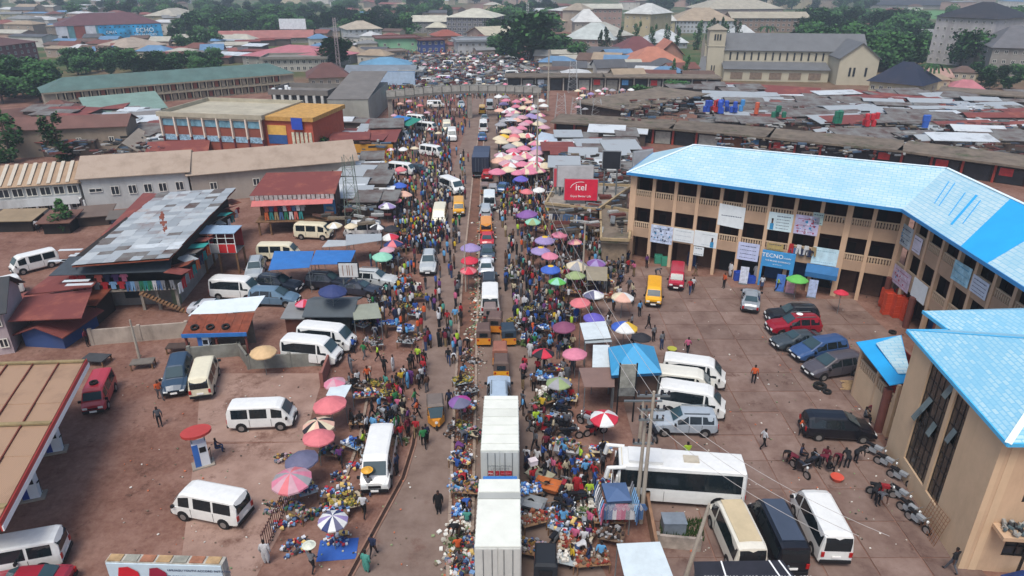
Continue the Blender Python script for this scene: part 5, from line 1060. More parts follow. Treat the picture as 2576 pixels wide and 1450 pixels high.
KINDS = {
 'hiace': dict(S=[(-2.45, 1.8, .76, 1.05, .86, .38), (-2.36, 2.12, .76, 1.08, .93, .28), (-2.0, 2.2, .78, 1.1, .94, .26), (1.05, 2.2, .78, 1.1, .94, .26), (1.45, 2.06, .78, 1.1, .94, .26), (2.12, 1.22, .8, 1.1, .93, .28), (2.42, .98, .74, .88, .86, .34)],
   ws=(1.47, 2.1), rw=(-2.36, -2.45), win=[(-2.25, .82), (.95, 1.72)], ax=(-1.5, 1.55), dark=True),
 'minibus': dict(S=[(-2.3, 1.6, .7, 1.0, .8, .38), (-2.15, 1.92, .7, 1.02, .85, .3), (-1.9, 1.98, .72, 1.02, .86, .28), (1.2, 1.98, .72, 1.02, .86, .28), (1.55, 1.86, .72, 1.02, .86, .28), (2.1, 1.1, .74, 1.0, .85, .3), (2.25, .9, .7, .8, .8, .36)],
   ws=(1.57, 2.08), rw=(-2.15, -2.3), win=[(-1.95, -.8), (-.65, .55), (.85, 1.6)], ax=(-1.35, 1.4)),
 'van': dict(S=[(-2.1, 1.5, .66, .98, .76, .38), (-1.98, 1.82, .68, 1.0, .8, .3), (1.0, 1.86, .68, 1.0, .8, .28), (1.3, 1.72, .68, 1.0, .8, .28), (1.75, 1.08, .7, .98, .8, .3), (2.1, .92, .66, .8, .74, .36)],
   ws=(1.32, 1.74), rw=(-1.98, -2.1), win=[(-1.8, -.7), (-.55, .45), (.65, 1.3)], ax=(-1.25, 1.3)),
 'sedan': dict(S=[(-2.25, .82, .68, .76, .76, .38), (-2.1, .98, .68, .86, .82, .25), (-1.6, 1.02, .68, .92, .86, .22), (-.95, 1.38, .56, .94, .87, .2), (.15, 1.42, .56, .94, .87, .2), (.95, 1.0, .68, .92, .87, .2), (1.9, .88, .68, .8, .84, .24), (2.25, .66, .6, .6, .76, .34)],
   ws=(.2, .93), rw=(-.98, -1.58), win=[(-1.1, -.35), (-.28, .55)], ax=(-1.4, 1.38)),
 'suv': dict(S=[(-2.3, 1.25, .66, 1.0, .82, .42), (-2.12, 1.62, .6, 1.04, .9, .32), (-1.8, 1.7, .62, 1.04, .92, .3), (.1, 1.74, .62, 1.04, .92, .3), (.9, 1.14, .74, 1.04, .92, .3), (1.95, 1.04, .74, .95, .9, .32), (2.3, .8, .66, .74, .82, .4)],
   ws=(.13, .88), rw=(-2.12, -2.28), win=[(-2.0, -1.2), (-1.12, -.3), (-.22, .55)], ax=(-1.42, 1.42), rails=True),
 'minivan': dict(S=[(-2.4, 1.2, .66, 1.0, .84, .38), (-2.25, 1.62, .62, 1.04, .93, .28), (-1.9, 1.74, .64, 1.04, .95, .26), (.3, 1.76, .64, 1.04, .95, .26), (1.35, 1.12, .74, 1.02, .94, .26), (2.05, .95, .7, .85, .9, .3), (2.4, .7, .62, .65, .8, .38)],
   ws=(.35, 1.32), rw=(-2.25, -2.38), win=[(-2.1, -1.15), (-1.08, -.15), (-.08, .85)], ax=(-1.5, 1.5)),
 'coach': dict(S=[(-4.2, 2.9, .95, 1.3, 1.12, .5), (-4.1, 3.1, 1.05, 1.3, 1.2, .35), (3.7, 3.1, 1.05, 1.3, 1.2, .35), (4.0, 2.95, 1.05, 1.3, 1.2, .35), (4.3, 1.3, 1.0, 1.2, 1.14, .4)],
   ws=(4.0, 4.28), rw=(-4.1, -4.2), win=[(-3.9, 3.9)], ax=(-2.6, 2.9), wheel=1.45, dark=True),
}
VC = {}
def vspec(kind, col, far=False, roofc=None):
    k = (kind, col, far, roofc)
    if k in VC: return VC[k]
    D = KINDS[kind]; S = Sec(D['S']); pm = paint(col); parts = []
    parts.append(('body', bodymesh(S, pm), (0, 0, 0), (0, 0, 0), []))
    z = (0, 0, 0)
    if roofc:
        q = MB(); xa, xb = S.s[2][0] + .1, D['ws'][0] - .15; zt = S.at((xa + xb) / 2)[1]; w = S.at(0)[2] - .16
        q.box(xa, xb, -w, w, zt - .0, zt + .05); parts.append(('roof_panel', q.mesh('roof_panel', mat(roofc, .5, .08, 1.2)), z, z, []))
    def patch(nm, xa, xb, sg, t0=.12, t1=.9, m=GLASS):
        a = S.side(xa, t0, sg); b = S.side(xb, t0, sg); c = S.side(xb, t1, sg); d = S.side(xa, t1, sg)
        # lean the ends with the pillars when next to the screen
        ps = [a, b, c, d] if sg < 0 else [b, a, d, c]
        parts.append((nm, quadmesh(nm, m, [ps]), z, z, []))
    for sg in (-1, 1):
        if far and sg > 0 and kind == 'x': continue
        for (xa, xb) in D['win']: patch('side_window', xa, xb, sg)
    # windscreen and rear window across the top surface
    def cross(nm, xa, xb, m, k=.9, lift=.02, fwd=1):
        A = S.at(xa); B = S.at(xb); off = .02 * fwd
        za, zb_ = A[1] - .02, B[1] + .02
        if nm == 'rear_window' and kind not in ('sedan',): A = S.at(xa); B = S.at(xb); za = A[1] - .1; zb_ = B[3] + .1
        d = Vector((xb - xa, 0, zb_ - za)).normalized(); n = Vector((-d.z, 0, d.x)) * fwd; n = n if n.z > -.2 else -n
        n = n * lift + Vector((off * .6, 0, 0))
        wa, wb2 = A[2] * k, B[2] * k
        if nm == 'rear_window' and kind != 'sedan': xb = xb - .012
        ps = [Vector((xa, -wa, za + .03)) + n, Vector((xb, -wb2, zb_ + .03)) + n, Vector((xb, wb2, zb_ + .03)) + n, Vector((xa, wa, za + .03)) + n]
        if fwd < 0: ps = ps[::-1]
        parts.append((nm, quadmesh(nm, m, [ps]), z, z, []))
    dxw = (D['ws'][1] - D['ws'][0]) * .06
    cross('windscreen', D['ws'][0] + dxw, D['ws'][1] - dxw, WSCREEN if kind != 'coach' else GLASS)
    if kind == 'sedan': cross('rear_window', D['rw'][0], D['rw'][1], WSCREEN, fwd=-1)
    else:
        xe = D['S'][0][0]; A = D['S'][1]; B = D['S'][0]
        yw = min(A[2], B[2]) - .04; zt = A[1] - .12; zb_ = B[3] + .12; dx = (A[0] - B[0])
        def xat(zz): return B[0] + dx * max(0, (zz - B[1])) / max(.01, (A[1] - B[1])) - .02
        parts.append(('rear_window', quadmesh('rear_window', GLASS, [[Vector((xat(zb_), yw, zb_)), Vector((xat(zb_), -yw, zb_)), Vector((xat(zt), -yw, zt)), Vector((xat(zt), yw, zt))], ]), z, z, []))
        zt2 = B[1] - .02
        parts[-1] = ('rear_window', quadmesh('rear_window', GLASS, [[Vector((B[0] - .02, yw, zb_)), Vector((B[0] - .02, -yw, zb_)), Vector((B[0] - .02, -yw, zt2)), Vector((B[0] - .02, yw, zt2))], [Vector((B[0] - .02, yw, zt2)), Vector((B[0] - .02, -yw, zt2)), Vector((A[0] - .03, -yw, A[1] - .09)), Vector((A[0] - .03, yw, A[1] - .09))]]), z, z, [])
    ws = D.get('wheel', 1.0)
    for x in D['ax']:
        wb = S.at(x)[4]
        for sg in (-1, 1):
            o = ('wheel', WHEEL, (x, sg * (wb - .08 * ws), .33 * ws), z, []); parts.append(o)
            if not far: parts.append(('wheel_arch', ARCH, (x, sg * (wb + .004), .38 * ws), z, []))
    F = D['S'][-1]; B = D['S'][0]
    lm = MB(); lm.box(-.03, .05, -.16, .16, -.08, .08); LM = lm.mesh('headlight', LAMPW); lr = MB(); lr.box(-.05, .03, -.09, .09, -.16, .16); LR = lr.mesh('taillight', LAMPR)
    for sg in (-1, 1):
        parts.append(('headlight', LM, (F[0] - .01, sg * (F[4] - .22), F[3] - .06), z, []))
        parts.append(('taillight', LR, (B[0] + .0, sg * (B[4] - .1), B[3] - .12), z, []))
    if not far:
        q = MB(); q.box(F[0] - .06, F[0] + .08, -F[4] + .02, F[4] - .02, F[5] - .02, F[5] + .2); parts.append(('front_bumper', q.mesh('bumper', BLACK if kind != 'coach' else pm), z, z, []))
        q = MB(); q.box(B[0] - .08, B[0] + .06, -B[4] + .02, B[4] - .02, B[5] - .04, B[5] + .16); parts.append(('rear_bumper', q.mesh('bumper', BLACK if kind != 'coach' else pm), z, z, []))
        q = MB(); q.box(-.015, .015, -.24, .24, -.07, .07); pm_ = q.mesh('number_plate', PLATE)
        parts.append(('number_plate', pm_, (B[0] - .05, 0, B[3] - .28), z, [])); parts.append(('number_plate', pm_, (F[0] + .09, 0, F[5] + .12), z, []))
        q = MB(); q.box(F[0] - .01, F[0] + .03, -.4, .4, F[5] + .26, F[3] - .08); parts.append(('grille', q.mesh('grille', BLACK), z, z, []))
        for sg in (-1, 1):
            q = MB(); xx = D['ws'][1] - .15; wb = S.at(xx)[4]; q.box(xx - .06, xx + .06, sg * wb, sg * (wb + .2), 1.02 if kind != 'coach' else 2.0, 1.2 if kind != 'coach' else 2.4)
            parts.append(('mirror', q.mesh('mirror', BLACK if kind != 'coach' else pm), z, z, []))
            # door seams: thin dark recess strips
            q = MB()
            for xs in ((D['win'][0][1] + D['win'][1][0]) / 2 if len(D['win']) > 1 else 1.0, D['win'][-1][0] - .05): wbx = S.at(xs)[4]; q.box(xs - .012, xs + .012, sg * (wbx - .01), sg * (wbx + .006), .42, S.at(xs)[3])
            parts.append(('door_seam', q.mesh('door_seam', BLACK), z, z, []))
    if D.get('rails'):
        for sg in (-1, 1): q = MB(); q.box(-1.7, .1, sg * .55 - .025, sg * .55 + .025, 1.76, 1.82); parts.append(('roof_rail', q.mesh('roof_rail', CHROME if far else STEEL), z, z, []))
    if kind == 'coach':
        q = MB(); q.box(1.2, 3.4, -.75, .75, 3.12, 3.3); parts.append(('air_unit', q.mesh('air_unit', pm), z, z, [])); q = MB(); q.box(-1.2, -.2, -.35, .35, 3.12, 3.2); parts.append(('roof_hatch', q.mesh('roof_hatch', mat('#b3aa98', .7, .1)), z, z, []))
        for sg in (-1, 1):
            q = MB(); q.cyl((3.6, sg * 1.1, 3.0), (4.7, sg * 1.2, 2.95), .13); q.cyl((4.7, sg * 1.2, 2.98), (4.85, sg * 1.25, 2.2), .16); parts.append(('horn_mirror', q.mesh('horn_mirror', pm), z, z, []))
    VC[k] = parts; return parts
VH = []
HZ = {'hiace': 1.15, 'minibus': 1.0, 'van': .95, 'sedan': .72, 'suv': .85, 'minivan': .85, 'coach': 1.6, 'keke': .85}
def veh(kind, cx, cy, dx, dy, col, label, cat, short=None, group=None, roofc=None, sc=None, far=False, autod=None):
    h = HZ[kind]; a = P(cx, cy, h); b = P(cx + dx * .2, cy + dy * .2, h); rz = math.atan2(b.y - a.y, b.x - a.x)
    spec = kspec(col) if kind == 'keke' else vspec(kind, col, far, roofc)
    e = put(spec, {'hiace': 'minibus', 'minibus': 'minibus', 'van': 'parked_van', 'sedan': 'car', 'suv': 'car', 'minivan': 'car', 'coach': 'coach', 'keke': 'tricycle_taxi'}[kind], (a.x, a.y, 0.03 if a.x > 8 else .012), rz, sc)
    for c in e.children:
        if kind == 'coach' and c.name.startswith('wheel'): c.scale = (1.45, 1.3, 1.45)
    VH.append((a.x, a.y, rz, 2.6 if kind != 'coach' else 4.6, 1.1))
    if autod: auto(e, autod, cat, group)
    else: tag(e, label, cat, group, short)
    return e
def kspec(col):
    k = ('keke', col)
    if k in VC: return VC[k]
    top, body = col.split('/'); z = (0, 0, 0); pb = paint(body); pt = mat(top, .7, .12, 2); parts = []
    q = MB(); q.add([(-1.2, -.62, .3), (.55, -.62, .3), (1.25, -.22, .35), (1.25, .22, .35), (.55, .62, .3), (-1.2, .62, .3), (-1.2, -.62, .95), (.55, -.6, .85), (1.2, -.2, .85), (1.2, .2, .85), (.55, .6, .85), (-1.2, .62, .95)],
        [(0, 5, 4, 3, 2, 1), (6, 7, 8, 9, 10, 11), (0, 1, 7, 6), (1, 2, 8, 7), (2, 3, 9, 8), (3, 4, 10, 9), (4, 5, 11, 10), (5, 0, 6, 11)]); parts.append(('body', q.mesh('body', pb), z, z, []))
    q = MB(); q.add([(-1.22, -.62, .97), (-1.22, .62, .97), (-1.15, -.6, 1.62), (-1.15, .6, 1.62), (-1.0, -.5, 1.74), (-1.0, .5, 1.74), (.35, -.5, 1.74), (.35, .5, 1.74), (.55, -.58, 1.6), (.55, .58, 1.6)],
        [(0, 2, 3, 1), (2, 4, 5, 3), (4, 6, 7, 5), (6, 8, 9, 7), (2, 8, 6, 4), (3, 5, 7, 9)]); q.box(-1.2, -.5, -.63, -.6, .95, 1.6); q.box(-1.2, -.5, .6, .63, .95, 1.6); parts.append(('canvas_top', q.mesh('canvas_top', pt), z, z, []))
    q = MB(); q.add([(.58, -.55, 1.58), (.95, -.42, .9), (.95, .42, .9), (.58, .55, 1.58)], [(0, 1, 2, 3)]); parts.append(('windscreen', q.mesh('windscreen', WSCREEN), z, z, []))
    q = MB(); q.box(-.9, -.5, -.5, .5, .6, .75); q.box(-1.0, -.85, -.5, .5, .75, 1.25); parts.append(('rear_seat', q.mesh('rear_seat', BLACK), z, z, []))
    q = MB(); q.box(-1.26, -1.22, -.35, .35, 1.1, 1.45); parts.append(('rear_window', q.mesh('rear_window', GLASS), z, z, []))
    q = MB(); q.cyl((1.27, -.0, .72), (1.3, 0, .72), .11, n=10); parts.append(('headlight', q.mesh('headlight', LAMPW), z, z, []))
    for x, y in ((-.8, -.58), (-.8, .58), (1.15, 0)):
        q = MB(); q.cyl((0, -.06, 0), (0, .06, 0), .24, n=12, mi=0); q.cyl((0, -.07, 0), (0, .07, 0), .13, n=8, mi=1); parts.append(('wheel', q.mesh('wheel', [TYRE, RIM]), (x, y, .24), z, []))
    for sg in (-1, 1): q = MB(); q.cyl((.58, sg * .56, .85), (.56, sg * .56, 1.6), .03, n=5); parts.append(('pillar', q.mesh('pillar', BLACK), z, z, []))
    q = MB(); q.box(-1.24, -1.2, -.56, -.42, .7, .85); q.box(-1.24, -1.2, .42, .56, .7, .85); parts.append(('taillight', q.mesh('taillight', LAMPR), z, z, []))
    VC[k] = parts; return parts
WH = '#d9dad6'; CRMV = '#d6cfb4'
for a in (
 ('minibus', 530, 1265, -92, -18, WH, 'clean white minibus standing alone in the open forecourt facing left', 'minibus', 'the lone forecourt minibus'),
 ('minibus', 660, 1040, 100, -4, WH, 'white minibus with side lettering facing right near the salmon umbrella', 'minibus', 'the forecourt minibus facing right'),
 ('minibus', 45, 1392, -100, 18, WH, 'white minibus cut by the bottom left corner', 'minibus', 'the bottom left minibus'),
 ('sedan', 60, 1466, -100, 10, '#8c2030', 'dark red car roof at the very bottom left corner', 'car', None),
 ('van', 248, 984, -45, 100, '#a52a34', 'red hatchback carrying a spare tyre on its roof', 'car', 'the red hatchback'),
 ('minivan', 446, 940, -22, 80, '#2d4256', 'dark blue wagon parked beside the cream backed minibus', 'car', 'the dark blue wagon'),
 ('minibus', 513, 944, 24, -84, CRMV, 'cream white minibus seen from behind next to the dark blue wagon', 'minibus', 'the cream minibus'),
 ('minibus', 85, 657, -90, 22, WH, 'white minibus on the dirt left of the red side roofs', 'minibus', 'the far left minibus'),
 ('minibus', -12, 728, -90, 22, WH, 'white van roof cut by the left edge', 'minibus', None),
 ('minibus', 789, 580, 100, 4, CRMV, 'cream minibus with open side door below the raised clothes shop', 'minibus', 'the cream open door minibus'),
 ('minibus', 700, 632, 100, 0, CRMV, 'cream minibus half hidden behind the blue canopies', 'minibus', None),
 ('hiace', 593, 722, 100, 5, WH, 'white minibus with sliding door open beside the dark SUVs', 'minibus', 'the white open door minibus'),
 ('suv', 642, 676, -22, 70, '#9aa3a8', 'silver SUV facing the camera left of the blue canopies', 'car', 'the silver SUV by the canopies'),
 ('suv', 704, 712, 100, 12, '#1f2733', 'dark navy SUV under the left blue canopy', 'car', 'the navy SUV'),
 ('minivan', 690, 745, 100, 4, '#5a7488', 'blue grey minivan in front of the navy SUV', 'car', 'the blue grey minivan'),
 ('suv', 826, 706, 100, 8, '#20242e', 'black SUV with red tail light behind the white panel', 'car', 'the black SUV by the white panel'),
 ('sedan', 905, 724, 100, 12, '#262d3a', 'dark sedan right of the white panel', 'car', None),
 ('suv', 946, 700, 100, 8, '#b5b9b8', 'silver SUV near the mint umbrella', 'car', 'the silver SUV by the mint umbrella'),
 ('minibus', 912, 576, -100, 2, WH, 'white minibus between cream and dark umbrellas', 'minibus', None),
 ('hiace', 822, 845, 100, 10, WH, 'white minibus with raised tailgate and speakers on its roof', 'minibus', 'the raised tailgate minibus'),
 ('hiace', 784, 878, 100, 10, WH, 'open sided white minibus behind the mouldy grey wall', 'minibus', 'the open sided minibus'),
 ('sedan', 535, 772, 100, 0, '#b3b8be', 'silver car roof behind the white tarpaulin kiosk', 'car', None),
 ('hiace', 953, 1150, -22, 110, WH, 'big white minibus driving toward the camera by the drain', 'minibus', 'the big white road minibus'),
 ('hiace', 1136, 465, 90, 40, WH, 'white minibus turning right across the road', 'minibus', 'the turning white minibus'),
 ('hiace', 1106, 539, -8, 40, CRMV, 'cream topped minibus coming down the road through the crowd', 'minibus', 'the cream topped road minibus'),
 ('van', 1154, 519, 0, 40, '#d39a26', 'yellow taxi van driving toward the camera beside the median', 'van', 'the yellow road van'),
 ('suv', 1078, 659, -6, 40, '#a9afb0', 'silver SUV with roof rack driving toward the camera', 'car', 'the silver road SUV'),
 ('keke', 1096, 1035, 4, 60, '#6a605a/#c9862c', 'orange fronted tricycle taxi driving toward the camera alone', 'tricycle', 'the lone tricycle taxi'),
 ('suv', 1255, 985, 0, -60, '#9fb0bf', 'pale blue roofed SUV ahead of the white box trucks', 'car', 'the pale blue SUV'),
 ('keke', 1217, 838, 2, -60, '#5d4a44/#d08a28', 'brown topped tricycle taxi with orange tail leftmost of its cluster', 'tricycle', 'the leftmost brown tricycle'),
 ('keke', 1247, 808, 12, -60, '#64504a/#c87f2a', 'brown topped tricycle taxi at the back of its cluster', 'tricycle', None),
 ('keke', 1277, 838, -14, -60, '#2b3a48/#cf8a2a', 'dark blue topped tricycle taxi rightmost of its cluster', 'tricycle', 'the blue topped tricycle'),
 ('keke', 1258, 886, 0, -60, '#8a5a4a/#d08a28', 'pinkish brown topped tricycle taxi behind the yellow tailed one', 'tricycle', None),
 ('keke', 1261, 918, 0, -60, '#5c4b44/#e0a02a', 'tricycle taxi with bright yellow tail ahead of the pale blue SUV', 'tricycle', 'the yellow tailed tricycle'),
 ('keke', 1233, 783, 0, -60, '#7a6c68/#3a3a3c', 'grey topped tricycle close behind the white van in the queue', 'tricycle', None),
 ('hiace', 1233, 746, 0, -60, WH, 'white minibus in the queue ahead of the tricycles', 'minibus', 'the queued white minibus'),
 ('suv', 1230, 706, 0, -60, '#2c3034', 'dark SUV in the queue behind the white sedan', 'car', 'the queued dark SUV'),
 ('sedan', 1223, 668, 0, -60, '#d3d6d8', 'white sedan in the queue beside the red umbrellas', 'car', 'the queued white sedan'),
 ('sedan', 1226, 631, 0, -60, '#3c4a56', 'blue grey car with red tail lights in the queue', 'car', None),
 ('sedan', 1225, 598, 0, -60, '#b3262c', 'bright red car in the queue behind the orange van', 'car', 'the queued red car'),
 ('van', 1223, 567, 0, -60, '#d48a26', 'orange yellow van in the queue ahead of the red car', 'van', 'the queued orange van'),
 ('suv', 1222, 528, 0, -60, '#9fa6aa', 'silver pickup shaped car in the queue', 'car', None),
 ('hiace', 1231, 500, 0, -60, '#cfd6d4', 'white topped minibus in the queue behind the far tricycles', 'minibus', None),
 ('keke', 1219, 474, 0, -60, '#7b6a66/#8a6a4a', 'brown far tricycle in the queue on the left side', 'tricycle', None),
 ('keke', 1240, 478, 0, -60, '#8a8a8c/#6a6a6c', 'grey far tricycle in the queue on the right side', 'tricycle', None),
 ('suv', 1225, 436, 0, -60, '#a02028', 'red car with glowing tail lights behind the navy box truck', 'car', 'the far red car'),
 ('sedan', 1265, 470, 30, -60, '#3a5f8a', 'blue car among traders right of the queue', 'car', None),
 ('van', 1703, 694, -6, 60, '#a32036', 'crimson minivan in front of the plaza shops', 'car', 'the crimson minivan'),
 ('van', 1645, 733, -3, 60, '#e0a31c', 'bright yellow van parked on the slabs', 'van', 'the bright yellow van'),
 ('sedan', 1889, 751, 4, -60, '#8a9298', 'silver sedan parked facing the blue phone shop', 'car', 'the silver sedan'),
 ('suv', 1992, 790, -100, 0, '#14181f', 'black SUV at the back of the parked row', 'car', 'the rearmost black SUV'),
 ('suv', 1996, 816, -100, 3, '#8a1526', 'dark red SUV with white dish on its roof in the parked row', 'car', 'the dark red SUV'),
 ('sedan', 2006, 853, -100, 12, '#3b444a', 'dark grey sedan in the parked row', 'car', 'the dark grey sedan'),
 ('minivan', 2060, 876, -100, 16, '#34507a', 'blue minivan in the parked row', 'car', 'the blue minivan'),
 ('minivan', 2096, 917, -100, 16, '#4d4a50', 'grey brown minivan nearest the bamboo poles', 'car', 'the grey brown minivan'),
 ('minivan', 2108, 1070, 100, 6, '#10131b', 'black SUV parked alone beside the maroon pillar', 'car', 'the lone black SUV'),
 ('hiace', 1746, 932, 100, 14, WH, 'white minibus farthest of three beside the blue hipped kiosk', 'minibus', 'the farthest kiosk minibus'),
 ('hiace', 1717, 962, 100, 12, '#d5d3c6', 'white minibus squeezed in the middle of three', 'minibus', None),
 ('hiace', 1740, 1003, 100, 16, WH, 'white minibus nearest of three beside the silver SUV', 'minibus', 'the nearest kiosk minibus'),
 ('suv', 1718, 1058, -100, -2, '#9aa4ac', 'silver SUV with black sunroof in front of the three minibuses', 'car', 'the silver sunroof SUV'),
 ('hiace', 2065, 1308, -56, -110, WH, 'white high roof minibus rightmost of three seen from behind', 'minibus', 'the rightmost white minibus')):
    veh(*a[:8], short=a[8])
veh('hiace', 1852, 1336, -50, -110, '#d3cfc0', 'white minibus with cream dusty roof leftmost of three seen from behind', 'minibus', 'the dusty roof minibus', roofc='#bfae8c')
veh('hiace', 1957, 1334, -53, -110, '#11131a', 'black minibus with slate roof between two white ones', 'minibus', 'the black minibus', roofc='#3c4656')
coach = veh('coach', 1706, 1198, -100, -7, WH, 'large white coach with black windows parked across the yard', 'coach', 'the white coach', roofc='#c9bfa2', sc=.93)
veh('keke', 1372, 1412, 0, -60, '#20242a/#a8502a', 'black topped tricycle taxi with orange tail at the bottom edge', 'tricycle', 'the bottom edge tricycle')
t = inst('tyre', TYM, None, P(236, 965, 1.9)); t.scale = (.9, .9, .9); tag(t, 'spare tyre on the roof of the red hatchback', 'tyre')
di = MB(); di.cyl((0, 0, 0), (0, 0, .08), .3, .12, n=14); o = di.build('roof_dish', WHT, None, P(2012, 790, 1.8)); tag(o, 'small white dish on the dark red SUV roof', 'dish')
# white panel beside parked SUVs
wp = billboard(883, 742, 664, 697, 1.9, '#c6c8c6', 'white panel with rusty streaks standing behind the parked SUVs', frame='#1d1d20', short='the white panel')
for x in (-.55, -.1, .1, .4): q = MB(); q.box(x - .03, x + .03, -.1, -.08, HW.get('x', (0, 2.2))[1], 3.3); q.build('rust_streak', mat('#8a5a3c', .8, .1), wp)
# small far vehicles
fc = {'white': WH, 'silver': '#a9afb2', 'grey': '#6c7276', 'blue': '#3d5f8c', 'cream': CRMV, 'yellow': '#d3a22c', 'black': '#1c1e22', 'red': '#a02a30'}
for (k, px, py, dx, dy, c) in (('minibus', 850, 326, 1, .05, 'white'), ('minibus', 927, 332, 1, .05, 'white'), ('minibus', 976, 323, 1, .05, 'white'), ('minibus', 1003, 340, 1, .05, 'white'), ('minibus', 1074, 319, 1, .1, 'white'),
    ('hiace', 1137, 337, 0, 1, 'white'), ('hiace', 1124, 318, 0, 1, 'cream'), ('sedan', 1052, 424, 1, .2, 'black'), ('sedan', 922, 424, 1, .2, 'silver'), ('sedan', 962, 441, 1, .3, 'silver'), ('minibus', 1086, 379, 1, .15, 'white'),
    ('minibus', 1010, 424, 1, .1, 'white'), ('sedan', 940, 408, 1, 0, 'yellow'), ('hiace', 1216, 315, 0, -1, 'white'), ('sedan', 1213, 342, 0, -1, 'blue'), ('sedan', 1219, 296, 0, -1, 'grey'), ('van', 1213, 275, 0, -1, 'yellow'), ('hiace', 1232, 262, 0, -1, 'silver'),
    ('sedan', 1160, 262, 0, 1, 'silver'), ('minibus', 1048, 300, 1, .1, 'white'), ('van', 1096, 262, 1, 0, 'white'), ('hiace', 1205, 208, 0, -1, 'white'), ('sedan', 1215, 190, 0, -1, 'grey'), ('hiace', 1180, 196, 0, 1, 'white'), ('sedan', 1150, 186, 1, 1, 'white'),
    ('minibus', 1120, 198, 1, 0, 'white'), ('minibus', 1240, 178, 0, 1, 'cream'), ('sedan', 1262, 198, 0, 1, 'blue'), ('hiace', 1290, 186, 1, 0, 'white'), ('sedan', 1100, 172, 1, 0, 'silver'), ('minibus', 1130, 160, 1, 0, 'white'), ('minibus', 1200, 160, 0, 1, 'white'),
    ('sedan', 1232, 150, 0, 1, 'silver'), ('minibus', 1170, 152, 1, 0, 'cream'), ('minibus', 1080, 205, 1, 0, 'white'), ('minibus', 1262, 160, 0, 1, 'white'), ('sedan', 1300, 168, 1, 0, 'white'), ('minibus', 1290, 150, 1, 0, 'white'), ('sedan', 1330, 178, 1, 0, 'silver'),
    ('sedan', 1180, 170, 0, 1, 'blue'), ('sedan', 1216, 176, 0, 1, 'white'), ('minibus', 655, 388, 1, 0, 'white')):
    veh(k, px, py, dx * 60, dy * 60, fc[c], None, 'minibus' if k in ('hiace', 'minibus') else ('van' if k == 'van' else 'car'), far=True, group='far vehicles along the market road', autod='small ' + c + ' ' + ('minibus' if k in ('hiace', 'minibus') else ('van' if k == 'van' else 'car')) + ' far away')
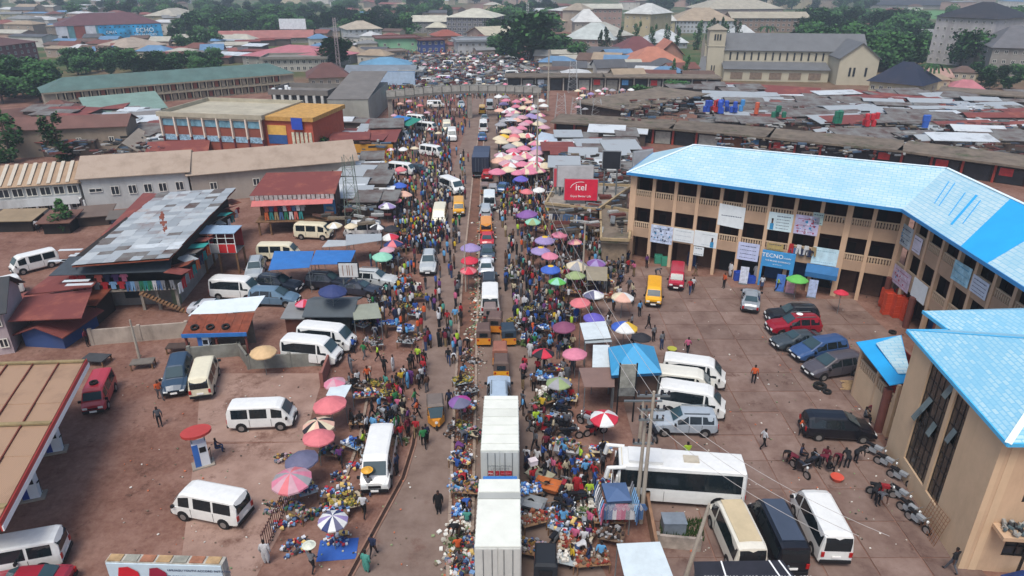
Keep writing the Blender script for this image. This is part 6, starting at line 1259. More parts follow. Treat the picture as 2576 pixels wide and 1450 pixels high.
# ---- trucks
def boxtruck(x0, x1, y0, y1, ztop, c, label, short, cabc, panels, rear='plain', cab=True, z0=1.2):
    w = x1 - x0; L_ = y1 - y0; e = empty('box_truck', ((x0 + x1) / 2, y0, 0)); cm = mat(c, .55, .06, .8, grime=.12)
    n = len(panels)
    q = MB(); q.box(-w / 2, w / 2, 0, L_, z0, ztop - .04); q.build('container', cm, e)
    y = 0
    for i, pl in enumerate(panels):
        q = MB(); q.box(-w / 2 + .02, w / 2 - .02, y + .03, y + pl[0] - .03, ztop - .04, ztop); q.build('roof_panel', mat(pl[1], .5, .06, .8, grime=.1), e); y += pl[0]
    q = MB()
    for i in range(int(L_ / .35)): q.box(-w / 2 - .03, -w / 2, .1 + i * .35, .27 + i * .35, z0 + .1, ztop - .1); q.box(w / 2, w / 2 + .03, .1 + i * .35, .27 + i * .35, z0 + .1, ztop - .1)
    q.build('side_rib', cm, e)
    for sg in (-1, 1):
        q = MB(); a = (.03, w / 2 - .04) if sg > 0 else (-w / 2 + .04, -.03); q.box(a[0], a[1], -.05, 0, z0 + .05, ztop - .12); d = q.build('rear_door', mat(c, .55, .06, .8, grime=.2), e)
        q = MB()
        for x in (.3, .75): q.cyl((sg * x, -.08, z0 + .1), (sg * x, -.08, ztop - .15), .02, n=5)
        q.build('lock_bar', STEEL, d)
    q = MB(); q.box(-w / 2, w / 2, .2, L_, .85, z0 - .02); q.build('chassis', BLACK, e)
    for yy in (.9, 2.1):
        for sg in (-1, 1): inst('wheel', WHEEL, e, (sg * (w / 2 - .15), yy, .48), math.pi / 2, sc=(1.45, 1.6, 1.45))
    q = MB(); q.box(-w / 2, w / 2, -.15, -.05, .6, .75); q.build('rear_bumper', STEEL, e)
    for sg in (-1, 1): q = MB(); q.box(sg * (w / 2 - .25) - .12, sg * (w / 2 - .25) + .12, -.18, -.15, .62, .74); q.build('taillight', LAMPR, e)
    if cab:
        q = MB(); q.add([(-w / 2 + .05, L_ + .25, .6), (w / 2 - .05, L_ + .25, .6), (w / 2 - .05, L_ + 2.0, .6), (-w / 2 + .05, L_ + 2.0, .6), (-w / 2 + .1, L_ + .3, 2.75), (w / 2 - .1, L_ + .3, 2.75), (w / 2 - .15, L_ + 1.6, 2.75), (-w / 2 + .15, L_ + 1.6, 2.75)], [(0, 3, 2, 1), (4, 5, 6, 7), (0, 1, 5, 4), (1, 2, 6, 5), (2, 3, 7, 6), (3, 0, 4, 7)]); cb = q.build('cab', paint(cabc), e)
        q = MB(); q.add([(-w / 2 + .25, L_ + 1.87, 1.5), (w / 2 - .25, L_ + 1.87, 1.5), (w / 2 - .3, L_ + 1.66, 2.55), (-w / 2 + .3, L_ + 1.66, 2.55)], [(3, 2, 1, 0)]); q.build('windscreen', WSCREEN, cb)
        for sg in (-1, 1): inst('wheel', WHEEL, e, (sg * (w / 2 - .2), L_ + 1.1, .48), math.pi / 2, sc=(1.45, 1.4, 1.45))
    if rear == 'logo':
        for i, (xa, xb, s) in enumerate(((-.75, -.4, ''), (-.33, -.05, ''), (.0, .72, ''))):
            q = MB(); q.box(xa, xb, -.075, -.055, 2.05, 2.38); q.build('red_plate', mat('#a3142a', .4, .08), e)
        text('MA', .2, WHT, 'lettering', e, wallM(-.575, -.09, 2.2)); text('LI', .22, mat('#d98a92', .5, .05), 'lettering', e, wallM(-.19, -.09, 2.2)); text('NISSIN', .2, mat('#d98a92', .5, .05), 'lettering', e, wallM(.36, -.09, 2.2))
        text('INTERNATIONAL', .19, mat('#8f9496', .6, .05), 'lettering', e, wallM(0, -.065, 2.75)); text('LOGISTICS', .24, mat('#8f9496', .6, .05), 'lettering', e, wallM(0, -.065, 2.52))
    VH.append(((x0 + x1) / 2, (y0 + y1) / 2, math.pi / 2, L_ / 2 + 1.5, 1.3))
    tag(e, label, 'truck', None, short); return e
PW = '#d9dbd0'; PG = '#a3a59f'
boxtruck(-1.87, .45, 26.0, 31.1, 3.9, '#bfc1bb', 'nearest white box truck with grey doors and one grey roof band', 'the nearest box truck', '#2f6fb4', [(3.45, PW), (.55, PG), (1.1, PW)])
boxtruck(-1.88, .42, 33.68, 39.6, 3.9, '#b9bdb8', 'second white box truck with red plates on its rear doors', 'the red plated box truck', '#c9ccd0', [(.65, PW), (.95, PW), (.95, PW), (.9, PW), (.9, '#cfd1c6'), (1.05, PW), (.52, PW)], 'logo')
a = P(1226, 410, 2.8)
boxtruck(-6.4, -3.7, 108, 116, 3.6, '#232a3c', 'navy blue box truck in the queue far up the road', 'the navy box truck', '#20283a', [(4, '#3a4256'), (4, '#343c50')])
# dark roof with rows of light dots at the bottom edge, beside the three minibuses
ro_ = empty('black_canopy', P(1870, 1500)); A_, B_, C_, D_ = P(1745, 1413, 2.7), P(1968, 1410, 2.7), P(2015, 1470, 2.7), P(1752, 1475, 2.7); ro_.location = (A_.x, A_.y, 0)
q = MB(); q.slab([p - Vector((A_.x, A_.y, 0)) for p in (D_, C_, B_, A_)], .08); q.build('sheet', mat('#25242a', .5, .2, 2), ro_)
for t0 in (.3, .84, .95): a = D_ + (C_ - D_) * t0 - Vector((A_.x, A_.y, 0)); b = A_ + (B_ - A_) * t0 - Vector((A_.x, A_.y, 0)); q = MB(); q.slab([a + Vector((0, 0, .02)), a + Vector((.08, 0, .02)), b + Vector((.08, 0, .02)), b + Vector((0, 0, .02))], .015); q.build('white_strip', WHT, ro_)
q = MB()
for i in range(34):
    x = .3 + i * .16
    if i % 6 != 5: q.box(x, x + R.uniform(.04, .1), -1.0, -.94, .0 + 2.71, 2.72)
q.build('light_dots', WHT, ro_)
for x, y in ((.1, -.2), (4.8, -.2)): q = MB(); q.cyl((x, y, 0), (x, y, 2.6), .05); q.build('post', STEEL, ro_)
tag(ro_, 'black sheet canopy with white strips and dots at the bottom edge', 'canopy')
# ---- motorcycles
def motospec(c):
    k = ('moto', c)
    if k in VC: return VC[k]
    z = (0, 0, 0); q = MB(); n = 14
    q.cyl((0, -.05, 0), (0, .05, 0), .3, n=n, mi=0); q.cyl((0, -.055, 0), (0, .055, 0), .2, n=n, mi=1); w = q.mesh('wheel', [TYRE, CHROME])
    parts = [('wheel', w, (-.62, 0, .3), z, []), ('wheel', w, (.66, 0, .3), z, [])]
    q = MB(); q.obox((.12, 0, .82), .5, .26, .22, 0); q.obox((-.2, 0, .5), .5, .22, .3); parts.append(('tank', q.mesh('tank', paint(c)), z, z, []))
    q = MB(); q.obox((-.42, 0, .84), .65, .24, .1); parts.append(('seat', q.mesh('seat', BLACK), z, z, []))
    q = MB(); q.cyl((.5, 0, .95), (.68, 0, .3), .04, n=5); q.cyl((.45, -.34, 1.02), (.45, .34, 1.02), .025, n=5); q.cyl((-.62, .1, .32), (-.1, .12, .35), .045, n=5); q.cyl((.3, 0, .8), (-.6, 0, .35), .03, n=5); parts.append(('frame', q.mesh('frame', CHROME), z, z, []))
    q = MB(); q.cyl((.55, 0, .85), (.62, 0, .85), .09, n=8); parts.append(('headlight', q.mesh('headlight', LAMPW), z, z, []))
    VC[k] = parts; return parts
MCOL = {'black': '#1b1b20', 'red': '#8a1f28', 'blue': '#24406e', 'silver': '#8d9296'}
def moto(px, py, c, rz, desc=None):
    e = put(motospec(MCOL[c]), 'motorcycle', P(px, py), rz); auto(e, desc or (c + ' motorcycle parked'), 'motorcycle', 'motorcycles parked in the market'); return e
for (px, py, c, a) in ((2200, 1150, 'silver', -.9), (2228, 1180, 'silver', -1.0), (2262, 1215, 'silver', -1.0), (2262, 1262, 'silver', -1.1), (2285, 1300, 'silver', -1.2), (2305, 1325, 'silver', -1.25), (2215, 1248, 'red', -.3), (2010, 1190, 'black', -1.2), (2040, 1180, 'black', .5), (1568, 690, 'silver', 1.3), (1545, 665, 'black', 1.2), (1560, 715, 'blue', 1.0)): moto(px, py, c, a)
for (x0, y0, x1, y1, n) in ((1335, 740, 1380, 860, 12), (1340, 1030, 1440, 1110, 8), (1390, 1240, 1470, 1370, 11), (1460, 1060, 1500, 1100, 4), (1335, 850, 1350, 870, 3), (1630, 1085, 1665, 1105, 3), (960, 1040, 990, 1075, 2)):
    for i in range(n): moto(R.uniform(x0, x1), y0 + (y1 - y0) * (i + R.random() * .6) / n, R.choice(['black', 'black', 'red', 'blue', 'silver']), R.uniform(-.5, 3))
# ============================================================ UMBRELLAS
UC = {'pink': '#c4788c', 'salmon': '#c86f74', 'white': '#cfd0cd', 'cream': '#c9bca0', 'lavender': '#8f80aa', 'purple': '#7b5590', 'violet': '#5f55a8', 'maroon': '#7c4660', 'red': '#bd2f42', 'blue': '#3a5cae', 'navy': '#2e3a66', 'slate': '#5f6078', 'mint': '#86bfa6',
      'green': '#5fae52', 'olive': '#8a9a6c', 'yellow': '#d3ad3a', 'black': '#26262b', 'grey': '#8f8f92', 'tan': '#c3a47a', 'magenta': '#a43f88', 'peach': '#cfa592', 'sky blue': '#4f95cc', 'orange': '#cf7a3c', 'rose': '#b8909a'}
UM = {}
def umbmesh(cols, inner):
    k = (tuple(cols), inner)
    if k in UM: return UM[k]
    n = 12; q = MB(); vs = [(0, 0, .42)]; prof = ((.3, .36), (.65, .2), (1.0, 0.0), (1.01, -.09))
    for r, z in prof:
        for i in range(n):
            a = 2 * math.pi * i / n; s = r * (1 if i % 2 == 0 else .97); vs.append((s * math.cos(a), s * math.sin(a), z - (0 if i % 2 == 0 else .0)))
    fs = []; ms = []
    m0 = len(cols)
    for i in range(n):
        j = (i + 1) % n; c = (i * len(cols) // n) if len(cols) < 5 and len(cols) > 2 else (i // (2 if len(cols) == 2 and inner is None else 1)) % len(cols)
        if len(cols) == 2: c = (i // 2) % 2 if n % 4 == 0 else i % 2
        q.add([vs[0], vs[1 + i], vs[1 + j]], [(0, 1, 2)], m0 if inner else c)
        for k2 in range(3): a = 1 + k2 * n; q.add([vs[a + i], vs[a + n + i], vs[a + n + j], vs[a + j]], [(0, 1, 2, 3)], c)
    me = q.mesh('canopy', [mat(UC[c], .7, .08, 2.5) for c in cols] + ([mat(UC[inner], .7, .08)] if inner else []))
    UM[k] = me; return me
pq = MB(); pq.cyl((0, 0, 0), (0, 0, 2.5), .03, n=6); UPOLE = pq.mesh('pole', STEEL)
rq = MB()
for i in range(6): a = math.pi * i / 3; rq.cyl((0, 0, 1.9), (.75 * math.cos(a), .75 * math.sin(a), 2.28), .012, n=3)
URIB = rq.mesh('ribs', STEEL)
def umb(px, py, rpx, cols, desc, inner=None, tilt=None, label=None, short=None, base=0):
    z = 2.25 + base; p = P(px, py, z + .15); s = rpx / Q((p.x, p.y, z))[2]; s = max(.7, min(1.9, s)); e = empty('market_umbrella', (p.x, p.y, base), R.uniform(0, 6))
    e.rotation_euler = (R.uniform(-.08, .08), R.uniform(-.08, .08), R.uniform(0, 6)) if tilt is None else tilt
    inst('canopy', umbmesh(cols, inner), e, (0, 0, z), sc=(s, s, min(s, 1.3) * 1.05)); inst('pole', UPOLE, e); 
    if p.y < 90: inst('ribs', URIB, e)
    if label: tag(e, label, 'umbrella', 'market umbrellas', short)
    else: auto(e, desc, 'umbrella', 'market umbrellas')
    return e
for a in (
 (847, 958, 28, ['pink', 'rose'], 'small pink umbrella topmost of the forecourt edge row', 'the small pink umbrella'),
 (834, 1014, 43, ['salmon'], 'large plain salmon umbrella next to the white tarpaulin', 'the upper salmon umbrella'),
 (806, 1066, 41, ['peach', 'black', 'cream', 'peach', 'black', 'cream'], 'dark and cream segmented umbrella between the two salmon ones', None),
 (797, 1098, 41, ['salmon'], 'plain salmon umbrella above the slate umbrella', 'the lower salmon umbrella'),
 (767, 1152, 43, ['slate'], 'slate purple umbrella above the big striped pink one', 'the slate umbrella'),
 (737, 1200, 51, ['rose', 'pink', 'grey', 'pink', 'rose', 'salmon'], 'big umbrella striped pink and grey by the iron gate', 'the big striped umbrella'),
 (833, 1302, 38, ['white', 'slate', 'white', 'lavender', 'white', 'navy'], 'white and dark blue segmented umbrella lowest beside the road', 'the lowest white umbrella'),
 (1162, 1005, 29, ['purple', 'slate', 'magenta'], 'purple, grey and magenta umbrella on the median', 'the magenta median umbrella'),
 (660, 880, 33, ['tan'], 'plain tan umbrella left of the open sided minibus', 'the tan umbrella'),
 
 (765, 762, 24, ['red', 'pink'], 'red umbrella with pale spots beside the navy one', None),
 (960, 642, 26, ['mint'], 'mint green umbrella at the left of the road', 'the mint umbrella'),
 (978, 626, 20, ['rose'], 'dusty rose umbrella just behind the mint one', None), (992, 612, 25, ['navy', 'salmon'], 'navy and salmon umbrella above the dusty rose one', None),
 (984, 595, 23, ['white', 'red', 'lavender', 'white'], 'white and red segmented umbrella above the navy one', 'the white and red umbrella'), (984, 574, 22, ['black'], 'black umbrella behind the white and red one', None),
 (946, 570, 20, ['white', 'black'], 'black and white segmented umbrella left of the black one', None), (885, 566, 17, ['cream'], 'cream umbrella right of the cream open door minibus', None), (843, 565, 20, ['cream', 'white'], 'pale cream umbrella touching the cream open door minibus', None),
 (973, 518, 23, ['white', 'lavender'], 'white and lavender umbrella below the pinkish ones', None), (996, 502, 18, ['salmon'], 'salmon umbrella left of the peach one', None), (1014, 488, 21, ['peach'], 'peach umbrella below the royal blue one', None),
 (1005, 465, 19, ['blue'], 'royal blue umbrella beside white sheets left of the road', 'the royal blue umbrella'), (1007, 425, 17, ['salmon'], 'salmon umbrella beside the parked silver cars', None),
 (984, 375, 10, ['pink', 'white'], 'small pink and white umbrella above the yellow wall', None), (1015, 373, 12, ['white'], 'small white umbrella above the yellow wall', None), (1042, 372, 11, ['cream'], 'small cream umbrella left of the white minibus with open door', None),
 (1183, 622, 27, ['lavender'], 'lavender umbrella on the median', 'the lavender median umbrella'), (1181, 652, 23, ['red'], 'bright red umbrella in the middle of the median three', 'the bright red umbrella'), (1177, 676, 21, ['salmon', 'red'], 'coral red umbrella lowest of the median three', None),
 (1330, 537, 27, ['purple'], 'purple umbrella in front of the clothes wall', 'the purple umbrella'), (1341, 554, 20, ['mint', 'olive'], 'pale green umbrella just below the purple one', None),
 (1310, 448, 19, ['violet'], 'violet umbrella right of the far red car', None), (1305, 433, 18, ['pink'], 'pink umbrella above the violet one', None), (1323, 480, 17, ['salmon'], 'salmon umbrella below the violet one', None), (1357, 475, 16, ['white'], 'white umbrella beside the thin tall pole', None),
 (1407, 588, 20, ['pink'], 'rose pink umbrella in front of the hanging jeans', 'the rose pink umbrella'), (1447, 607, 19, ['peach', 'pink'], 'pale pink umbrella left of the thin street pole', None),
 (1382, 641, 22, ['pink'], 'pale pink umbrella under the two lavender ones', None), (1449, 664, 28, ['cream', 'grey'], 'large cream grey umbrella left of the bright purple one', 'the large cream umbrella'), (1500, 658, 24, ['purple', 'lavender'], 'bright purple umbrella above the patched cloth stall', 'the bright purple umbrella'),
 (1450, 692, 26, ['olive'], 'light olive umbrella below the large cream one', 'the olive umbrella'), (1400, 707, 23, ['green', 'mint'], 'light green umbrella left of the olive one', None),
 (1463, 757, 26, ['salmon'], 'salmon umbrella left of the white and grey one', None), (1495, 740, 27, ['white', 'slate', 'white', 'lavender'], 'white and grey segmented umbrella', 'the white and grey umbrella'), (1565, 745, 29, ['cream', 'peach', 'white', 'grey'], 'white and tan umbrella at the edge of the slabs', 'the white and tan umbrella'),
 (1493, 797, 28, ['violet'], 'bright violet blue umbrella above the white awning', 'the violet umbrella'), (1422, 819, 30, ['maroon'], 'dull maroon umbrella left of the white awning', 'the maroon umbrella'), (1568, 821, 34, ['blue', 'white', 'yellow', 'blue'], 'blue, white and yellow segmented umbrella by the slabs', 'the blue and yellow umbrella'),
 (1366, 888, 29, ['red', 'black'], 'red and black segmented umbrella', 'the red and black umbrella'), (1448, 888, 32, ['pink'], 'rose pink umbrella left of the white awnings', 'the pink umbrella'), (1406, 961, 32, ['olive', 'grey'], 'dirty grey green umbrella beside the brown awning', 'the grey green umbrella'),
 (1523, 1045, 36, ['red', 'white'], 'red and white segmented umbrella below the brown awning', 'the red and white umbrella'), (1612, 846, 26, ['black'], 'black umbrella behind the blue hipped kiosk', None), (2007, 701, 27, ['green'], 'vivid green umbrella in front of the phone shop', 'the vivid green umbrella'),
 (2118, 735, 17, ['red'], 'small red umbrella in front of the dark shops', 'the small red umbrella')):
    umb(a[0], a[1], a[2], a[3], None, label=a[4], short=a[5])
umb(833, 752, 36, ['navy'], None, label='navy umbrella crowning the dark green kiosk', short='the navy umbrella', base=.9)
for (px, py, r, lab, c) in ((1370, 602, 26, 'lavender umbrella with yellow centre, upper of two', 'lavender'), (1358, 629, 26, 'lavender umbrella with yellow centre, lower of two', 'lavender'), (1385, 675, 26, 'blue umbrella with yellow centre below the pale pink one', 'blue')):
    umb(px, py, r, [c], None, inner='yellow', label=lab)
used = []
def scatter(n, x0, y0, x1, y1, md, tries=40, acc=None):
    out = []
    for i in range(n):
        for t in range(tries):
            x, y = R.uniform(x0, x1), R.uniform(y0, y1)
            if acc and not acc(x, y): continue
            if all((x - a) ** 2 + ((y - b) * 1.6) ** 2 > md ** 2 for a, b in used): used.append((x, y)); out.append((x, y)); break
    return sorted(out, key=lambda p: p[1])
PINKS = [['pink'], ['rose'], ['rose'], ['peach'], ['grey'], ['cream'], ['pink'], ['salmon'], ['white'], ['rose'], ['pink', 'white'], ['red', 'white'], ['rose', 'grey'], ['cream'], ['white', 'grey'], ['lavender'], ['peach'], ['salmon', 'white'], ['grey'], ['rose', 'white'], ['pink', 'cream']]
def uname(c): return (c[0] if len(c) == 1 else ' and '.join(dict.fromkeys(c)))
for (x, y) in scatter(76, 1238, 238, 1400, 432, 13, acc=lambda x, y: x < 1300 + (y - 238) * .3 + 60 and x > 1248):
    c = R.choice(PINKS); umb(x, y, 8 + (y - 230) * .06 + 3, c, uname(c) + ' umbrella', None)
for (x, y) in scatter(12, 985, 250, 1110, 350, 22): c = R.choice(PINKS); umb(x, y, 9, c, uname(c) + ' umbrella')
for (x, y) in scatter(34, 1450, 222, 1610, 275, 14): c = R.choice(PINKS[2:20]); umb(x, y, 9, c, uname(c) + ' umbrella')
for (x, y) in scatter(46, 1040, 130, 1360, 212, 12): c = R.choice(PINKS); umb(x, y, 6.5, c, uname(c) + ' umbrella')
umb(1268, 343, 17, ['yellow'], None, label='golden yellow umbrella among the far pink ones', short='the golden umbrella'); umb(1290, 388, 17, ['red', 'white'], None, label='red and white segmented umbrella left of its far twin'); umb(1322, 386, 17, ['red', 'white'], None, label='red and white segmented umbrella right of its far twin')
# ============================================================ CANOPIES AND KIOSKS
def canopy(px4, z, c, lab, peak=.25, short=None, cat='canopy', th=.04, skirt=0, name='market_canopy', m=None, posts=True, group=None, autod=None):
    ps = [P(x, y, zz) for (x, y), zz in zip(px4, z if isinstance(z, (list, tuple)) else [z] * 4)]; c0 = sum(ps, Vector()) / 4; o = Vector((c0.x, c0.y, 0)); e = empty(name, o); m = m or mat(c, .65, .08, 1.0, grime=.1)
    top = c0 - o + Vector((0, 0, peak)); q = MB(); r = [p - o for p in ps]; low = [p - Vector((0, 0, th)) for p in r]
    q.add(r + [top] + low + [top - Vector((0, 0, th))], [(0, 1, 4), (1, 2, 4), (2, 3, 4), (3, 0, 4), (6, 5, 9), (7, 6, 9), (8, 7, 9), (5, 8, 9)] + [(i, 5 + i, 5 + (i + 1) % 4, (i + 1) % 4) for i in range(4)]); q.build('sheet', m, e)
    if skirt:
        q = MB()
        for a, b in zip(r, r[1:] + r[:1]): q.slab([a, b, b - Vector((0, 0, skirt)), a - Vector((0, 0, skirt))], .01)
        q.build('skirt', m, e)
    if posts:
        for p in r: p = p * .96; q = MB(); q.cyl((p.x, p.y, 0), (p.x, p.y, ps[0].z - .12), .035, n=6); q.build('post', STEEL, e)
    if autod: auto(e, autod, cat, group)
    else: tag(e, lab, cat, group, short)
    return e
canopy([(675, 680), (778, 673), (790, 632), (690, 632)], 2.9, '#2f6cae', 'left of two bright blue canopies over the parked SUVs', .2, 'the left blue canopy'); canopy([(780, 666), (880, 664), (895, 630), (795, 630)], 2.9, '#2f6cae', 'right of two bright blue canopies over the parked SUVs', .2, 'the right blue canopy')
canopy([(820, 995), (868, 1000), (885, 968), (832, 970)], 2.3, '#c3cfd2', 'white tarpaulin shade between the pink and salmon umbrellas', .05, 'the white tarpaulin')
canopy([(1470, 855), (1537, 850), (1523, 808), (1458, 813)], 2.5, '#c6d0d2', 'white awning directly below the violet umbrella', .05, 'the upper white awning'); canopy([(1490, 924), (1535, 924), (1533, 868), (1492, 868)], 2.5, '#c6d0d2', 'narrow white awning left of the blue hipped kiosk', .05, 'the narrow white awning')
canopy([(1472, 864), (1540, 860), (1536, 852), (1470, 854)], 2.3, '#9aa3a6', 'grey strip awning between the two white ones', 0)
canopy([(1470, 974), (1546, 974), (1546, 924), (1456, 926)], 2.6, '#7d655c', 'brown flat awning below the white ones', .03, 'the brown awning')
canopy([(1578, 1480), (1705, 1480), (1660, 1363), (1551, 1368)], 3.0, '#c3cfd2', 'large white sheet roof at the bottom edge', .03, 'the large white sheet roof')
canopy([(1527, 1263), (1590, 1260), (1574, 1214), (1513, 1216)], 2.6, '#4a6286', 'slate blue canopy hung all round with clothes', .3, 'the slate blue canopy', skirt=.15)
canopy([(1477, 705), (1528, 707), (1528, 672), (1473, 670)], 2.3, '#8f8672', 'patched ochre and grey cloth canopy under the bright purple umbrella', .1)
canopy([(980, 310), (1030, 318), (1062, 300), (1015, 292)], 2.8, '#23806c', 'teal canopy beside the blue one near the far minibuses', .2); canopy([(970, 307), (1010, 310), (1035, 296), (1000, 290)], 3.2, '#2f72b4', 'blue canopy beside the teal one near the far minibuses', .3)
canopy([(975, 248), (1030, 246), (1032, 236), (985, 240)], 3, '#2a8076', 'green canopy at the foot of the footbridge', .2)
canopy([(810, 622), (880, 618), (890, 605), (825, 604)], 2.6, '#a5abad', 'grey sheet roof behind the blue canopies', .02); canopy([(870, 618), (960, 605), (960, 588), (870, 590)], 2.7, '#9da0a0', 'grey and rust sheet roof right of the blue canopies', .02, m=TIN)
canopy([(925, 478), (990, 482), (995, 468), (935, 466)], 2.5, '#cfd3d4', 'white sheet stall roof left of the royal blue umbrella', .02); canopy([(1138 - 215, 420 + 75), (990, 500), (985, 488), (925, 486)], 2.4, '#b9bdbd', 'pale sheet roof below the white sheet stall roof', .02)
canopy([(890, 805), (960, 800), (950, 762), (885, 768)], 2.3, '#8a8f80', 'grey green cloth shade with lime patch right of the dark green kiosk', .1)
canopy([(1270, 305), (1300, 305), (1298, 296), (1272, 296)], 2.5, '#b9bcc0', 'small grey canopy among the far umbrellas', .1)
canopy([(1345, 350), (1405, 372), (1400, 340), (1362, 332)], 2.6, '#a9b6c2', 'blue and white patched tarpaulin at the corner of the red pillared shops', .3)
# blue hip roof kiosk
bk = empty('blue_kiosk', P(1600, 985)); ks = [P(1538, 945, 3.0), P(1665, 938, 3.0), P(1645, 872, 3.0), P(1530, 874, 3.0)]; o = Vector((bk.location.x, bk.location.y, 0)); kp = P(1590, 862, 4.4); kp2 = P(1604, 866, 4.35)
q = MB(); r = [k - o for k in ks]; tp = sum(r, Vector()) / 4; tp.z = 4.5
q.add(r + [tp], [(0, 1, 4), (1, 2, 4), (2, 3, 4), (3, 0, 4)]); q.add([p - Vector((0, 0, .12)) for p in r], [(0, 3, 2, 1)]); q.build('roof', mat('#3795c4', .45, .08, .6, grime=.06), bk)
q = MB()
for a, b in zip(r, r[1:] + r[:1]): q.slab([a, b, b - Vector((0, 0, .22)), a - Vector((0, 0, .22))], .01)
q.build('fascia', mat('#2a6fa0', .5, .1), bk)
q = MB(); c = (r[0] + r[1] + r[2] + r[3]) / 4; q.obox((c.x, c.y, 1.4), 3.4, 2.6, 2.8); q.build('wall', mat('#5a4840', .9, .2), bk)
for p in r: p = p * .92 + c * .08; q = MB(); q.cyl((p.x, p.y, 0), (p.x, p.y, 2.85), .06, n=6); q.build('post', STEEL, bk)
tag(bk, 'kiosk with vivid blue hipped roof beside three white minibuses', 'kiosk', short='the blue hipped kiosk')
# low ruined yard with wall by the thick pole
wall([(1605, 1230), (1625, 1275), (1655, 1440)], 1.1, mat('#8a6a52', .95, .2), 'crumbling brown wall with pier beside the thick concrete pole', short='the crumbling brown wall')
wall([(1770, 1268), (1800, 1300), (1840, 1385)], .5, mat('#8c7f74', .95, .25), 'low broken kerb wall left of the dusty roof minibus')
wall([(1650, 1375), (1755, 1385)], .9, mat('#9a8f84', .95, .3), 'grey rubble wall behind the large white sheet roof')
gr2 = MB()
for i in range(900):
    p = P(1660 + R.random() * 110, 1310 + R.random() * 60); a = R.uniform(0, 6); h = R.uniform(.15, .5); d = Vector((math.cos(a) * .05, math.sin(a) * .05, 0)); gr2.add([p - d, p + d, p + Vector((R.uniform(-.1, .1), R.uniform(-.1, .1), h))], [(0, 1, 2)])
o = gr2.build('grass', mat('#2f4a1c', .9, .3, 3)); o['label'] = 'green weeds in the ruined yard'; o['category'] = 'grass'; o['kind'] = 'stuff'
for (px, py, w, d, h, c, lab, nm, ct) in ((1692, 1335, 1.3, .9, .9, '#76808a', 'grey metal box in the weeds beside the leaning bare pole', 'metal_box', 'box'), (1650, 1245, 1.7, .7, .7, '#c79a2c', 'yellow drum lying beside the thick concrete pole', 'drum', 'drum')):
    q = MB()
    if ct == 'drum': q.cyl((-w / 2, 0, .4), (w / 2, 0, .4), .38, n=14)
    else: q.box(-w / 2, w / 2, -d / 2, d / 2, .1, h); q.box(-w / 2 - .04, w / 2 + .04, -d / 2 - .04, d / 2 + .04, h, h + .06); q.box(-w / 2 + .05, w / 2 - .05, -d / 2 + .05, d / 2 - .05, 0, .1)
    o = q.build(nm, mat(c, .5, .15), None, P(px, py)); tag(o, lab, ct)
# orange crate stacks by the plaza, each crate its own object
cq = MB(); cq.box(-.42, .42, -.3, .3, 0, .05)
for a in ((-.42, .42, -.3, -.27), (-.42, .42, .27, .3), (-.42, -.39, -.27, .27), (.39, .42, -.27, .27)): cq.box(*a, .05, .24)
for kx in (-.2, 0.02, .22): cq.box(kx, kx + .08, -.31, -.3, .05, .24)
CRATE = {}; ORD = ['first', 'second', 'third', 'fourth', 'fifth', 'sixth', 'seventh', 'eighth', 'ninth']
def crate(c):
    if c not in CRATE: CRATE[c] = cq.mesh('crate', mat(c, .55, .12, 2))
    return CRATE[c]
for si, (px, py, n) in enumerate(((2228, 790, 9), (2252, 798, 9), (2276, 806, 9), (2222, 772, 8), (2258, 775, 8))):
    for k in range(n):
        o = inst('crate', crate('#c0492f'), None, P(px, py) + Vector((R.uniform(-.03, .03), R.uniform(-.03, .03), .03 + k * .25)), R.uniform(-.05, .05)); o['label'] = 'orange crate, %s from the ground in the %s orange stack' % (ORD[k], ('front left', 'front middle', 'front right', 'back left', 'back right')[si]); o['category'] = 'crate'; o['group'] = 'orange crates stacked by the plaza'
for si, (px, py, n, c, nm) in enumerate(((1672, 668, 4, '#3f8c74', 'green'), (1655, 662, 4, '#3f8c74', 'green'), (1690, 650, 6, '#2c4a78', 'navy'), (1738, 668, 6, '#27406c', 'navy'), (1855, 705, 4, '#2f4fa8', 'blue'), (1872, 708, 4, '#2f4fa8', 'blue'), (1888, 712, 3, '#2f4fa8', 'blue'))):
    for k in range(n):
        o = inst('crate', crate(c), None, P(px, py) + Vector((0, 0, .03 + k * .25)), R.uniform(-.1, .1)); o['label'] = '%s crate, %s from the ground in the %s under the plaza arches' % (nm, ORD[k], ('right hand green stack', 'left hand green stack', 'left navy stack', 'right navy stack', 'left blue stack', 'middle blue stack', 'right blue stack')[si]); o['category'] = 'crate'; o['group'] = nm + ' crates under the plaza'
# bamboo poles lying on the slabs
for i in range(9):
    a = P(2118 + R.uniform(-6, 6), 958 + i * 2.6, .08); b = P(2205, 960 + i * 2.8, .08); q = MB(); q.cyl((0, 0, 0), b - a, .05, n=6); o = q.build('bamboo_pole', WOODP, None, a); o['label'] = '%s bamboo pole counted from the back of the bundle right of the big tyre' % ORD[i]; o['category'] = 'pole'; o['group'] = 'bamboo poles on the slabs'; ALL.append(o)
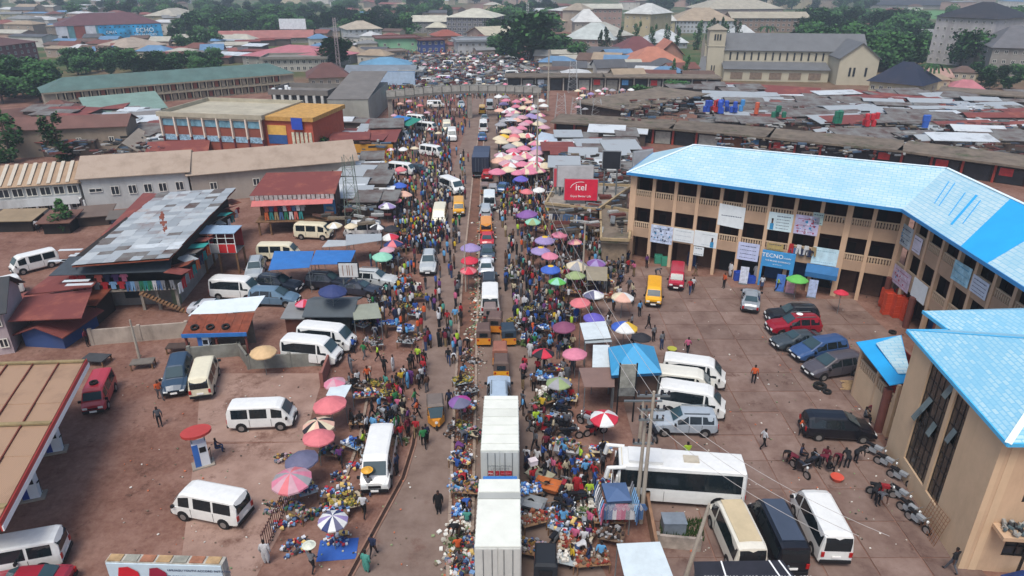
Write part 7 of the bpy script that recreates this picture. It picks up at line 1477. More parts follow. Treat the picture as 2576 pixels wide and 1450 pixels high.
# blue barrels and red tanks in the market at right
for (x0, x1, y0, y1, n, c, nm) in ((1768, 1782, 300, 318, 4, '#2546a0', 'blue'), (1786, 1800, 292, 318, 6, '#b02a2c', 'red'), (1800, 1852, 296, 322, 12, '#2a50b0', 'blue'), (1856, 1866, 300, 316, 2, '#3f86c0', 'pale blue'), (2085, 2108, 330, 350, 7, '#1f6a52', 'green'), (2165, 2196, 340, 358, 6, '#b8202c', 'red'), (1935, 1970, 322, 334, 5, '#1f6a52', 'green'), (2310, 2330, 345, 362, 4, '#2a58ac', 'blue'), (1895, 1904, 316, 324, 2, '#c05a3a', 'orange')):
    for i in range(n):
        p = P(R.uniform(x0, x1), y1 + 4 - (i // 4) * 3, 0); lv = i % 2
        q = MB(); q.cyl((0, 0, 0), (0, 0, 1.1), .45, .45, 12); q.cyl((0, 0, 1.1), (0, 0, 1.2), .4, .3, 12); o = q.build('water_drum', mat(c, .5, .12), None, p + Vector((0, 0, 3.4 + 1.2 * lv))); auto(o, nm + ' plastic drum stacked on the market roofs', 'drum', 'plastic drums in the market')
# ============================================================ STALLS AND GOODS
TBL = {}
def tablespec(w, d, c):
    k = (w, d, c)
    if k in TBL: return TBL[k]
    z = (0, 0, 0); q = MB(); q.box(-w / 2, w / 2, -d / 2, d / 2, .66, .7); parts = [('top', q.mesh('top', mat(c, .85, .15)), z, z, [])]; l = MB(); l.box(-.03, .03, -.03, .03, 0, .66); L_ = l.mesh('leg', WOOD)
    for x in (-w / 2 + .06, w / 2 - .06):
        for y in (-d / 2 + .06, d / 2 - .06): parts.append(('leg', L_, (x, y, 0), z, []))
    TBL[k] = parts; return parts
GT = {'tomatoes': ['#7d2f24', '#8f4030', '#8a5a3c', '#6a5a4c', '#b5aca0'], 'folded clothes': ['#c3c4c8', '#2c3a60', '#a8303a', '#6d8fb8', '#d0b26c', '#444448'], 'white sacks': ['#cfcbc0', '#b9b4a8', '#dad7cf'], 'dark shoes': ['#1d1b1c', '#3a2c26', '#5a4436', '#8f8f90'], 'green vegetables': ['#3f5228', '#56683a', '#2f4020', '#8f8a78'],
      'bananas': ['#a8923c', '#8f7a34', '#6c7034', '#3c342c'], 'blue packets': ['#5f8fc4', '#2f4f94', '#c9cfd8'], 'mixed wares': ['#8a2c38', '#b5aea2', '#34587f', '#9a7840', '#3f6448', '#7c7c80', '#26262c', '#2f2a28', '#a08890'], 'litter and bags': ['#b5ae9c', '#8a8272', '#dcdad2', '#4a463e', '#6c7a5c']}
GMESH = {}
def goods(kind, w, d, var):
    k = (kind, w, d, var)
    if k in GMESH: return GMESH[k]
    rr = random.Random(hash((kind, var)) % 1000 if 0 else var * 17 + len(kind)); q = MB(); cols = GT[kind]; n = int(34 * w * d) + 8
    for i in range(n):
        x, y = rr.uniform(-w / 2, w / 2), rr.uniform(-d / 2, d / 2); s = rr.uniform(.07, .17); z = max(0, .22 * (1 - (2 * x / w) ** 2 * .8) * rr.random())
        q.obox((x, y, z + s * .4), s * rr.uniform(.8, 1.8), s * rr.uniform(.7, 1.4), s * rr.uniform(.5, 1.1), rr.uniform(0, 3), rr.randrange(len(cols)), rr.uniform(-.4, .4))
    GMESH[k] = q.mesh('goods', [mat(c, .8, .15, 5) for c in cols]); return GMESH[k]
def stall(px, py, kind, w=1.5, d=.9, z=.7, desc=None, ground=False, group=None):
    p = P(px, py, z * .5); p.z = 0; rz = R.uniform(-.6, .6)
    if not ground: t = put(tablespec(w, d, R.choice(['#8a6c50', '#6f5c4c', '#9aa3a6', '#b5a890'])), 'market_table', p, rz); auto(t, 'wooden market table carrying ' + kind, 'table', 'market tables')
    g_ = inst('goods_pile', goods(kind, w, d, R.randrange(3)), None, (p.x, p.y, .7 if not ground else .03), rz); g_['kind'] = 'stuff'; auto(g_, 'heap of ' + kind + (' on a table' if not ground else ' on the ground'), 'goods', 'heaps of market goods')
gk = ['folded clothes', 'white sacks', 'dark shoes', 'mixed wares', 'dark shoes', 'mixed wares', 'tomatoes', 'green vegetables', 'blue packets', 'folded clothes', 'bananas']
us2 = used; used = [(1330, 1000)]
for (n, x0, y0, x1, y1, md, kinds, gnd) in ((12, 1352, 930, 1430, 1130, 44, gk, .25), (6, 1318, 1230, 1345, 1400, 44, gk, .25), (15, 1400, 1130, 1540, 1440, 46, gk, .3), (30, 1290, 560, 1420, 900, 26, gk, .3), (16, 1420, 560, 1540, 800, 30, gk, .3), (20, 1142, 860, 1186, 1440, 32, gk, .75), (16, 885, 930, 1000, 1180, 30, gk, .3), (14, 900, 740, 1060, 880, 34, gk, .3),
       (14, 1380, 430, 1540, 560, 30, gk, .4), (10, 700, 1120, 860, 1330, 30, ['folded clothes', 'mixed wares'], .5), (10, 950, 560, 1050, 760, 24, gk, .3), (26, 1250, 430, 1400, 560, 20, gk, .3)):
    for (x, y) in scatter(n, x0, y0, x1, y1, md): stall(x, y, R.choice(kinds), R.choice([1.1, 1.5, 1.9]), R.choice([.8, 1.0]), ground=R.random() < gnd)
stall(870, 1272, 'bananas', 1.9, 1.4); stall(742, 1368, 'folded clothes', 1.5, 1.2, ground=True); stall(845, 1350, 'folded clothes', 1.4, 1.0, ground=True)
tp_ = MB(); tp_.box(-1.1, 1.1, -.8, .8, 0, .015); o = tp_.build('blue_mat', mat('#2f57a0', .6, .08), None, P(850, 1383, .02), .1); tag(o, 'blue plastic mat on the ground below the lowest white umbrella', 'mat')
# litter along the median and in the yards
lt = MB(); lc = ['#d3d1c8', '#a9a497', '#6c5f50', '#3e3a34', '#7d8a66', '#b86a4a']
for i in range(2600):
    t = R.random()
    if t < .75: y = 560 + R.random() ** 1.3 * 890; xm = 1130 + (1450 - y) * .085; p = P(R.gauss(xm + 18, 12 + (y > 1330) * 10), y)
    elif t < .9: p = P(R.uniform(1680, 2300), R.uniform(700, 1400))
    else: p = P(R.uniform(300, 1050), R.uniform(880, 1440))
    if t < .75 and (560 < Q(p)[1] < 860 or Q(p)[1] > 1330): s = R.uniform(.08, .22)
    else: s = R.uniform(.03, .1)
    lt.obox((p.x, p.y, .05 + s * .3), s * 1.3, s, s * .5, R.uniform(0, 3), R.randrange(6), R.uniform(-.5, .5))
o = lt.build('litter', [mat(c, .9, .1) for c in lc]); o['kind'] = 'stuff'; o['label'] = 'scattered litter, wrappers and rubbish along the median and yards'; o['category'] = 'litter'
# hanging clothes on the right: wall of jeans and shirts under the ochre ledge, and round the slate blue canopy
used = us2
for i in range(26):
    x = 1385 + i * 4.4; p = P(x, 528 + i * .55, 3.0 - .9 * (i % 2)); hang(i % 2, R.choice(['denim blue', 'navy', 'black', 'white', 'grey', 'denim blue', 'khaki', 'red']), p + Vector((0, -.9, 0)), -.1, 'below the ochre edged ledge', 'clothes hung below the ochre ledge')
cb = P(1550, 1240, 2.6)
for i in range(24):
    side = i % 3; k = i // 3
    if side == 0: p = P(1530 + k * 11, 1262, 2.4) + Vector((0, -.25, 0))
    elif side == 1: p = P(1514 + k * 2.5, 1220 + k * 8, 2.4) + Vector((-.3, 0, 0))
    else: p = P(1577 + k * 2.6, 1220 + k * 8, 2.4) + Vector((.3, 0, 0))
    hang(1, R.choice(['white', 'sky blue', 'white', 'denim blue', 'pink', 'grey']), p, 0 if side == 0 else 1.2, 'on the slate blue canopy', 'clothes hung round the slate blue canopy').scale = (1.2, 1.5, 1.5)
for i in range(7): hang(1 if i % 2 else 0, ['red', 'denim blue', 'white', 'navy', 'white', 'navy', 'khaki'][i], A0 + f1(16.95 + i * .36, -.25, 5.0 - .4 * (i % 2)), math.atan2(dW.y, dW.x), 'over the railing above the phone shop', 'clothes hung on the plaza railing')
hang(1, 'white', P(1860 + 270, 545, 8) + Vector((0, -.3, 0)), -.4, 'near the inner corner of the gallery', None)
# ============================================================ PEOPLE
def skinperson(name, J, E, lab, rads, lvl=1):
    me = bpy.data.meshes.new('p'); ids = {k: i for i, k in enumerate(J)}; me.from_pydata([J[k] for k in J], [(ids[a], ids[b]) for a, b in E], [])
    ob = bpy.data.objects.new('p', me); COL.objects.link(ob); m = ob.modifiers.new('s', 'SKIN'); m.use_smooth_shade = True
    for k, i in ids.items(): r = rads[k]; me.skin_vertices[0].data[i].radius = (r, r) if not isinstance(r, tuple) else r
    for i in range(len(J)): me.skin_vertices[0].data[i].use_root = (i == ids['pel'])
    s = ob.modifiers.new('u', 'SUBSURF'); s.levels = lvl
    dg = bpy.context.evaluated_depsgraph_get(); dg.update(); ev = bpy.data.meshes.new_from_object(ob.evaluated_get(dg)); bpy.data.objects.remove(ob)
    ev.name = name
    segs = [(Vector(J[a]), Vector(J[b]), lab[i]) for i, (a, b) in enumerate(E)]
    for _ in range(5): ev.materials.append(None)
    hz = max(J['head'][2], 0); hc = Vector(J['head'])
    for p in ev.polygons:
        c = p.center; best = None
        for a, b, l in segs:
            ab = b - a; t = max(0, min(1, (c - a).dot(ab) / ab.length_squared)); d = (c - (a + ab * t)).length
            if best is None or d < best[0]: best = (d, l)
        l = best[1]
        if l == 0 and (c - hc).length < .2 and (c.z > hc.z + .035 or (c.x < hc.x - .03 and c.z > hc.z - .05)): l = 3
        p.material_index = l
    ev.polygons.foreach_set('use_smooth', [True] * len(ev.polygons)); return ev
# materials index: 0 skin, 1 shirt, 2 trousers, 3 hair, 4 shoe ; person faces +x
def pose(kind, seed=0):
    J = {'pel': (0, 0, .95), 'wai': (0, 0, 1.08), 'che': (.01, 0, 1.33), 'neck': (.01, 0, 1.48), 'chin': (.03, 0, 1.56), 'head': (.02, 0, 1.66), 'crown': (.01, 0, 1.73),
         'hl': (0, .1, .9), 'hr': (0, -.1, .9), 'kl': (.02, .11, .5), 'kr': (.02, -.11, .5), 'al': (0, .11, .09), 'ar': (0, -.11, .09), 'tl': (.17, .12, .04), 'tr': (.17, -.12, .04),
         'sl': (0, .19, 1.4), 'sr': (0, -.19, 1.4), 'el': (-.02, .26, 1.12), 'er': (-.02, -.26, 1.12), 'wl': (.06, .27, .88), 'wr': (.06, -.27, .88), 'fl': (.09, .26, .78), 'fr': (.09, -.26, .78)}
    if kind == 'walk' or kind == 'walk_b' or kind == 'carry':
        s = 1 if kind != 'walk_b' else -1
        def sw(a, b): return (a, b) if s > 0 else (b, a)
        l, r = sw('l', 'r'); y = {'l': 1, 'r': -1}
        J['k' + l] = (.16, .1 * y[l], .52); J['a' + l] = (.28, .1 * y[l], .1); J['t' + l] = (.44, .11 * y[l], .08)
        J['k' + r] = (-.02, .1 * y[r], .5); J['a' + r] = (-.3, .1 * y[r], .17); J['t' + r] = (-.16, .11 * y[r], .05)
        J['e' + l] = (-.14, .25 * y[l], 1.14); J['w' + l] = (-.16, .26 * y[l], .9); J['f' + l] = (-.14, .26 * y[l], .8); J['e' + r] = (.08, .25 * y[r], 1.14); J['w' + r] = (.26, .24 * y[r], .98); J['f' + r] = (.34, .23 * y[r], .94)
    if kind == 'carry': J['el'] = (.1, .3, 1.58); J['wl'] = (.05, .16, 1.8); J['fl'] = (.03, .1, 1.84)
    if kind == 'reach': J['er'] = (.2, -.24, 1.2); J['wr'] = (.42, -.2, 1.22); J['fr'] = (.5, -.19, 1.24); J['el'] = (.1, .25, 1.14); J['wl'] = (.3, .15, 1.1); J['fl'] = (.38, .1, 1.1)
    if kind == 'bend':
        for k, v in {'wai': (.08, 0, 1.02), 'che': (.3, 0, 1.1), 'neck': (.42, 0, 1.13), 'chin': (.5, 0, 1.12), 'head': (.58, 0, 1.12), 'crown': (.65, 0, 1.12), 'sl': (.36, .19, 1.1), 'sr': (.36, -.19, 1.1), 'el': (.42, .22, .82), 'er': (.42, -.22, .82), 'wl': (.5, .15, .6), 'wr': (.5, -.15, .6), 'fl': (.52, .13, .5), 'fr': (.52, -.13, .5), 'pel': (-.08, 0, .93), 'hl': (-.08, .1, .88), 'hr': (-.08, -.1, .88)}.items(): J[k] = v
    if kind == 'sit':
        dz = .5
        J = {k: (v[0], v[1], v[2] - dz) for k, v in J.items()}
        for s, y in (('l', 1), ('r', -1)):
            J['k' + s] = (.42, .16 * y, .5); J['a' + s] = (.4, .15 * y, .08); J['t' + s] = (.55, .16 * y, .04); J['w' + s] = (.3, .18 * y, .55); J['f' + s] = (.38, .16 * y, .56)
            J['e' + s] = (.08, .27 * y, .66)
    R_ = {'pel': .13, 'wai': .12, 'che': (.15, .13), 'neck': .055, 'chin': .075, 'head': .105, 'crown': .075, 'hl': .1, 'hr': .1, 'kl': .065, 'kr': .065, 'al': .045, 'ar': .045, 'tl': .035, 'tr': .035, 'sl': .07, 'sr': .07, 'el': .05, 'er': .05, 'wl': .035, 'wr': .035, 'fl': .035, 'fr': .035}
    E_ = [('pel', 'wai'), ('wai', 'che'), ('che', 'neck'), ('neck', 'chin'), ('chin', 'head'), ('head', 'crown'), ('pel', 'hl'), ('pel', 'hr'), ('hl', 'kl'), ('hr', 'kr'), ('kl', 'al'), ('kr', 'ar'), ('al', 'tl'), ('ar', 'tr'), ('che', 'sl'), ('che', 'sr'), ('sl', 'el'), ('sr', 'er'), ('el', 'wl'), ('er', 'wr'), ('wl', 'fl'), ('wr', 'fr')]
    L_ = [1, 1, 1, 0, 0, 0, 2, 2, 2, 2, 2, 2, 4, 4, 1, 1, 1, 1, 0, 0, 0, 0]
    if kind == 'gown':
        R_.update({'kl': .14, 'kr': .14, 'hl': .15, 'hr': .15, 'wai': .15, 'pel': .16, 'che': (.17, .15), 'el': .08, 'er': .08}); L_[18] = L_[19] = 1; J['al'] = (0, .08, .1); J['ar'] = (0, -.08, .1); J['kl'] = (.02, .09, .5); J['kr'] = (.02, -.09, .5)
    if kind == 'skirt': R_.update({'kl': .12, 'kr': .12, 'hl': .14, 'hr': .14}); L_[10] = L_[11] = 0; J['kl'] = (.02, .07, .5); J['kr'] = (.02, -.07, .5); J['al'] = (.02, .09, .09)
    return skinperson('person_' + kind, J, E_, L_, R_)
POSES = {k: pose(k) for k in ('stand', 'walk', 'walk_b', 'carry', 'reach', 'bend', 'sit', 'gown', 'skirt')}
SH = {'white': '#c9cacc', 'red': '#a8242c', 'blue': '#2d55a0', 'black': '#18181b', 'yellow': '#c9a82c', 'pink': '#bf5f80', 'green': '#2e7a46', 'orange': '#cc5a2c', 'grey': '#7c7e82', 'sky blue': '#5f9fce', 'navy': '#222c48', 'brown': '#5c4030', 'purple': '#6a3a78', 'teal': '#4f9a8c', 'lime': '#a8c83a', 'maroon': '#6a1f30', 'checked grey': '#56585e', 'cream': '#bfb294'}
TR = {'dark': '#1c1d24', 'blue': '#34486e', 'black': '#131316', 'brown': '#4c3a2e', 'grey': '#5a5c62', 'khaki': '#857050'}
PEOPLE = []
SHL = ['white'] * 5 + ['black'] * 5 + ['navy'] * 4 + ['grey'] * 3 + ['checked grey'] * 3 + ['blue', 'blue', 'red', 'red', 'brown', 'brown', 'maroon', 'maroon', 'purple', 'sky blue', 'sky blue', 'cream', 'cream', 'green', 'teal', 'yellow', 'pink', 'orange', 'lime']
PV = {'stand': 'standing', 'walk': 'walking', 'walk_b': 'walking', 'carry': 'walking with raised arm', 'reach': 'reaching forward', 'bend': 'bending down', 'sit': 'sitting low', 'gown': 'in long gown', 'skirt': 'in skirt'}
BLOCK = []
def blocked(x, y):
    for (vx, vy, a, hl, hw) in VH:
        dx, dy = x - vx, y - vy; u = dx * math.cos(a) + dy * math.sin(a); v = -dx * math.sin(a) + dy * math.cos(a)
        if abs(u) < hl + .1 and abs(v) < hw + .2: return True
    return False
def person(p, kind, sc_, tc_, rz, label=None, z=0):
    o = bpy.data.objects.new('person', POSES[kind]); COL.objects.link(o); o.location = (p.x, p.y, z + (.03 if p.x > 8 else .012)); o.rotation_euler = (0, 0, rz); s = R.uniform(.93, 1.06); o.scale = (s, s, s)
    ms = [SKIN if R.random() < .6 else SKINL, cloth(SH[sc_]), cloth(SH[sc_] if kind == 'gown' else TR[tc_]), HAIR, BLACK]
    for i, m in enumerate(ms): o.material_slots[i].link = 'OBJECT'; o.material_slots[i].material = m
    if label: tag(o, label, 'person')
    else: auto(o, 'person in ' + sc_ + (' gown' if kind == 'gown' else (' top and %s skirt' % tc_ if kind == 'skirt' else ' top and %s trousers' % tc_)) + ('' if kind in ('gown', 'skirt') else ' ' + PV[kind]), 'person', 'people in and around the market')
    PEOPLE.append((p.x, p.y)); return o
SPEC = ((1291, 1104, 'gown', 'black', 'dark', -1.4, 'person in long black gown walking down the road right of the drain'), (1302, 917, 'walk', 'white', 'black', 1.4, 'person in white shirt and black trousers carrying a bag beside the banana table'),
 (1442, 923, 'gown', 'teal', 'dark', 1.2, 'person in mint green gown and red cap nearest the bottom edge'), (1402, 940, 'walk_b', 'navy', 'dark', 1.3, 'person in navy clothes beside the drain at the bottom'), (1420, 672, 'gown', 'white', 'dark', 1.6, 'person in white gown by the end of the iron gate'),
 (1196, 1000, 'stand', 'navy', 'dark', 2.8, 'person in dark clothes beside the big white road minibus'), (1172, 858, 'walk', 'purple', 'dark', -1.4, 'person in purple shirt standing on the pavement behind the drain'), (1246, 930, 'carry', 'grey', 'blue', 1.5, 'person balancing a yellow basin in front of the big white road minibus'),
 (1006, 405, 'walk', 'orange', 'grey', -.8, 'person in orange shirt beside the dark blue wagon'), (1073, 404, 'stand', 'checked grey', 'dark', -1.2, 'person in patterned shirt alone in the dirt forecourt'), (1138, 546, 'sit', 'navy', 'blue', .3, 'person sitting beside the red capped pump'),
 (872, 222, 'stand', 'maroon', 'dark', 0, 'person holding two white bags beside the blue fronted shack'), (778, 1077, 'walk', 'blue', 'dark', -1.5, 'person in bright blue shirt alone in the road'), (911, 952, 'walk_b', 'lime', 'black', .4, 'person in lime shirt walking alone across the road edge'),
 (857, 945, 'stand', 'grey', 'grey', 1.5, 'person in grey clothes standing below the yellow shirted one'), (811, 955, 'stand', 'yellow', 'black', 1.2, 'person in yellow shirt right of the hanging jeans kiosk'), (862, 1074, 'stand', 'checked grey', 'dark', -1.3, 'person in dark checked shirt standing on the road'),
 (918, 1129, 'walk', 'black', 'blue', -1.5, 'person in black top and blue jeans beside the median'), (820, 1126, 'stand', 'red', 'brown', -1.5, 'person in red top by the median carrying a bag'), (816, 1146, 'stand', 'sky blue', 'khaki', 1.5, 'person in sky blue top beside the one in red by the median'),
 (865, 1127, 'walk_b', 'black', 'brown', 1.5, 'person in black vest beside the median'), (1028, 1131, 'stand', 'navy', 'dark', -1.4, 'person in navy clothes left of the magenta median umbrella'), (977, 1160, 'stand', 'black', 'dark', 0.4, 'person in striped top stepping on the median'),
 (917, 1053, 'stand', 'lime', 'dark', 1.2, 'person in lime shirt at the top of the middle group'), (925, 1068, 'stand', 'black', 'black', 1.2, 'person in black beside the lime shirted one'), (930, 1038, 'stand', 'black', 'dark', 1.2, 'person in black left of the lime shirted one'), (948, 1066, 'stand', 'red', 'blue', 1.2, 'person in red top in the middle group'),
 (968, 1018, 'stand', 'white', 'sky' if 0 else 'blue', 1.2, 'person in white shirt in the middle group'), (970, 1034, 'gown', 'purple', 'dark', 1.2, 'person in purple gown in the middle group'), (970, 1048, 'skirt', 'brown', 'brown', 1.2, 'person in brown dress in the middle group'), (965, 1063, 'walk', 'maroon', 'black', 1.2, 'person in maroon top at the right of the middle group'),
 (975, 902, 'walk', 'white', 'black', -1, 'person in white vest right of the small pink umbrella'), (905, 917, 'walk', 'green', 'grey', 1, 'person in green shirt beside the open sided minibus'), (890, 890, 'reach', 'blue', 'dark', 1, 'person in blue shirt in front of the raised tailgate minibus'),
 (1010, 1011, 'stand', 'black', 'dark', -1, 'person in black below the middle group'), (1045, 1003, 'stand', 'pink', 'dark', 1.4, 'person in pink top walking away left of the tricycle taxi'), (1052, 1014, 'stand', 'black', 'black', 1.4, 'person in black beside the pink topped one'),
 (967, 1894, 'stand', 'orange', 'dark', 1.2, 'person in bright orange crossing the slabs'), (1130, 1918, 'walk', 'white', 'black', .2, 'person in white shirt walking across the open slabs'), (830, 1630, 'walk_b', 'black', 'black', .3, 'person in black walking right of the blue and yellow umbrella'),
 (860, 1643, 'stand', 'grey', 'dark', -1, 'person with white cap by the edge of the slabs'), (880, 1663, 'stand', 'grey', 'blue', -1, 'person with yellow load right of the white capped one'), (893, 1728, 'walk', 'pink', 'dark', 1.0, 'person in pink top above the farthest kiosk minibus'),
 (797, 1608, 'stand', 'sky blue', 'dark', -1, 'person in pale blue shirt right of the white and tan umbrella'), (742, 1734, 'walk', 'red', 'blue', 1, 'person in red below the crimson minivan'), (735, 1742, 'walk', 'white', 'dark', 1, 'person in white below the crimson minivan'), (675, 1626, 'stand', 'purple', 'dark', -1, 'person in purple by the plaza end wall'),
 (1168, 1735 - 10, 'reach', 'lime', 'dark', 1.5, 'person in lime vest behind the white coach'), (1245, 1450, 'gown', 'red', 'dark', 1.5, 'person in long red gown left of the white coach'), (1205, 1375, 'stand', 'white', 'dark', -1, 'person in white shirt right of the red plated truck'),
 (1210, 1423, 'stand', 'cream', 'dark', -1, 'person in cream top between the carts'), (1225, 1340, 'carry', 'red', 'blue', -1.2, 'person in red carrying a white box on the head'), (1262, 1430, 'stand', 'cream', 'dark', 1.3, 'person in patterned cream shirt by the carts'), (1240, 1470, 'stand', 'black', 'black', -1, 'person in black right of the red gown'),
 (1385, 1467, 'stand', 'white', 'black', 1.4, 'person in white shirt and cap at the bottom crowd'), (1380, 1445, 'stand', 'pink', 'pink' if 0 else 'dark', 1.2, 'person in pink spotted dress at the bottom crowd'), (1442, 2390, 'walk', 'black', 'grey', 1.9, 'person in black shirt and white shorts by the corner building'),
 (1440, 568 + 220, 'carry', 'grey', 'dark', 1.4, 'person carrying a white bundle on the head at the bottom edge'), (585, 97, 'stand', 'white', 'dark', -1, 'person in white shirt under the dark shack at far left'))
for s in SPEC:
    a, b = s[0], s[1]
    # entries are (row, column) of the feet
    y, x = (a, b)
    person(P(x, y), s[2], s[3], s[4], s[5], s[6])
for (x, y) in ((1983, 1165), (2000, 1182), (2042, 1165), (2060, 1178), (2080, 1190), (2108, 1175), (2128, 1180), (2150, 1165), (2075, 1160), (2195, 1260), (2205, 1272), (2012, 1155), (2172, 1060), (2190, 1050), (2015, 1075), (2020, 1090)):
    person(P(x, y), R.choice(['sit', 'sit', 'bend']), R.choice(['black', 'black', 'brown', 'navy', 'orange', 'maroon', 'black', 'checked grey']), 'dark', R.uniform(0, 6))
for y in range(880, 1440, 34):
    x = 1140 + R.uniform(0, 40); person(P(x, y), R.choice(['sit', 'sit', 'bend']), R.choice(SHL), R.choice(list(TR)), R.uniform(0, 6))
used = []
ZONES = [(16, 1640, 690, 2120, 745, 20), (10, 1550, 660, 1600, 760, 18),
 (20, 1345, 900, 1440, 1120, 17), (8, 1300, 900, 1345, 1120, 17), (10, 1320, 1110, 1400, 1230, 20), (30, 1400, 1150, 1540, 1440, 17), (40, 1290, 700, 1440, 900, 12), (20, 1440, 700, 1600, 880, 13), (24, 880, 880, 1000, 1190, 16), (26, 980, 930, 1075, 1130, 14), (26, 930, 740, 1060, 860, 14), (14, 1090, 760, 1150, 960, 18),
 (20, 960, 640, 1150, 745, 13), (60, 1270, 600, 1540, 700, 11), (12, 700, 1180, 890, 1340, 18), ]
for (n, x0, y0, x1, y1, md) in ZONES:
    for (x, y) in scatter(n, x0, y0, x1, y1, md):
        p = P(x, y)
        if blocked(p.x, p.y): continue
        if len(PEOPLE) > 299: break
        person(p, R.choice(['stand', 'stand', 'walk', 'walk_b', 'reach', 'skirt', 'gown', 'bend', 'carry'] if y < 1100 else ['stand', 'walk', 'walk_b', 'reach', 'skirt', 'bend']), R.choice(SHL), R.choice(['dark', 'dark', 'black', 'blue', 'brown', 'grey', 'khaki']), R.uniform(0, 6.3))
# loads on heads, held things
for (x, y, c, lab, zz) in ((930, 1246, '#d09a2c', 'yellow basin balanced on a head before the big white road minibus', 1.82), (788, 1440, '#c9cdbb', 'white bundle balanced on a head at the bottom edge', 1.82)):
    p = P(x, y); q = MB(); q.cyl((0, 0, 0), (0, 0, .16), .2, .38, 14); q.cyl((0, 0, .16), (0, 0, .26), .3, .12, 10); o = q.build('basin', mat(c, .5, .1), None, (p.x, p.y, zz)); tag(o, lab, 'basin')
p = P(1340, 1225); q = MB(); q.box(-.25, .25, -.2, .2, 0, .3); q.box(-.27, .27, -.22, .22, .3, .36); o = q.build('carton', mat('#cfc3c6', .6, .1), None, (p.x, p.y, 1.82), .4); tag(o, 'white and pink box carried on a head right of the box trucks', 'box')
for (x, y, c, lab) in ((1425, 1158 - 10, '#b9bcc0', 'grey metal barrow right of the crowded tables'), (1358, 1215, '#a8a690', 'pale flat handcart beside the person in white'), (1378, 1240, '#b86a38', 'orange handcart with books'), (1338, 1285, '#8a8f92', 'cart piled with white and pink goods'), (2104, 1209, '#c8503c', 'round red basin on the slabs below the seated group'), (1690, 885, '#a8a83c', 'yellow green basin on the slabs near the blue hipped kiosk')):
    p = P(x, y)
    if 'basin' in lab:
        q = MB(); q.cyl((0, 0, 0), (0, 0, .3), .28, .42, 16); o = q.build('basin', mat(c, .5, .1), None, p + Vector((0, 0, .03))); tag(o, lab, 'basin'); continue
    e = empty('handcart', p, R.uniform(-1, 1)); q = MB(); q.add([(-.6, -.38, .35), (.6, -.38, .35), (.6, .38, .35), (-.6, .38, .35), (-.85, -.55, .75), (.85, -.55, .75), (.85, .55, .75), (-.85, .55, .75)], [(0, 3, 2, 1), (0, 1, 5, 4), (1, 2, 6, 5), (2, 3, 7, 6), (3, 0, 4, 7)]); q.add([(-.6, -.38, .4), (.6, -.38, .4), (.6, .38, .4), (-.6, .38, .4)], [(0, 1, 2, 3)]); q.build('tray', mat(c, .5, .15), e)
    for yy in (-.45, .45): inst('wheel', WHEEL, e, (-.2, yy, .28), sc=(.8, .5, .8))
    q = MB(); q.cyl((.6, -.35, .45), (1.3, -.35, .8), .025, n=5); q.cyl((.6, .35, .45), (1.3, .35, .8), .025, n=5); q.build('handle', STEEL, e); tag(e, lab, 'cart')
# ---- far crowd as one mass
def crowd(name, spots, label):
    n = 6; prof = [(.0, .12, 2), (.45, .13, 2), (.85, .17, 2), (.9, .17, 1), (1.35, .21, 1), (1.45, .1, 1), (1.5, .08, 0), (1.6, .11, 3), (1.75, .05, 3)]
    base = [(r * math.cos(2 * math.pi * i / n) * (.7), r * math.sin(2 * math.pi * i / n), z) for z, r, m in prof for i in range(n)]
    base = np.array(base); nf = []; fm = []
    for k in range(len(prof) - 1):
        for i in range(n): nf.append((k * n + i, k * n + (i + 1) % n, (k + 1) * n + (i + 1) % n, (k + 1) * n + i)); fm.append(prof[k][2] if prof[k][2] != prof[k + 1][2] or 1 else 0)
    nf = np.array(nf); fm = np.array(fm); m = len(spots); A = np.array([(p.x, p.y) for p in spots]); ang = np.random.RandomState(3).rand(m) * 6.28; sc_ = .92 + .14 * np.random.RandomState(4).rand(m)
    V = np.zeros((m, len(base), 3)); c, s = np.cos(ang)[:, None], np.sin(ang)[:, None]
    V[:, :, 0] = (base[:, 0] * c - base[:, 1] * s) * sc_[:, None] + A[:, 0:1]; V[:, :, 1] = (base[:, 0] * s + base[:, 1] * c) * sc_[:, None] + A[:, 1:2]; V[:, :, 2] = base[:, 2] * sc_[:, None] + .01
    F = (nf[None] + (np.arange(m) * len(base))[:, None, None]).reshape(-1, 4)
    shirts = [cloth(SH[v]) for v in SHL]; trs = [cloth(v) for v in TR.values()]; mats = [SKIN, HAIR] + shirts + trs
    rs_ = np.random.RandomState(5); si = rs_.randint(0, len(shirts), m); ti = rs_.randint(0, len(trs), m)
    MI = np.zeros((m, len(fm)), int); MI[:, fm == 0] = 0; MI[:, fm == 3] = 1
    MI[:, fm == 1] = (2 + si)[:, None]; MI[:, fm == 2] = (2 + len(shirts) + ti)[:, None]
    me = bpy.data.meshes.new(name); me.vertices.add(m * len(base)); me.vertices.foreach_set('co', V.reshape(-1)); nl = F.size; me.loops.add(nl); me.loops.foreach_set('vertex_index', F.reshape(-1)); me.polygons.add(len(F)); me.polygons.foreach_set('loop_start', np.arange(0, nl, 4)); me.polygons.foreach_set('loop_total', np.full(len(F), 4))
    for x in mats: me.materials.append(x)
    me.polygons.foreach_set('material_index', MI.reshape(-1)); me.update(); me.validate(); o = bpy.data.objects.new(name, me); COL.objects.link(o); o['kind'] = 'stuff'; o['label'] = label; o['category'] = 'crowd'
def spots(n, f):
    out = []
    while len(out) < n:
        p = f()
        if not blocked(p.x, p.y): out.append(p)
    return out
def zn(x0, y0, x1, y1, x2=None, x3=None):
    def f():
        t = R.random(); y = y0 + (y1 - y0) * t; a = x0 + ((x2 if x2 is not None else x0) - x0) * t; b = x1 + ((x3 if x3 is not None else x1) - x1) * t; return P(R.uniform(a, b), y)
    return f
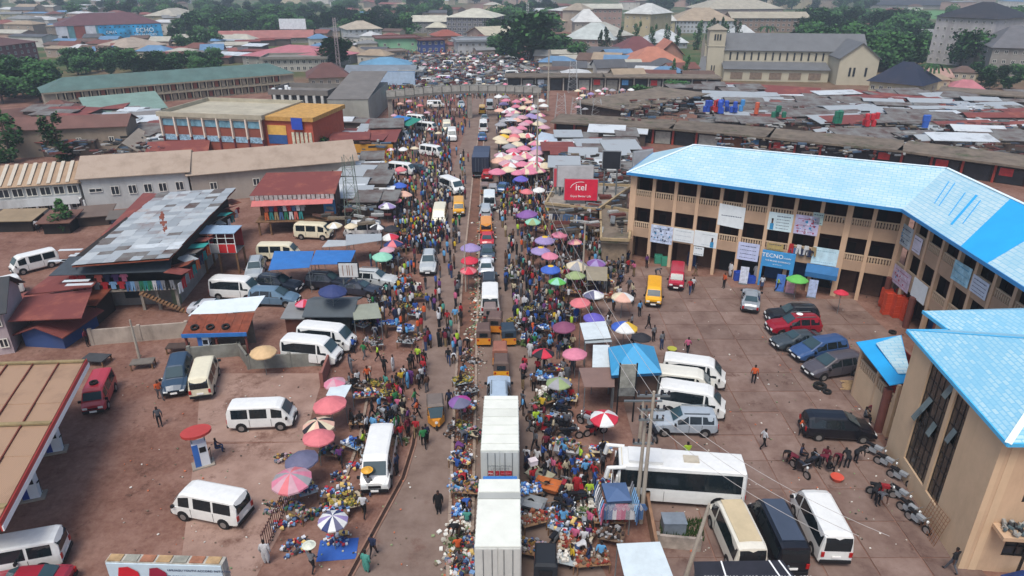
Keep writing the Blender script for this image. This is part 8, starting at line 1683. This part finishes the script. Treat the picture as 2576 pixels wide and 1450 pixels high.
crowd('crowd', spots(420, zn(1245, 262, 1340, 430, 1255, 1400)) + spots(330, zn(1250, 430, 1400, 580, 1258, 1530)) + spots(260, zn(1000, 300, 1150, 430, 960, 1130)) + spots(380, zn(970, 430, 1140, 640, 1000, 1110)) + spots(90, zn(1130, 262, 1190, 640, 1050, 1160)) + spots(230, zn(1270, 580, 1540, 740)) + spots(80, zn(1290, 740, 1440, 900)) + spots(70, zn(930, 640, 1060, 860)) + spots(60, zn(1060, 560, 1160, 900)),
      'dense crowd of traders and shoppers far up the market road')
crowd('crowd', spots(1300, zn(1010, 132, 1340, 250, 960, 1380)) + spots(120, zn(980, 245, 1190, 300, 980, 1180)) + spots(160, zn(1450, 240, 1650, 285)), 'crowd around the cars and umbrellas beyond the footbridge')
# ============================================================ TREES
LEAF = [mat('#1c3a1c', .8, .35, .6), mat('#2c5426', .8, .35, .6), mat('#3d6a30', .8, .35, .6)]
BARK = mat('#4a3c30', .95, .2)
def crownmesh(seed, kind='round'):
    rr = random.Random(seed); q = MB(); lobes = []
    if kind == 'column': lobes = [((rr.uniform(-.15, .15), rr.uniform(-.15, .15), z * .1), .16 - abs(z - 4.2) * .018, .14) for z in range(0, 10)]
    elif kind == 'palm': lobes = []
    else:
        for i in range(13): a = rr.uniform(0, 6.28); r = rr.uniform(0, .3); z = rr.uniform(.22, .76); lobes.append(((r * math.cos(a) * (1.25 - z * .6), r * math.sin(a) * (1.25 - z * .6), z), rr.uniform(.17, .26), rr.uniform(.14, .22)))
    n = 1700 if kind == 'round' else 900
    if kind == 'palm':
        for i in range(16):
            a = i * 2.4; L_ = .5 * rr.uniform(.8, 1.1); prev = Vector((0, 0, .85))
            for s in range(5):
                t = (s + 1) / 5; nx = Vector((math.cos(a) * L_ * t, math.sin(a) * L_ * t, .85 + .18 * math.sin(t * 2.6) - .22 * t * t)); w = Vector((-math.sin(a), math.cos(a), 0)) * (.055 * (1 - abs(t - .5)))
                q.add([prev - w, nx - w, nx + w, prev + w], [(0, 1, 2, 3)], rr.randrange(2)); prev = nx
        return q.mesh('crown', LEAF)
    s0 = .04 if kind == 'round' else .03
    for i in range(n):
        c, r, h = lobes[rr.randrange(len(lobes))]; u = Vector((rr.gauss(0, 1), rr.gauss(0, 1), rr.gauss(0, 1))).normalized(); k = rr.random() ** .35
        p = Vector((c[0] + u.x * r * k, c[1] + u.y * r * k, c[2] + u.z * h * k)); s = s0 * rr.uniform(.7, 1.5); a = Vector((rr.gauss(0, 1), rr.gauss(0, 1), rr.gauss(0, .5))).normalized(); b = a.orthogonal().normalized()
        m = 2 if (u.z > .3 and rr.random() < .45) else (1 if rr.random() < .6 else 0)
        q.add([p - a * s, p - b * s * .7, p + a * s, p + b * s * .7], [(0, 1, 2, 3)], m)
    return q.mesh('crown', LEAF)
def trunkmesh(seed, kind='round'):
    rr = random.Random(seed); q = MB()
    if kind == 'palm': q.cyl((0, 0, 0), (.02, 0, .86), .03, .02, 7)
    elif kind == 'column': q.cyl((0, 0, 0), (0, 0, .9), .03, .01, 6)
    else:
        q.cyl((0, 0, 0), (.01, 0, .4), .035, .024, 8)
        for i in range(4): a = i * 1.6 + rr.random(); q.cyl((.01, 0, .36), (.24 * math.cos(a), .24 * math.sin(a), .62), .018, .006, 5)
    return q.mesh('trunk', BARK)
CR = {'round': [(crownmesh(i), trunkmesh(i)) for i in range(6)], 'column': [(crownmesh(i + 20, 'column'), trunkmesh(i, 'column')) for i in range(2)], 'palm': [(crownmesh(40 + i, 'palm'), trunkmesh(i, 'palm')) for i in range(2)]}
def tree(p, h, kind='round', wide=1.0, desc=None, group=None, label=None, short=None):
    cr, tr = R.choice(CR[kind]); nm = {'round': 'broadleaf_tree', 'column': 'column_tree', 'palm': 'palm_tree'}[kind]; e = empty(nm, p, R.uniform(0, 6)); inst('trunk', tr, e, sc=(h, h, h)); inst('crown', cr, e, sc=(h * wide, h * wide, h))
    if label: tag(e, label, 'tree', group, short)
    else: auto(e, desc or {'round': 'dense green tree', 'column': 'slim column shaped tree', 'palm': 'palm tree'}[kind], 'tree', group)
    return e
tree(P(32, 408), 9, 'column', 1.25, label='shaggy column tree leftmost above the buff roof', short='the left column tree'); tree(P(158, 405), 8.5, 'column', 1.25, label='shaggy column tree right of its twin above the buff roof', short='the right column tree')
tree(P(850, 172), 12, wide=1.5, label='round dark tree wrapped round the red and white mast', short='the round dark tree'); tree(P(1335, 158), 20, wide=1.3, label='great dark tree beside the large pale hall', short='the great dark tree'); tree(P(1455, 162), 9, wide=1.3, label='small dark tree right of the great one')
tree(P(2415, 170), 14, wide=1.0, label='dark glossy tree before the stained tower block', short='the glossy tree'); tree(P(2505, 182), 13, wide=1.3, label='dark broad tree at the right edge below the grey roof', short='the right edge tree'); tree(P(802, 395), 4.5, wide=1.5, label='small bushy tree at the corner of the orange office building', short='the small bushy tree'); tree(P(165, 582), 4, 'column', 1.5, label='thin shrub against the white building veranda')
tree(P(2330, 235), 8, 'palm', 1.2, label='palm between the navy roof and the quarry yard'); tree(P(2235, 120), 9, 'palm', 1.2); tree(P(1925, 118), 9, 'palm', 1.2, label='palm right of the white peaked house'); tree(P(1705, 238), 4, wide=2.4, label='low spreading bush left of the bell tower foot'); tree(P(1620, 245), 4, wide=2.2, label='low bush beside the dark open row')
for x, y, h in ((1600, 105, 11), (1640, 108, 10), (1700, 112, 10), (1752, 112, 12), (1795, 112, 13), (1820, 108, 11), (1850, 108, 12), (1512, 128, 10), (1525, 128, 11), (1722, 196, 8), (1690, 196, 7), (1560, 118, 10), (1815, 90, 11), (1780, 90, 10), (1675, 108, 10)): tree(P(x, y + 14), h, 'column', .7, 'slim dark cypress', 'cypresses round the school and church')
used = []
for (n, x0, y0, x1, y1, md, h0, h1) in ((34, 170, 156, 560, 190, 17, 5, 7), (16, 0, 200, 130, 262, 22, 6, 10), (70, 480, 24, 900, 92, 17, 8, 12), (22, 150, 18, 480, 62, 26, 9, 14), (20, 1240, 15, 1400, 100, 24, 9, 14), (80, 2010, 60, 2330, 180, 19, 9, 14), (16, 1030, 10, 1130, 60, 24, 9, 14), (40, 1630, 2, 2190, 34, 24, 10, 16), (20, 900, 40, 1030, 96, 22, 8, 12), (14, 2380, 60, 2576, 110, 24, 10, 15), (14, 960, 5, 1370, 22, 30, 10, 15), (16, 0, 5, 150, 30, 30, 8, 12), (8, 415, 85, 545, 150, 22, 7, 10), (10, 1240, 122, 1420, 155, 22, 8, 12), (8, 2440, 180, 2576, 235, 26, 4, 6), (24, 0, -14, 2576, -2, 50, 12, 18)):
    for (x, y) in scatter(n, x0, y0, x1, y1, md): tree(P(x, y), R.uniform(h0, h1) * (1.0 if y > 100 else 1.1), 'round', R.uniform(1.0, 1.4), group='trees among the distant houses')
# ============================================================ FILLER: small houses and shacks of the town
RC = [('rust red', '#7f4a3e'), ('brown', '#6f5548'), ('grey', '#8b8d8c'), ('pale', '#bdb9a8'), ('white', '#cdd0cf'), ('tan', '#ab9679'), ('dull red', '#945248'), ('dark grey', '#5c5e62'), ('blue', '#5f8fb8')]
WCc = ['#c8b89c', '#b09c8a', '#d4cec4', '#a08f80', '#c09a88', '#d0c09a']
def occupied(x, y, rad_=10):
    return any(abs(x - a) < rad_ + w and abs(y - b) < rad_ * .55 for a, b, w in OCC)
OCC = []
for o in ALL:
    if o.type == 'EMPTY' and o.get('category') in ('building',) and o.location.y > 150:
        w_, h_ = HW.get(o.name, (10, 5)); a = o.location; b = a + Vector((math.cos(o.rotation_euler[2]) * w_, math.sin(o.rotation_euler[2]) * w_, 0)); c = (a + b) / 2; q_ = Q((c.x, c.y, 0)); OCC.append((q_[0], q_[1], w_ * q_[2] / 2)); OCC.append((q_[0], q_[1] - 8, w_ * q_[2] / 2))
def filler(x, y, wm, dm_, hm, st=1, rk=None, what='house', group='small houses of the town', rf=None, nw=None):
    if occupied(x, y, 6): return
    cn, cc = rk or R.choice(RC); p = P(x, y); s = Q((p.x, p.y, 0))[2]; w = wm * s / 2; dy = R.uniform(-.05, .05) * w
    house(what if what != 'shack' else 'market_shack', None, (x - w, y + dy), (x + w, y - dy), (hm,), dm_, R.uniform(.6, 2.2) if what == 'house' else R.uniform(.2, .7), rf or R.choice(['hip', 'gable', 'gable', 'hip'] if what == 'house' else ['shed', 'shed', 'gable']), R.choice(WCc) if what == 'house' else '#5c4d44', cc, st, nw if nw is not None else (3 if what == 'house' else 0), .9, .9, cat='house' if what == 'house' else 'shack', group=group, ov=.4,
          autod=('small %s roofed house' % cn if what == 'house' else 'market shack with %s sheet roof' % cn), roofm=({'rust red': TINR, 'grey': TIN, 'white': TINB, 'brown': TIND, 'pale': TIND, 'dark grey': TIND}.get(cn) if what == 'shack' else None))
used = []
for (n, x0, y0, x1, y1, md, wm, dm_, hm, st) in ((54, 0, 8, 470, 100, 24, 13, 9, 5.5, 2), (14, 860, 12, 1120, 50, 34, 15, 10, 4.5, 1), (34, 130, 112, 600, 152, 20, 9, 7, 3, 1), (22, 780, 95, 1000, 165, 20, 8, 7, 3.4, 1), (8, 2000, 90, 2300, 150, 40, 10, 8, 4, 1), (14, 2180, 30, 2330, 130, 34, 11, 8, 4, 1), (18, 1240, 10, 1420, 90, 26, 13, 9, 6, 2), (14, 860, 10, 1130, 60, 30, 14, 9, 6, 2), (26, 1560, 0, 2560, 26, 40, 18, 12, 7, 2), (40, 0, -10, 1500, 10, 34, 20, 14, 8, 3), (8, 1100, 112, 1240, 150, 26, 8, 6, 3, 1), (6, 2290, 190, 2440, 230, 34, 8, 6, 3, 1), (8, 0, 90, 150, 120, 40, 13, 9, 5, 1), (16, 1375, 150, 1560, 215, 26, 9, 7, 3.4, 1), (10, 1560, 195, 1760, 224, 26, 9, 7, 3.2, 1)):
    for (x, y) in scatter(n, x0, y0, x1, y1, md): filler(x, y, wm * R.uniform(.8, 1.3), dm_, hm * R.uniform(.85, 1.2), st)
used = []
for (n, x0, y0, x1, y1, md, wm, rkk) in ((120, 1800, 268, 2576, 350, 20, 8, [0, 1, 1, 2, 3, 7, 2, 7, 3, 4, 1]), (18, 2080, 350, 2576, 400, 32, 7, [1, 2, 7, 4]), (30, 1400, 372, 1600, 470, 24, 4.0, [0, 1, 2, 4, 1]), (34, 100, 300, 420, 398, 30, 5, [0, 1, 2, 4, 1]), (16, 790, 335, 980, 400, 26, 4.5, [0, 1, 2, 4]), (12, 870, 440, 960, 560, 24, 3.0, [2, 4, 1]), (26, 420, 118, 640, 165, 18, 8, [0, 3, 4, 2]), (10, 640, 92, 760, 120, 30, 9, [0, 6]), (22, 1700, 240, 1900, 262, 26, 6, [1, 2, 3]), (8, 2360, 270, 2576, 300, 34, 6, [0, 1, 2])):
    for (x, y) in scatter(n, x0, y0, x1, y1, md): filler(x, y, wm * R.uniform(.8, 1.6), R.uniform(3, 5.5), R.uniform(2.2, 3.2), 1, RC[R.choice(rkk)], 'shack', 'tin roofed shacks of the market')
yw = empty('yellow_wall', P(835, 397)); d = P(990, 398) - P(835, 397); q = MB(); q.box(0, d.length, 0, .2, 0, 2.4); q.build('panel', mat('#b5832c', .8, .15), yw); yw.rotation_euler = (0, 0, math.atan2(d.y, d.x)); tag(yw, 'ochre yellow boundary wall behind the long tan roof', 'wall', short='the ochre yellow wall')
fld = MB(); pts = [P(2190, 42), P(2420, 52), P(2500, 30), P(2260, 26)]; fld.slab([Vector((p.x, p.y, .06)) for p in pts], .02); struct(fld.build('sports_field', mat('#4f7a44', .9, .15, .05)))
jk = MB(); jc = ['#6f7476', '#9a9b98', '#5a3e36', '#44586c', '#4a443e', '#6f6454', '#5c302a', '#2a2826']
for (n, x0, y0, x1, y1, z) in ((900, 1800, 262, 2576, 392, 2.9), (300, 1400, 385, 1590, 480, 2.9), (260, 100, 300, 420, 392, 2.8), (220, 800, 335, 970, 560, 2.6), (90, 1385, 455, 1580, 590, 3.75), (160, 1560, 245, 1800, 300, 3.6)):
    for i in range(n): p = P(R.uniform(x0, x1), R.uniform(y0, y1), z); jk.obox(p + Vector((0, 0, R.uniform(-.3, .25))), R.uniform(.3, 2.2), R.uniform(.1, .7), R.uniform(.03, .4), R.choice([0, .3, -.45, 1.4]), R.randrange(8), R.uniform(-.2, .2))
for i in range(1500): p = P(R.uniform(1020, 1375), R.uniform(134, 218), R.uniform(.4, 2)); jk.obox(p, R.uniform(.5, 2.4), R.uniform(.4, 1.6), R.uniform(.1, .5), R.uniform(0, 3), R.choice((0, 1, 1, 3, 5, 6, 7)), 0)
o = jk.build('roof_junk', [mat(c, .8, .2, 2) for c in jc]); o['kind'] = 'stuff'; o['label'] = 'loose sheets, planks and stall clutter lying over the market'; o['category'] = 'junk'
# ============================================================ haze
hz = MB(); hz.box(-1300, 1300, -40, 1350, -1, 62); hm_ = bpy.data.materials.new('haze'); hm_.use_nodes = True; N = hm_.node_tree.nodes; N.clear(); oo = N.new('ShaderNodeOutputMaterial'); pvn = N.new('ShaderNodeVolumePrincipled')
pvn.inputs['Color'].default_value = (.72, .86, 1.0, 1); pvn.inputs['Density'].default_value = HAZE; pvn.inputs['Anisotropy'].default_value = 0.0; hm_.node_tree.links.new(pvn.outputs[0], oo.inputs['Volume'])
ho = hz.build('haze', hm_); ho['kind'] = 'stuff'; ho['label'] = 'pale morning haze over the town'
# ============================================================ LABELS
LM = LMK
usedlab = set(o.get('label') for o in ALL if o.get('label'))
import collections
LMA = np.array([(a[1], a[2]) for a in LM]); 
def rel(dx, dy, d):
    if abs(dx) > abs(dy): return 'right of' if dx > 0 else 'left of'
    return 'behind' if dy > 0 else 'in front of'
for o, desc, (x, y) in AUTO:
    dist = np.hypot((LMA[:, 0] - x), (LMA[:, 1] - y)); order = np.argsort(dist); done = False
    dw = len(desc.split())
    for tryi, k in enumerate(order[:110]):
        nm = LM[k][0]; r = rel(x - LM[k][1], y - LM[k][2], 0)
        for pre in ('', 'just ' if dist[k] < 4 else 'farther '):
            l = '%s %s%s %s' % (desc, pre, r, nm)
            if len(l.split()) <= 16 and l not in usedlab: usedlab.add(l); o['label'] = l; done = True; break
        if done: break
    if not done: o['label'] = ' '.join((desc + ' beside ' + LM[order[0]][0]).split()[:16])
for o in bpy.data.objects:
    if o.type == 'MESH' and o.parent is None and 'category' in o and 'label' not in o: print('nolabel', o.name)
print('objects', len(bpy.data.objects), 'landmarks', len(LM), 'people', len(PEOPLE))
